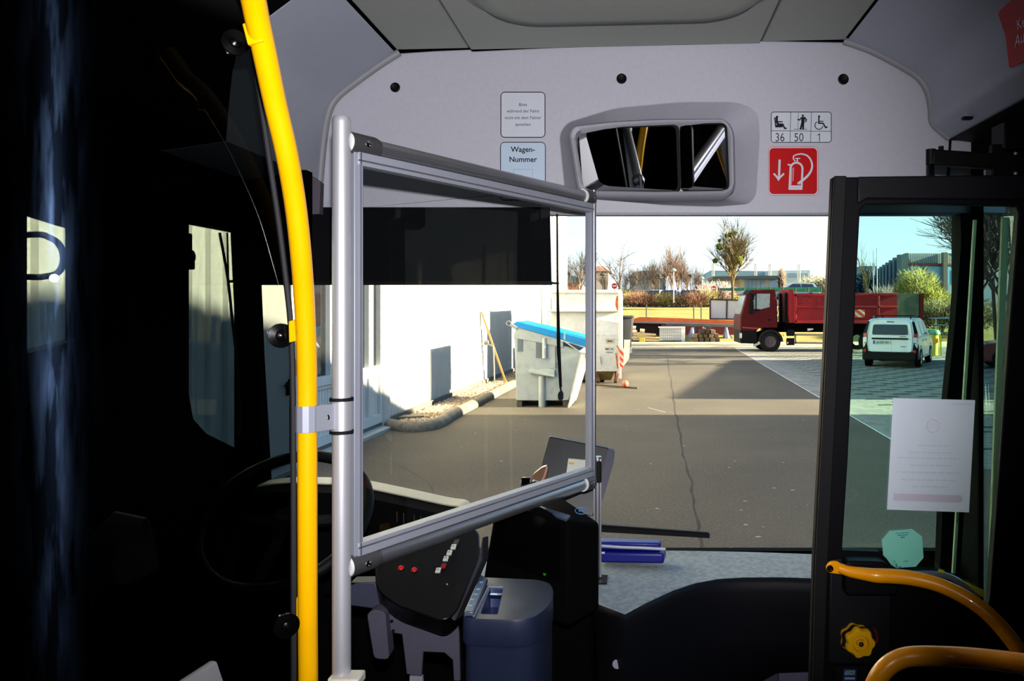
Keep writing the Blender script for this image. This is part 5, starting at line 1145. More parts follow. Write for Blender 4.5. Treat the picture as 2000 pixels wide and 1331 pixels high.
mb = MB(); mb.prism([V(b.x,Yk-0.03,0.05), V(b.x+0.20,Yk-0.03,0.03), V(b.x+0.22,Yk-0.03,b.z), V(b.x,Yk-0.03,b.z)], (0,0.9,0)); mb.build('side_sheet', mat('sheet_white', (240,240,240), 0.6), t)
for s in (0.12, 0.5, 0.88):
    x = a.x+(b.x-a.x)*s; mb = MB(); mb.bx((x-0.08,Yk,0.03), (x+0.08,Yk+0.8,0.12)); mb.build('crate_foot', mat('foot_brown', (96,76,56), 0.9), t)
# stacked timber sleepers
M_slp = [mat('sleeper_brown', (112,92,72), 0.9, var=0.2), mat('sleeper_dark', (70,58,46), 0.9, var=0.2), mat('sleeper_grey', (132,116,98), 0.9, var=0.2)]
rnd = random.Random(5); sl = []
for row, (n_, x0) in enumerate(((5, 1360), (5, 1358), (3, 1372), (1, 1384))):
    for k in range(n_):
        x = P(x0,0,44.3).x+k*0.31+rnd.uniform(-.015,.015); R = Matrix.Rotation(rnd.uniform(-0.05,0.05), 3, 'Y')
        mb = MB(); mb.box(V(x, 45.0+rnd.uniform(-.12,.12), 0.145+row*0.235), (0.25, 1.3, 0.215), R); o = mb.build('timber_sleeper', M_slp[rnd.choice((0,1,2))], bevel=0.01)
        tag(o, 'weathered timber sleeper in the heap between the white crate and the red truck', 'sleeper', 'timber sleepers in the heap')
mb = MB(); c = V(P(1377,0,45).x, 44.9, 0.80); mb.box(c, (0.28,0.5,0.10), Matrix.Rotation(0.35,3,'Y')); tag(mb.build('pale_block', mat('block_pale', (226,204,180), 0.8)), 'pale block lying on top of the timber sleeper heap', 'block')
# timber and pipes left of the crate
M_log = mat('timber_tan', (196,170,130), 0.85, var=0.15)
t = thing('timber_pile', 'pale boards and short logs stacked left of the white mesh crate', 'timber', V(0.6, 44.8, 0.03))
for a, b, h in (((1236,652),(1281,655),0.16), ((1236,658),(1281,658),0.14), ((1236,663),(1288,665),0.10)):
    mb = MB(); mb.bar(P(*a,44.8), P(*b,44.8), 0.6, h); mb.build('board', M_log, t)
for px, py in ((1238,640),(1255,646),(1240,648)):
    mb = MB(); mb.cyl(P(px-5,py,44.6), P(px+4,py+1,44.6), 0.11, n=12); mb.build('log', mat('log_cream', (222,200,168), 0.8), t)
mb = MB(); mb.bx(tuple(P(1234,670,44.8)), tuple(P(1284,662,45.6))); mb.build('stack_base', mat('skid_dark', (90,84,72)), t)
mb = MB(); mb.box(P(1254,664,44.3)+V(0,0,-0.02), (0.32,0.2,0.25)); tag(mb.build('yellow_box', mat('box_yellow', (196,180,70), 0.7), bevel=0.01), 'small yellow box in front of the pale boards', 'box')
# framed glass wall on the far edge
t = thing('framed_glazing', 'dark framed glazing unit of pale panes standing left of the red truck cab', 'glazing', V(6, 47.2, 1.3))
Yg = 47.6
for a, b in (((1387,585),(1490,588)), ((1387,623),(1490,625)), ((1387,585),(1387,624)), ((1420,586),(1419,624)), ((1445,587),(1445,624)), ((1490,588),(1490,625))):
    mb = MB(); mb.bar(P(*a,Yg), P(*b,Yg), 0.09, 0.09, (0,1,0)); mb.build('frame_bar', mat('frame_brown', (52,36,32), 0.6), t)
for x0, x1 in ((1388,1419),(1420,1444),(1446,1489)):
    mb = MB(); mb.prism([P(x0,587,Yg+0.02), P(x1,588,Yg+0.02), P(x1,624,Yg+0.02), P(x0,623,Yg+0.02)], (0,0.02,0)); mb.build('pale_pane', mat('pane_pale', (206,216,212), 0.25, var=0.06, scale=1), t)
for px in (1390, 1487):
    mb = MB(); mb.bar(P(px,624,Yg), V(P(px,0,Yg).x,Yg,0.4), 0.1, 0.1, (0,1,0)); mb.build('frame_foot', mat('frame_brown', (52,36,32)), t)

# ------------------------------------------------------------------ red tipper truck
M_tred = mat('truck_red', (84,4,10), 0.5, var=0.06, spec=0.2)
M_tipper = mat2('tipper_red', (138,6,18), (160,12,24), 1.2, rough=0.7, c3=(100,16,20), scale3=14, amt3=0.4)
t = thing('tipper_truck', 'dark red tipper truck parked across the end of the yard', 'truck', V(9, 35.3, 0.0))
Yt = 34.2
def R_(px, py, dy=0.0): return P(px, py, Yt)+V(0, dy, 0)
cab = [R_(1446,642), R_(1446,620), R_(1449,610), R_(1459,573), R_(1466,566.5), R_(1515,565.5), R_(1518,590), R_(1519,641), R_(1484,641), R_(1476,648), R_(1448,648)]
mb = MB(); mb.prism(cab, (0, 2.35, 0)); mb.build('cab', M_tred, t, bevel=0.05, seg=3)
mb = MB(); mb.prism([R_(1476,574,-0.012), R_(1504,574,-0.012), R_(1503,600,-0.012), R_(1484,605,-0.012), R_(1463,603,-0.012)], (0,-0.004,0)); mb.build('cab_window', mat('cab_glass', (150,160,156), 0.08, spec=0.6, var=0.15), t)
mb = MB(); mb.bar(R_(1476.5,573,-0.02), R_(1476.5,604,-0.02), 0.05, 0.03, (0,1,0)); mb.bar(R_(1463,605,-0.02), R_(1484,606,-0.02), 0.08, 0.03, (0,1,0)); mb.build('window_bar', M_black, t)
mb = MB(); mb.prism([R_(1446.5,614,0.15), R_(1449,609,0.15), R_(1459.5,573,0.15), R_(1457,574,0.15)], (0,2.0,0)); mb.build('windscreen', mat('screen_pale', (170,178,176), 0.1), t)
mb = MB(); mb.prism([R_(1450,574), R_(1456,567), R_(1468,566), R_(1466,573), R_(1458,577)], (0,2.3,0)); mb.build('sun_visor', mat('visor_dark', (44,42,54), 0.3), t, bevel=0.02)
mb = MB(); mb.prism([R_(1464,574,-0.15), R_(1472,574,-0.15), R_(1472,587,-0.15), R_(1465,587,-0.15)], (0,0.08,0)); mb.prism([R_(1463,588,-0.15), R_(1471,588,-0.15), R_(1472,612,-0.15), R_(1462,613,-0.15)], (0,0.08,0)); mb.build('wing_mirror', M_black, t, bevel=0.02)
mb = MB(); mb.prism([R_(1446,645), R_(1478,645), R_(1480,660), R_(1478,672), R_(1446,671)], (0,2.3,0)); mb.build('bumper', M_black, t, bevel=0.03)
mb = MB(); mb.prism([R_(1445.5,651,-0.01), R_(1449,651,-0.01), R_(1449,661,-0.01), R_(1445.5,661,-0.01)], (0,0.3,0)); mb.build('headlight', mat('light_clear', (230,228,220), 0.2), t)
arch = [(1482+0, 668)]+[(1505+24.5*math.cos(math.radians(a)), 668-24.5*math.sin(math.radians(a))) for a in range(180, -1, -15)]
inner = [(1505+19.5*math.cos(math.radians(a)), 668-19.5*math.sin(math.radians(a))) for a in range(0, 181, 15)]
mb = MB(); mb.prism([R_(x, y, -0.03) for x, y in arch[1:]+inner], (0,0.5,0)); mb.build('wheel_arch', M_rubber, t)
mb = MB(); mb.prism([R_(1450,641,-0.008), R_(1482,643,-0.008), R_(1482,641,-0.008), R_(1450,639,-0.008)], (0,-0.01,0)); mb.build('trim_strip', mat('strip_pink', (150,70,76), 0.5), t)
mb = MB(); mb.box(R_(1503,625,-0.012), (0.14,0.02,0.07)); mb.build('door_grip', M_black, t)
def wheel(px, tt):
    c = R_(px, 668, 0.02); r = 0.46
    mb = MB(); mb.lathe([(0.26,-0.02),(0.40,-0.03),(r,0.03),(r,0.25),(0.40,0.30),(0.26,0.29)], c, (0,1,0), 32); w = mb.build('wheel', M_rubber, tt, angle=50)
    mb = MB(); mb.lathe([(0.0004,0.02),(0.09,0.02),(0.10,0.06),(0.22,0.04),(0.26,0.01),(0.26,-0.01),(0.235,-0.015),(0.215,0.03)], c, (0,1,0), 24); mb.build('wheel_hub', mat('hub_grey', (86,74,76), 0.6), w)
    mb = MB(); mb.lathe([(0.26,0),(r,0.03),(r,0.25),(0.26,0.28)], c+V(0,1.95,0), (0,1,0), 24); mb.build('wheel_far', M_rubber, tt)
wheel(1505, t); wheel(1700, t); wheel(1742, t)
mb = MB(); mb.bx(tuple(R_(1500,650,0.7)), tuple(R_(1800,634,1.6))); mb.bx(tuple(R_(1532,648,0.2)), tuple(R_(1800,630,2.2))); mb.build('chassis', M_deep, t)
tp_ = [R_(1541,631), R_(1541,565), R_(1549,566), R_(1552,574), R_(1752,573), R_(1752,632)]
mb = MB(); mb.prism(tp_, (0,2.4,0)); body = mb.build('tipper_body', M_tipper, t, bevel=0.015)
for a, b, w in (((1550,576),(1752,575),0.11), ((1554,600),(1752,600),0.09), ((1552,629),(1752,630),0.13), ((1553,575),(1553,630),0.12), ((1662,575),(1662,630),0.10), ((1715,575),(1715,630),0.10)):
    mb = MB(); mb.bar(R_(*a,-0.03), R_(*b,-0.03), w, 0.07, (0,1,0)); mb.build('tipper_rib', M_tipper, body, bevel=0.01)
mb = MB(); mb.bx(tuple(R_(1536,640,0.3)), tuple(R_(1542,572,0.5))); mb.bx(tuple(R_(1536,640,1.7)), tuple(R_(1542,572,1.9))); mb.box(R_(1540,628,0.2), (0.25,0.3,0.18)); mb.build('headboard_post', M_black, t)
mb = MB(); font_mesh(mb, 'ZOLL', 0.42, R_(1586,594,-0.012), (1,0,0), (0,0,1), 'CENTER', 0.004, 1.25); 
mb.build('embossed_lettering', mat('emboss_red', (118,12,20), 0.6), body, smooth=False)
mb = MB(); mb.prism([R_(1752,573,0.0), R_(1795,574,0.0), R_(1795,632,0.0), R_(1752,632,0.0)], (0,2.4,0)); mb.build('tailgate_sheet', mat2('tarp_green', (74,88,70), (92,102,84), 3, rough=0.8), t)
mb = MB(); mb.bx(tuple(R_(1796,634,-0.02)), tuple(R_(1804,574,2.42))); mb.build('tail_frame', M_tred, t)
mb = MB(); mb.prism([R_(1669,605,-0.07), R_(1688,605,-0.07), R_(1688,620,-0.07), R_(1669,620,-0.07)], (0,-0.01,0)); wb_ = mb.build('warning_board', mat('board_white', (238,232,222)), t)
for q in ([(1669,605),(1674,605),(1688,616),(1688,620),(1684,620),(1669,608.5)], [(1680,605),(1688,605),(1688,611)], [(1669,614),(1669,620),(1676,620)]):
    mb = MB(); mb.prism([R_(x,y,-0.082) for x, y in q], (0,-0.004,0)); mb.build('red_stripe', mat('stripe_red', (226,72,30)), wb_)
for a, b in (((1552,654),(1660,655)), ((1552,670),(1660,671)), ((1553,654),(1553,671))):
    mb = MB(); mb.bar(R_(*a,-0.02), R_(*b,-0.02), 0.09, 0.05, (0,1,0)); mb.build('side_guard', mat('guard_tan', (132,120,104), 0.7), t)
for px, py, r in ((1530,655,0.05),(1538,670,0.035)):
    mb = MB(); mb.sphere(R_(px,py,-0.02), r, 10, 8); mb.build('side_marker', mat('marker_amber', (255,150,40), 0.3, emit=(255,140,30), estr=0.3), t)
for px, py in ((1545,650),(1545,668)):
    mb = MB(); mb.cyl(R_(px-7,py,0.15), R_(px+7,py,0.15), 0.16, n=16); mb.build('air_tank', M_navy, t)
mb = MB(); mb.bar(R_(1471,676,-0.05), R_(1484,670,-0.05), 0.1, 0.05, (0,1,0)); mb.build('wheel_chock', mat('chock_grey', (160,160,160), 0.6), t)
mb = MB(); mb.prism([R_(1577,642,-0.05), R_(1588,642,-0.05), R_(1588,644,-0.05), R_(1580,646.5,-0.05), R_(1577,646.5,-0.05)], (0,0.1,0)); mb.build('tipping_latch', mat('latch_pale', (190,190,190), 0.5), t)
mb = MB(); mb.bar(R_(1524,600,0.4), R_(1516,640,0.4), 0.02, 0.02); mb.bar(R_(1524,595,0.4), R_(1536,615,0.4), 0.02, 0.02); mb.build('air_hose', M_black, t)
# ================================================================== vehicles
def carbody(t, prof_low, prof_top, W_, taper, paint, glassm, bev=0.05):
    """local coordinates: +y forward, x across"""
    mb = MB(); mb.prism([V(-W_/2, y, z) for y, z in prof_low], (W_, 0, 0)); lo = mb.build('body', paint, t, local=True, bevel=bev, seg=3)
    loops = []
    for x, f in ((-W_/2*0.985, 0), (W_/2*0.985, 0)): pass
    n = len(prof_top); zb = min(z for _, z in prof_top); zt = max(z for _, z in prof_top)
    def wx(z): return W_/2*(0.985-taper*(z-zb)/(zt-zb))
    vs = [V(-wx(z), y, z) for y, z in prof_top]+[V(wx(z), y, z) for y, z in prof_top]
    mb = MB(); mb.add(vs, [tuple(range(n)), tuple(range(2*n-1, n-1, -1))]+[(i, n+i, n+(i+1) % n, (i+1) % n) for i in range(n)])
    mb.build('cabin', paint, t, local=True, bevel=bev*0.8, seg=3)
    return wx
def carwheel(t, x, y, r, hubm):
    s = 1 if x > 0 else -1
    mb = MB(); mb.lathe([(r*0.62,0.0),(r*0.92,0.012),(r,-0.03),(r,-0.16),(r*0.9,-0.19),(r*0.3,-0.19)], (x,y,r), (s,0,0), 26); w = mb.build('wheel', M_rubber, t, local=True, angle=50)
    mb = MB(); mb.lathe([(0.0004,0.004),(r*0.15,0.004),(r*0.2,-0.02),(r*0.5,-0.012),(r*0.62,0.004),(r*0.64,-0.02)], (x,y,r), (s,0,0), 20); mb.build('hub_cap', hubm, w, local=True)
M_hub = mat('hub_silver', (176,180,186), 0.35, 0.6)
M_vanw = mat('van_white', (226,230,232), 0.35, var=0.02, coat=0.3)
M_cglass = mat('car_glass', (20,34,44), 0.12, spec=0.7, var=0.2)
M_tail = mat('tail_red', (180,14,18), 0.25)
t = thing('white_van', 'white estate van with roof rails and black bumpers, seen from behind on the pavers', 'car', G(1757,711), -math.radians(27))
vw = 1.72
lowp = [(-2.08,0.42),(-2.12,0.75),(-2.10,1.00),(1.15,1.00),(1.95,0.88),(2.15,0.70),(2.17,0.36),(2.0,0.26),(-1.9,0.26)]
topp = [(-2.09,0.98),(-2.02,1.42),(-1.93,1.56),(-1.5,1.60),(0.1,1.60),(0.55,1.53),(1.28,0.98)]
wx = carbody(t, lowp, topp, vw, 0.20, M_vanw, M_cglass)
def rear(x, z):                                       # y of the rear face at a height
    return -2.13 if z < 1.0 else -2.115+(z-0.98)/0.44*0.075
def rq(pts, d, nm, m, par=None, th=0.012, bev=0.0, rad=0.0):
    pl = [V(x, rear(x, z)-d, z) for x, z in pts]
    if rad: pl = roundpoly(pl, rad, 4)
    mb = MB(); mb.prism(pl, (0, -th, 0)); return mb.build(nm, m, par or t, local=True, bevel=bev)
dl = rq([(-0.66,0.52),(0.66,0.52),(0.69,0.95),(0.62,1.46),(0.45,1.53),(-0.45,1.53),(-0.62,1.46),(-0.69,0.95)], 0.002, 'rear_door', M_vanw, rad=0.10)
rq([(-0.56,1.07),(0.56,1.07),(0.53,1.40),(-0.53,1.40)], 0.017, 'rear_window', M_cglass, dl, 0.008, rad=0.06)
rq([(-0.57,0.92),(0.57,0.92),(0.57,0.97),(-0.57,0.97)], 0.017, 'handle_strip', M_black, dl, 0.02, rad=0.02)
pb = rq([(-0.52,0.77),(0.02,0.77),(0.02,0.885),(-0.52,0.885)], 0.017, 'number_plate', mat('plate_white', (222,226,214), 0.5), dl, 0.012)
rq([(-0.52,0.77),(-0.465,0.77),(-0.465,0.885),(-0.52,0.885)], 0.030, 'plate_band', mat('plate_blue', (30,70,170), 0.5), pb, 0.004)
mb = MB(); font_mesh(mb, 'LH DH 251', 0.105, V(-0.222, -2.168, 0.79), (1,0,0), (0,0,1), 'CENTER', 0.002, 0.82); mb.build('plate_lettering', M_ink, pb, local=True, smooth=False)
rq([(0.30,1.005),(0.50,1.005),(0.50,1.025),(0.30,1.025)], 0.017, 'badge', M_alud, dl, 0.006); rq([(0.33,0.69),(0.50,0.69),(0.50,0.71),(0.33,0.71)], 0.017, 'badge', M_alud, dl, 0.006)
rq([(-0.10,1.475),(0.12,1.475),(0.12,1.50),(-0.10,1.50)], 0.017, 'brake_light', M_black, dl, 0.02)
rq([(0.05,0.52),(0.055,0.52),(0.055,0.78),(0.05,0.78)], 0.016, 'door_seam', M_rim, dl, 0.002)
mb = MB(); mb.prism([V(-0.86,-2.20,0.52), V(-0.80,-2.26,0.50), V(0.80,-2.26,0.50), V(0.86,-2.20,0.52), V(0.88,-1.95,0.55), V(-0.88,-1.95,0.55)], (0,0,-0.26)); mb.build('rear_bumper', M_black, t, local=True, bevel=0.03, seg=3)
for s in (-1, 1):
    mb = MB(); mb.prism([V(s*0.69,-2.14,0.50), V(s*0.87,-2.10,0.50), V(s*0.87,-2.08,0.78), V(s*0.72,-2.14,0.78)], (0,0.12,0)); mb.build('bumper_corner', M_black, t, local=True, bevel=0.02)
    mb = MB(); mb.lathe([(0.0004,0.012),(0.045,0.01),(0.05,0)], (s*0.77,-2.235,0.545), (0,-1,0), 14); mb.build('reflector', M_tail, t, local=True)
    mb = MB(); mb.prism([V(s*0.71,-2.15,0.78), V(s*0.85,-2.10,0.78), V(s*0.845,-2.07,1.12), V(s*0.73,-2.12,1.12)], (0,0.14,0)); tl_ = mb.build('tail_light', M_tail, t, local=True, bevel=0.015)
    mb = MB(); mb.prism([V(s*0.72,-2.162,0.82), V(s*0.82,-2.13,0.82), V(s*0.82,-2.122,0.99), V(s*0.73,-2.15,0.99)], (0,0.01,0)); mb.build('clear_lens', mat('lens_clear', (226,222,222), 0.25), tl_, local=True)
    mb = MB(); mb.prism([V(s*0.74,-2.12,1.12), V(s*0.845,-2.07,1.12), V(s*0.72,-1.98,1.50), V(s*0.66,-2.02,1.50)], (0,0.10,0)); mb.build('rear_pillar', M_black, t, local=True, bevel=0.01)
    mb = MB(); mb.tube([V(s*0.60,-1.85,1.59), V(s*0.60,-1.75,1.66), V(s*0.60,0.1,1.67), V(s*0.60,0.25,1.60)], 0.022, 8); mb.build('roof_rail', M_black, t, local=True)
    # side windows, arches, mirror, sill
    def sx_(z): return s*(wx(z)+0.004)
    for a in ([(-1.82,1.04),(-0.98,1.04),(-0.98,1.46),(-1.78,1.46)], [(-0.88,1.04),(0.0,1.04),(0.0,1.47),(-0.88,1.47)], [(0.10,1.04),(1.08,1.04),(0.52,1.46),(0.10,1.47)]):
        mb = MB(); mb.prism([V(sx_(z), y, z) for y, z in a], (s*0.006,0,0)); mb.build('side_window', M_cglass, t, local=True)
    for y in (-1.36, 1.42):
        mb = MB(); mb.lathe([(0.0004,0.004),(0.37,0.004),(0.40,0.012),(0.41,0.0)], (s*(vw/2-0.005), y, 0.31), (s,0,0), 28); mb.build('wheel_arch', M_black, t, local=True)
        carwheel(t, s*(vw/2+0.012), y, 0.31, M_hub)
    mb = MB(); mb.box((s*(vw/2+0.10), 1.0, 1.08), (0.16,0.08,0.13)); mb.build('wing_mirror', M_vanw, t, local=True, bevel=0.03)
    mb = MB(); mb.bar((s*(vw/2+0.004),-0.95,0.32), (s*(vw/2+0.004),1.0,0.32), 0.03, 0.07); mb.build('sill_strip', mat('sill_pale', (190,196,198), 0.5), t, local=True)
    mb = MB(); mb.box((s*(vw/2+0.006),-0.02,0.86), (0.02,0.16,0.03)); mb.box((s*(vw/2+0.006),-0.80,0.86), (0.02,0.16,0.03)); mb.build('door_handle', M_black, t, local=True)
for y in (-1.35, -0.2):
    mb = MB(); mb.bar((-0.6,y,1.68), (0.6,y,1.68), 0.06, 0.03); mb.build('roof_bar', M_black, t, local=True)

def simplecar(label, x, y, rz, paint, z=0.0, L=4.2, H=1.45, group=None, name='parked_car', estate=False):
    t = thing(name, label, 'car', (x, y, z), rz, group)
    lw_ = [(-L/2,0.35),(-L/2+0.02,0.72),(-L/2+0.12,0.92),(L*0.20,0.92),(L*0.42,0.80),(L/2,0.62),(L/2,0.30),(L/2-0.2,0.22),(-L/2+0.2,0.22)]
    tp2 = [(-L/2+0.15,0.90),(-L/2+(0.3 if estate else 0.55),H-0.05),(-L*0.2,H),(0.05*L,H-0.02),(L*0.24,0.90)]
    w_ = carbody(t, lw_, tp2, 1.70, 0.20, paint, M_cglass)
    for s in (-1, 1):
        for a in ([(-L/2+0.45,0.94),(-0.12*L,0.94),(-0.12*L,H-0.10),(-L/2+0.68,H-0.12)], [(-0.10*L,0.94),(L*0.19,0.94),(0.06*L,H-0.10),(-0.10*L,H-0.10)]):
            mb = MB(); mb.prism([V(s*(w_(z_)+0.004), y_, z_) for y_, z_ in a], (s*0.006,0,0)); mb.build('side_window', M_cglass, t, local=True)
        for yy in (-L*0.30, L*0.31): carwheel(t, s*0.855, yy, 0.31, M_hub)
        mb = MB(); mb.box((s*0.60, L/2-0.10, 0.66), (0.36,0.18,0.13)); mb.build('headlight', mat('light_clear', (230,228,220)), t, local=True, bevel=0.03)
        mb = MB(); mb.box((s*0.66, -L/2+0.04, 0.74), (0.24,0.08,0.16)); mb.build('tail_light', M_tail, t, local=True, bevel=0.02)
        mb = MB(); mb.box((s*0.94, L*0.17, 0.98), (0.16,0.09,0.12)); mb.build('wing_mirror', paint, t, local=True, bevel=0.03)
    def scr(y0, z0, y1, z1, nm):
        d = V(0, y1-y0, z1-z0); n = V(0, d.z, -d.y).normalized(); n = n if (n.y > 0) == (y0 > 0) else -n
        a = [V(sg*(w_(zz_)-0.10), yy, zz_)+n*0.004 for sg, yy, zz_ in ((-1,y0,z0),(1,y0,z0),(1,y1,z1),(-1,y1,z1))]
        mb = MB(); mb.prism(a, n*0.006); mb.build(nm, M_cglass, t, local=True)
    scr(L*0.235,0.93,0.075*L,H-0.06,'windscreen'); scr(-L/2+0.18,0.95,-L/2+(0.31 if estate else 0.52),H-0.10,'rear_window')
    mb = MB(); mb.bx((-0.55,L/2-0.02,0.36),(0.55,L/2+0.02,0.52)); mb.build('grille', M_black, t, local=True)
    return t
M_carred = mat('car_maroon', (96,8,14), 0.3, var=0.04, coat=0.6)
simplecar('dark red car with a shining bonnet, behind the door pillar', 13.0, 24.6, math.radians(75), M_carred, 0.0, 4.3, 1.45, name='red_car')
ZL = 2.215
cars = [(1238,(52,56,66),'dark grey car parked behind the bushes beyond the white compactor',0.3),(1278,(222,224,226),'white car parked behind the bushes, beyond the dark grey one',1.2),(1308,(70,84,140),'blue car parked behind the bushes near the white lamp post',1.4),
        (1345,(60,72,76),'dark teal car parked behind the bushes near the pink lamps',1.5),(1373,(190,192,196),'silver car parked behind the bushes left of the no-entry sign',1.3)]
for px, c, l, rz in cars:
    Y = 70.0; simplecar(l, (px-CX)/F*Y, Y, rz+math.pi/2, mat('car_%d' % px, c, 0.45, coat=0.1), ZL, 4.2, 1.5, estate=True)
simplecar('silver-blue car parked on the bank above the red tipper', (1560-CX)/F*66, 68.0, math.pi/2, mat('car_bluegrey', (120,150,180), 0.3, coat=0.5), ZL+0.6, 4.3, 1.45)
simplecar('white car showing its roof above the white compactor', (1168-CX)/F*72, 72.0, 0.4, mat('car_1278', (222,224,226)), ZL, 4.2, 1.5, estate=True)
# blue and green tables, bin at the edge of the grass on the right
for (px, py, Y, c, l) in ((1845,622,34,(96,120,160),'blue table on the grass beyond the white van'),(1850,636,33,(40,96,92),'dark green table on the grass nearer the white van')):
    t = thing('picnic_table', l, 'table', P(px, 664, Y), 0)
    a = P(px-22, py, Y); b = P(px+24, py, Y)
    for dy in (0, 0.25, 0.5):
        mb = MB(); mb.bar(a+V(0,dy,0), b+V(0,dy,0), 0.2, 0.05); mb.build('table_plank', mat('table_%d' % px, c, 0.6), t)
    for s in (0.2, 0.8):
        p = a+(b-a)*s; mb = MB(); mb.bar(p+V(0,0.25,0), V(p.x,p.y+0.25,0.0), 0.06, 0.06, (0,1,0)); mb.build('table_leg', mat('leg_pale', (196,190,176), 0.6), t)
    mb = MB(); mb.bar(a+V(0,-0.5,-0.3), b+V(0,-0.5,-0.3), 0.28, 0.05); mb.build('bench_plank', mat('table_%d' % px, c), t)
t = thing('waste_bin', 'yellow-green bin with a green lid right beside the white van', 'bin', P(1822,686,31.5))
c = V(P(1822,0,31.5).x, 31.5, 0)
mb = MB(); mb.lathe([(0.0004,0.02),(0.20,0.02),(0.24,0.86),(0.24,0.9)], c, (0,0,1), 18); mb.build('bin_body', mat('bin_lime', (176,180,40), 0.6), t)
mb = MB(); mb.lathe([(0.30,0.88),(0.30,0.95),(0.22,1.06),(0.0004,1.10)], c, (0,0,1), 18); mb.build('bin_lid', mat('lid_green', (40,130,70), 0.5), t)
mb = MB(); mb.box(c+V(0.02,-0.23,0.62), (0.2,0.04,0.18)); mb.build('bin_notice', mat('notice_orange', (226,130,30), 0.6), t)
mb = MB(); mb.bar(c+V(0.28,-0.1,0), c+V(0.28,-0.1,0.85), 0.05, 0.05, (0,1,0)); mb.build('bin_stand', mat('bin_lime', (176,180,40)), t)

# ================================================================== street lamps, signs, fence, flags
def lamp(px, ptop, pbase, Y, dark, l):
    base = P(px, pbase, Y); base.z = min(base.z, 2.2) if Y > 62 else base.z
    h = P(px, ptop, Y).z-base.z
    t = thing('street_lamp', l, 'street lamp', base, 0, 'street lamps beyond the bank')
    m = mat('lamp_dark', (60,66,68), 0.6) if dark else mat('lamp_white', (176,178,178), 0.5)
    mb = MB(); mb.cyl(base, base+V(0,0,h), 0.06 if not dark else 0.045, 0.045 if not dark else 0.035, 8); mb.build('lamp_post', m, t)
    c = base+V(0,0,h)
    mb = MB(); mb.lathe([(0.0004,0.22),(0.12,0.20),(0.24,0.08),(0.22,0.0),(0.06,-0.05)], c, (0,0,1), 12); mb.build('lamp_head', m, t)
    if dark:
        mb = MB(); mb.box(c+V(0.22,0,-0.1), (0.34,0.14,0.10)); mb.build('lamp_glass', mat('lamp_white', (176,178,178)), t)
lamp(1315.5,530,592,60.2,False,'white street lamp rising before the parked cars behind the bushes')
lamp(1112,536,568,66,True,'dark street lamp seen through the clear screen left of its far post')
lamp(1177,538,568,66,True,'dark street lamp above the top of the white compactor')
lamp(1287,540,575,67,True,'dark street lamp left of the white lamp')
lamp(1349,540,575,70,True,'dark street lamp right of the white lamp, among brown trees')
lamp(1371,545,568,75,False,'short white lamp post left of the right no-entry sign')
def noentry(px, py, Y, l):
    c = P(px, py, Y); t = thing('no_entry_sign', l, 'road sign', V(c.x, c.y, 2.2))
    mb = MB(); mb.cyl(V(c.x,c.y+0.03,1.9), V(c.x,c.y+0.03,c.z+0.2), 0.035, n=8); mb.build('sign_post', mat('post_zinc', (150,154,152), 0.5), t)
    mb = MB(); mb.lathe([(0.0004,0.02),(0.25,0.02),(0.25,0.0)], c, (0,-1,0), 24); d = mb.build('sign_disc', mat('sign_red', (200,20,36), 0.4), t)
    mb = MB(); mb.bx((c.x-0.18,c.y-0.03,c.z-0.045), (c.x+0.18,c.y-0.022,c.z+0.045)); mb.build('white_bar', M_white, d)
noentry(1200,559,66,'round no-entry sign above the right end of the white compactor')
noentry(1394,564,66,'round no-entry sign left of the mistletoe tree trunk')
# slender fence posts on the bank
for i, (px, y0, y1) in enumerate(((1262.5,595,620),(1355,595,622),(1369.5,598,623))):
    mb = MB(); a = P(px,y1,48.2); b = P(px,y0,48.2); mb.cyl(V(a.x,48.2,0.6), b, 0.035, n=8); tag(mb.build('fence_post', mat('post_green', (44,62,44), 0.6)), ('dark green fence post on the grass right of the white compactor','dark green fence post on the grass above the white mesh crate end','dark green fence post on the grass above the sleeper heap')[i], 'fence post', 'fence posts on the grass')
# green screen fence behind the truck
t = thing('screen_fence', 'long green screen fence on the bank behind the red truck', 'fence', V(12, 64.5, 2.2))
mb = MB(); mb.prism([P(1402,563,64.5), P(1605,561,64.5), P(1605,571,64.5), P(1402,568,64.5)], (0,0.05,0)); mb.build('fence_mesh', mat('fence_green', (36,116,92), 0.7, var=0.15), t)
for px in range(1404, 1606, 25):
    mb = MB(); a = P(px,562,64.45); mb.cyl(V(a.x,a.y,2.15), a, 0.04, n=8); mb.build('post', mat('post_green', (44,62,44)), t)
for i, (px, top) in enumerate(((1706,489),(1713,484))):
    t = thing('flag_pole', ('left of two white flag poles, with a hanging white flag, before the ribbed office building','right of two white flag poles, bare, before the ribbed office building')[i], 'flag pole', V(P(px,0,66).x, 66, 2.2))
    a = P(px,top,66); mb = MB(); mb.cyl(V(a.x,66,2.2), a, 0.05, 0.035, 8); mb.build('pole', mat('lamp_white', (176,178,178)), t)
    if i == 0:
        mb = MB(); mb.prism([P(1703.5,515,65.95), P(1706,512,65.95), P(1709,520,65.95), P(1709,537,65.95), P(1705,539,65.95)], (0,0.06,0)); mb.build('flag', mat('flag_white', (200,214,236), 0.8), t)

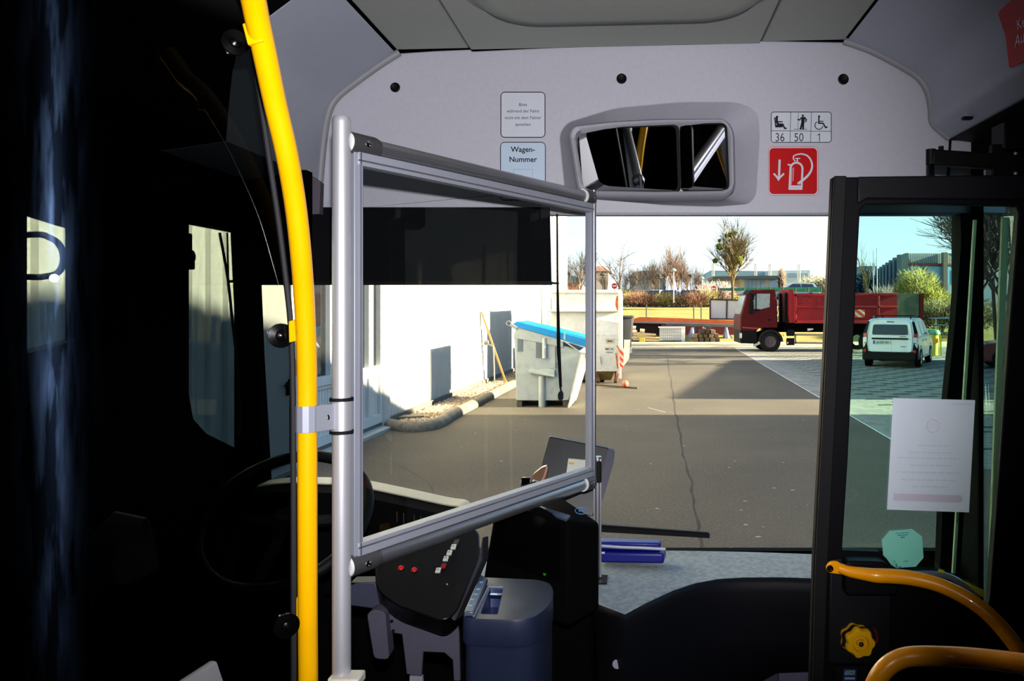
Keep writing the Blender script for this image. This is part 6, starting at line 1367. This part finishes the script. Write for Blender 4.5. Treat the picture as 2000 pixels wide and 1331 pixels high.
# ================================================================== buildings beyond
M_teal = mat('roof_teal', (120,156,172), 0.6, var=0.1, scale=0.3)
t = thing('long_hall', 'long low hall with a blue-grey roof and paired chimneys on the horizon', 'building', V(22, 150, 2))
Yh = 150
mb = MB(); mb.prism([P(1378,606,Yh), P(1378,536,Yh), P(1388,528.5,Yh), P(1522,530,Yh), P(1522,606,Yh)], (0,20,0)); mb.build('hall_wall', M_teal, t)
mb = MB(); mb.prism([P(1500,570,Yh-4), P(1500,529,Yh-4), P(1582,528,Yh-4), P(1582,570,Yh-4)], (0,14,0)); mb.build('upper_block', mat('block_pale_blue', (176,196,210), 0.6, var=0.1, scale=0.4), t)
for x0, x1 in ((1539,1556),(1559,1578)):
    mb = MB(); mb.prism([P(x0,534,Yh-4.1), P(x1,534,Yh-4.1), P(x1,542,Yh-4.1), P(x0,542,Yh-4.1)], (0,0.1,0)); mb.build('hall_window', mat('hall_glass', (120,150,176), 0.3), t)
for px in (1391,1394,1474,1477,1502,1505,1558.5,1562):
    mb = MB(); a = P(px,515,Yh-6); mb.cyl(V(a.x,a.y,3), a, 0.11, n=8); mb.build('chimney', mat('chimney_pale', (210,206,200), 0.6), t)
t = thing('glazed_hall', 'low pale hall with a dark eaves band and tall panes behind the mistletoe tree', 'building', V(14, 100, 2.2))
Yh = 100
mb = MB(); mb.prism([P(1446,606,Yh), P(1446,545,Yh), P(1520,545,Yh), P(1520,606,Yh)], (0,8,0)); mb.build('hall_wall', mat('wall_sand', (190,182,164), 0.8, var=0.06), t)
mb = MB(); mb.prism([P(1392,545,Yh-0.8), P(1392,540,Yh-0.8), P(1522,538.5,Yh-0.8), P(1522,545,Yh-0.8)], (0,9,0)); mb.build('eaves_band', mat('eaves_dark', (66,76,88), 0.6), t)
for x0, x1 in ((1455,1461),(1462,1468),(1469,1476),(1478,1485),(1487,1493),(1502,1518)):
    mb = MB(); mb.prism([P(x0,547,Yh-0.1), P(x1,547,Yh-0.1), P(x1,566,Yh-0.1), P(x0,566,Yh-0.1)], (0,0.12,0)); mb.build('hall_window', mat('hall_glass', (120,150,176)), t)
t = thing('ribbed_office', 'blue-grey office building with upright ribs and a roof sign, right beyond the truck', 'building', V(28, 80, 2))
c0 = P(1764,575,70); c1 = P(1712,575,100)
def wq(s, z0, z1, d=0.0):
    a = V(c0.x, c0.y, 0); b = V(c1.x, c1.y, 0); p = a+(b-a)*s; n = V(-(b-a).y, (b-a).x, 0).normalized(); n = n if n.y < 0 else -n
    if n.x > 0: n = -n
    return p+n*d, z0, z1
ztop = P(0,494,70).z
mb = MB(); b = V(c1.x,c1.y,0); mb.prism([V(c0.x,c0.y,1), V(c1.x,c1.y,1), V(c1.x+14,c1.y+4,1), V(c0.x+16,c0.y+2,1)], (0,0,ztop-1.3)); mb.build('office_wall', mat('office_blue', (120,140,156), 0.6, var=0.06, scale=0.6), t)
for i in range(8):
    p, _, _ = wq(0.04+i*0.13, 0, 0, 0.12); mb = MB(); mb.bar(V(p.x,p.y,1), V(p.x,p.y,ztop-0.1), 0.5, 0.5, (0,1,0)); mb.build('wall_rib', mat('rib_teal', (60,86,100), 0.6), t)
p0, _, _ = wq(0.0,0,0,0.05); p1, _, _ = wq(0.98,0,0,0.05); mb = MB(); mb.bar(V(p0.x,p0.y,5.0), V(p1.x,p1.y,5.0), 0.2, 0.22); mb.build('sill_band', mat('band_tan', (150,126,110), 0.7), t)
mb = MB(); mb.prism([P(1760,500,69.9)-V(0,0,0), P(1773,494,69.9), P(1773,575,69.9), P(1760,575,69.9)], (0,1,0)); mb.build('corner_tower', mat('tower_green', (84,104,104), 0.7), t)
mb = MB(); mb.prism([P(1773,495,70.3), P(1900,495,71), P(1900,515,71), P(1773,515,70.3)], (0,-0.2,0)); mb.build('panel_band', mat('panel_corrugated', (150,160,162), 0.6), t)
for k in range(32):
    px = 1775+k*4; mb = MB() if k == 0 else mb; mb.bar(P(px,496,70.0), P(px,514,70.0), 0.07, 0.06, (0,1,0))
mb.build('panel_grooves', mat('groove_grey', (120,132,138), 0.6), t)
mb = MB(); mb.prism([P(1773,515,69.9), P(1900,515,70.5), P(1900,519,70.5), P(1773,519,69.9)], (0,0.3,0)); mb.build('red_band', mat('band_red', (110,50,44), 0.7), t)
for x0, x1 in ((1778,1800),(1805,1840),(1851,1876),(1880,1900)):
    mb = MB(); mb.prism([P(x0,521,69.95), P(x1,521,70.2), P(x1,556,70.2), P(x0,556,69.95)], (0,0.2,0)); mb.build('office_window', mat('office_glass', (96,140,170), 0.2), t)
mb = MB(); mb.prism([P(1843,493,69.8), P(1851,493,69.8), P(1851,575,69.8), P(1843,575,69.8)], (0,0.6,0)); mb.build('office_pier', mat('pier_tan', (130,120,108), 0.7), t)
mb = MB(); mb.prism([P(1866,476,70.5), P(1882,476,70.5), P(1882,490,70.5), P(1866,490,70.5)], (0,0.3,0)); mb.bar(P(1867,490,70.6), P(1867,497,70.6), 0.1, 0.1, (0,1,0)); mb.build('roof_sign', mat('sign_slate', (70,92,98), 0.6), t)
mb = MB(); mb.prism([P(1682,520,103), P(1713,520,103), P(1713,575,103), P(1682,575,103)], (0,6,0)); tag(mb.build('low_annex', mat('annex_blue', (84,116,140), 0.7)), 'low blue annex left of the ribbed office building', 'building')
t = thing('gabled_house', 'house with a brown hipped roof left of the bare tree', 'building', P(1172,560,120))
mb = MB(); mb.prism([P(1160,606,120), P(1188,606,120), P(1188,533,120), P(1160,533,120)], (0,8,0)); mb.build('house_wall', mat('house_pale', (206,196,186), 0.8), t)
mb = MB(); a = [P(1156,530,119), P(1192,530,119), P(1192,530,119)+V(0,10,0), P(1156,530,119)+V(0,10,0)]; r = P(1171,520,124); mb.add(a+[r+V(-0.3,0,0), r+V(0.5,0,0)], [(0,1,5,4),(2,3,4,5),(1,2,5),(3,0,4),(0,3,2,1)]); mb.build('house_roof', mat('roof_brown', (120,84,70), 0.8), t)
t = thing('blue_shed', 'small blue-grey roofed shed behind the clear screen', 'building', P(1116,570,110))
mb = MB(); mb.prism([P(1104,552,110), P(1112,536,110), P(1124,538,110), P(1132,552,110)], (0,8,0)); mb.build('shed_roof', mat('shed_blue', (120,138,160), 0.7), t)
mb = MB(); mb.prism([P(1105,552,110), P(1131,552,110), P(1131,605,110), P(1105,605,110)], (0,7,0)); mb.build('shed_wall', mat('shed_red', (150,96,76), 0.8), t)
t = thing('distant_block', 'long dark-roofed block on the horizon behind the bare shrubs', 'building', P(1260,560,160))
mb = MB(); mb.prism([P(1230,606,160), P(1300,606,160), P(1300,540,160), P(1230,540,160)], (0,10,0)); mb.build('block_wall', mat('block_grey', (140,136,136), 0.8), t)
mb = MB(); mb.prism([P(1228,541,159), P(1238,531,159), P(1282,527.5,159), P(1302,540,159)], (0,12,0)); mb.build('block_roof', mat('roof_slate', (96,92,100), 0.8), t)

# ================================================================== trees and bushes (bare, early spring)
def rdir(rnd, d, spread):
    v = Vector((rnd.gauss(0,1), rnd.gauss(0,1), rnd.gauss(0,1))); v = (v-d*v.dot(d)).normalized(); return (d+v*math.tan(spread)).normalized()
def bare(seed, h, trunk, r0, levels, kids, spread, up=0.15, lratio=0.72, first=None, rmin=0.012):
    rnd = random.Random(seed); tr = MB(); br = MB(); tips = []
    def grow(mb, p, d, L, r, lv):
        n = 3 if lv < 2 else 2; pts = [p]; q = p; dd = d
        for k in range(n):
            dd = (dd+Vector((rnd.gauss(0,.10), rnd.gauss(0,.10), up*rnd.uniform(0,1)))).normalized(); q = q+dd*L/n; pts.append(q)
        mb.tube(pts, [max(rmin*0.7, r*(1-0.45*k/n)) for k in range(n+1)], 5 if lv < 2 else 3, caps=False)
        tips.append((q, lv))
        if lv >= levels: return
        kk = kids[min(lv, len(kids)-1)]
        for i in range(kk):
            s = rnd.uniform(0.35, 1.0) if lv else rnd.uniform(0.5, 1.0); j = s*n; a = int(min(j, n-1)); bp = pts[a]+(pts[a+1]-pts[a])*(j-a)
            grow(br, bp, rdir(rnd, dd, spread*rnd.uniform(0.6,1.25)), L*lratio*rnd.uniform(0.7,1.1), max(rmin, r*0.55), lv+1)
        grow(br, q, rdir(rnd, dd, spread*0.3), L*lratio, max(rmin, r*0.6), lv+1)
    grow(tr, Vector((0,0,0)), Vector((0,0,1)), trunk, r0, 0)
    return tr, br, tips
M_bark = mat('bark_brown', (84,70,54), 0.9, var=0.15)
M_twig = mat('twig_brown', (96,82,68), 0.9, var=0.15)
M_twigy = mat('twig_olive', (112,98,68), 0.9, var=0.15)
def tree(name, label, loc, seed, h, trunk, r0, levels, kids, spread, m1=None, m2=None, group=None, **kw):
    t = thing(name, label, 'tree', loc, 0, group)
    tr, br, tips = bare(seed, h, trunk, r0, levels, kids, spread, **kw)
    zm = max(p.z for p, _ in tips); s = h/zm
    for mb in (tr, br): mb.v = [v*s for v in mb.v]
    tr.build('trunk', m1 or M_bark, t, local=True, angle=80); br.build('branches', m2 or M_twig, t, local=True, angle=80)
    return t, [(p*s, lv) for p, lv in tips]
# the tree with mistletoe
bx_, by_ = P(1430,0,58).x, 58.0
t, tips = tree('mistletoe_tree', 'tall bare tree hung with green mistletoe balls behind the red truck cab', (bx_, by_, 1.9), 21, 7.5, 2.3, 0.12, 4, (8,6,4,4), 0.56, m2=M_twigy, up=0.20, rmin=0.0048)
rnd = random.Random(3)
M_mist = mat('mistletoe_green', (112,122,32), 0.8, var=0.3, scale=6)
for px, py, r in ((1437,503,0.40),(1445,509,0.30),(1405,482,0.27),(1420,460,0.20),(1427,459,0.20),(1397,510,0.20),(1421,488,0.16),(1437,455,0.14),(1406,470,0.12)):
    c = P(px, py, 57.6+rnd.uniform(-.5,.8))-Vector((bx_, by_, 1.9)); mb = MB()
    for k in range(int(1500*r)+90):
        d = Vector((rnd.gauss(0,1), rnd.gauss(0,1), rnd.gauss(0,1))).normalized(); a = c+d*r*rnd.uniform(0.2,1.0); s = 0.075
        u = Vector((rnd.gauss(0,1), rnd.gauss(0,1), rnd.gauss(0,1))).normalized(); w = u.orthogonal().normalized()
        mb.add([a-u*s, a+w*s*0.5, a+u*s, a-w*s*0.5], [(0,1,2,3)])
    mb.build('mistletoe', M_mist, t, local=True, smooth=False)
tree('bare_tree', 'slim bare tree with wide low branches above the white compactor end', (P(1208,0,60).x, 60, 2.0), 8, 5.9, 2.6, 0.075, 3, (6,4,3), 0.85, up=0.10, rmin=0.008)
# poplar, small conifer
def twigball(seed, n, rx, rz_, m, z0, length=0.5, upw=0.6, w=0.02):
    rnd = random.Random(seed); mb = MB()
    for k in range(n):
        d = Vector((rnd.gauss(0,1), rnd.gauss(0,1), rnd.gauss(0,1))).normalized()*rnd.uniform(0.1,1)**0.5
        a = Vector((d.x*rx, d.y*rx, z0+d.z*rz_)); e = Vector((d.x*0.7+rnd.gauss(0,.3), d.y*0.7+rnd.gauss(0,.3), upw+rnd.gauss(0,.3))).normalized()*length*rnd.uniform(.5,1.3)
        s = e.orthogonal().normalized()*w*rnd.uniform(.6,1.4)
        mb.add([a-s, a+s, a+e], [(0,1,2)])
    return mb
def bush(name, label, loc, seed, n, rx, rz_, m, length=0.5, upw=0.6, w=0.02, group=None, cat='bush', m_stem=None):
    t = thing(name, label, cat, loc, 0, group)
    twigball(seed, n, rx, rz_, m, rz_*0.95, length, upw, w).build('foliage', m, t, local=True, smooth=False)
    rnd = random.Random(seed); mb = MB()
    for k in range(7):
        a = Vector((rnd.gauss(0,rx*0.12), rnd.gauss(0,rx*0.12), -0.2)); mb.tube([a, a+Vector((rnd.gauss(0,rx*.35), rnd.gauss(0,rx*.35), rz_*rnd.uniform(.8,1.6)))], [0.05,0.02], 4)
    mb.build('stems', m_stem or M_bark, t, local=True)
    return t
def mbush(c): return mat('bush_%d_%d_%d' % c, tuple(int(x*0.86) for x in c), 0.9, var=0.35, scale=3)
bush('poplar', 'narrow upright poplar in front of the long hall', (P(1527,0,90).x, 90, 2.2), 31, 1300, 0.42, 2.35, mbush((150,130,112)), 0.7, 1.6, 0.03, cat='tree')
bush('conifer', 'small dark pointed conifer left of the mistletoe tree', (P(1367,0,95).x, 95, 2.2), 32, 700, 0.55, 2.2, mbush((84,100,96)), 0.6, 0.9, 0.04, cat='tree')
# rounded shrubs in front of the hall, right of the truck cab
bush('grey_shrub', 'pale olive round shrub above the red tipper', (P(1595,0,72).x, 72, 2.2), 33, 1500, 1.9, 1.5, mbush((150,146,104)), 0.6, 0.5, 0.04)
bush('dark_shrub', 'dark evergreen shrub beside the pale olive one above the red tipper', (P(1553,0,74).x, 74, 2.2), 34, 1100, 0.9, 1.05, mbush((44,58,46)), 0.4, 0.3, 0.05)
bush('olive_shrub', 'grey-olive shrub at the right end of the green screen fence', (P(1618,0,70).x, 70, 2.2), 39, 1300, 1.3, 1.35, mbush((120,122,90)), 0.5, 0.4, 0.04)
for i, (px, Y) in enumerate(((1378,84),(1413,82))):
    bush('blossom_bush', ('pink blossoming bush left of the right no-entry sign','pink blossoming bush behind the mistletoe tree trunk')[i], (P(px,0,Y).x, Y, 2.2), 35+i, 900, 1.5, 1.35, mbush((216,176,166)), 0.5, 0.5, 0.04)
bush('yellow_bush', 'yellow-green forsythia bush beside the mistletoe tree trunk', (P(1448,0,62).x, 62, 2.1), 37, 700, 0.8, 0.55, mbush((196,186,50)), 0.35, 0.4, 0.04)
bush('gold_bush', 'big yellow-green bush in front of the ribbed office building', (P(1792,0,52).x, 52, 1.6), 38, 3000, 1.45, 1.55, mbush((168,160,64)), 0.5, 0.5, 0.03)
bush('gold_bush', 'smaller yellow-green bush at the right foot of the big one before the office', (P(1826,0,51).x, 51, 1.5), 41, 1500, 1.0, 0.9, mbush((188,178,60)), 0.4, 0.4, 0.03)
bush('brush', 'grey-brown brushwood left of the big yellow-green bush', (P(1738,0,58).x, 58, 1.9), 42, 1600, 1.9, 0.8, mbush((110,104,104)), 0.6, 0.6, 0.025)
bush('dark_conifer', 'dark blue-green evergreen left of the flag poles', (P(1690,0,80).x, 80, 2.2), 43, 1500, 1.3, 2.0, mbush((40,60,72)), 0.5, 0.4, 0.05, cat='tree')
bush('olive_hedge', 'olive-brown hedge behind the tables right of the tipper', (P(1835,0,46).x, 46, 0.6), 44, 2600, 1.6, 0.95, mbush((112,108,62)), 0.4, 0.5, 0.03, cat='hedge')
bush('olive_hedge', 'olive-brown hedge behind the right door pillar', (P(1900,0,46).x, 46, 0.6), 45, 2600, 1.7, 1.0, mbush((92,90,60)), 0.4, 0.5, 0.03, cat='hedge')
tree('slim_tree', 'thin bare tree at the left edge of the door glass', (P(1687,0,60).x, 60, 2.0), 46, 5.2, 1.8, 0.05, 3, (5,4,3), 0.40, m2=M_twigy, up=0.2, rmin=0.008)
# bare trees behind the side door glass
protoR = None
for i, (px, Y, h) in enumerate(((1915,30,9.5),(1950,33,11),(1985,31,10.5),(1900,40,11),(1970,26,9.0))):
    l = 'tall bare tree behind the tinted side pane by the open door'
    if protoR is None:
        protoR, _ = tree('roadside_tree', l, (P(px,0,Y).x, Y, 0.0), 51, h, 2.6, 0.09, 4, (7,5,4,3), 0.60, mat('bark_dark', (64,56,50), 0.9), mat('twig_dark', (70,62,58), 0.9), 'bare trees beyond the side pane', up=0.16, rmin=0.007)
    else: dup(protoR, (P(px,0,Y).x, Y, 0.0), i*1.9, (h/9.5,)*3)
# brown bare trees along the horizon, and the bushes before the parked cars
kinds = []
for s, (m, sp, up_) in enumerate(((mat('twig_red', (112,86,66), 0.9, var=0.2), 0.5, 0.2), (mat('twig_tan', (120,102,80), 0.9, var=0.2), 0.42, 0.28), (mat('twig_grey', (106,96,86), 0.9, var=0.2), 0.55, 0.18))):
    kinds.append((m, sp, up_))
protos = {}
rows = [(1098,74,6.6,2),(1108,80,6.0,1),(1122,78,5.6,1),(1135,72,7.2,2),(1150,82,5.4,0),(1186,84,5.4,1),(1222,80,5.0,0),(1243,86,6.0,2),(1258,80,6.2,2),(1272,90,7.0,2),(1286,82,5.8,1),(1300,84,7.4,0),(1312,80,8.4,0),(1322,86,7.6,1),(1334,82,6.6,0),(1346,88,6.4,1),(1357,84,5.8,0)]
labs = ('reddish bare tree in the belt of trees beyond the parked cars','tan bare tree in the belt of trees beyond the parked cars','grey bare tree in the belt of trees beyond the parked cars')
for i, (px, Y, h, k) in enumerate(rows):
    h *= 0.88
    loc = (P(px,0,Y).x, Y, 2.2)
    if k not in protos:
        m, sp, up_ = kinds[k]; protos[k] = (tree('belt_tree', labs[k], loc, 60+k, h, 1.7, 0.055, 4, (6,4,4,3), sp, m, m, ('reddish','tan','grey')[k]+' trees in the belt', up=up_, rmin=0.006)[0], h)
    else:
        p, h0 = protos[k]; dup(p, loc, i*1.3, (h/h0*0.95,)*2+(h/h0,))
bprotos = {}
bl = (('russet_bush',(146,100,78),'russet bare bush before the parked cars on the bank'),('brown_bush',(118,98,74),'brown bare bush before the parked cars on the bank'),('olive_bush',(150,138,76),'olive-yellow bush before the parked cars on the bank'))
for i, (px, Y, rx, rz_, k) in enumerate(((1232,62,0.9,0.75,2),(1245,61,0.9,0.6,0),(1258,61.5,0.9,0.7,1),(1270,61,0.9,0.65,0),(1285,61.5,0.9,0.6,1),(1299,61,0.9,0.75,2),(1312,61.5,0.9,0.55,1),(1326,61,1.0,0.6,1),(1340,61.5,1.0,0.7,1),(1354,61,1.0,0.7,0),(1368,61.5,1.0,0.65,1),(1382,62,1.0,0.85,2),(1400,63,1.0,0.8,1),(1110,68,1.2,1.0,0),(1125,69,1.2,0.9,0),(1140,68,1.2,0.8,1),(1218,66,1.0,1.0,2),(1160,70,1.1,0.8,1),(1187,70,1.1,0.8,2))):
    nm, c, l = bl[k]; loc = (P(px,0,Y).x, Y, 2.0)
    if k not in bprotos: bprotos[k] = bush(nm, l, loc, 80+k, 750, 1.0, 0.62, mbush(c), 0.45, 0.6, 0.016, nm.replace('_',' ')+'es on the bank')
    else: dup(bprotos[k], loc, i*1.7, (rx, rx, rz_/0.7))
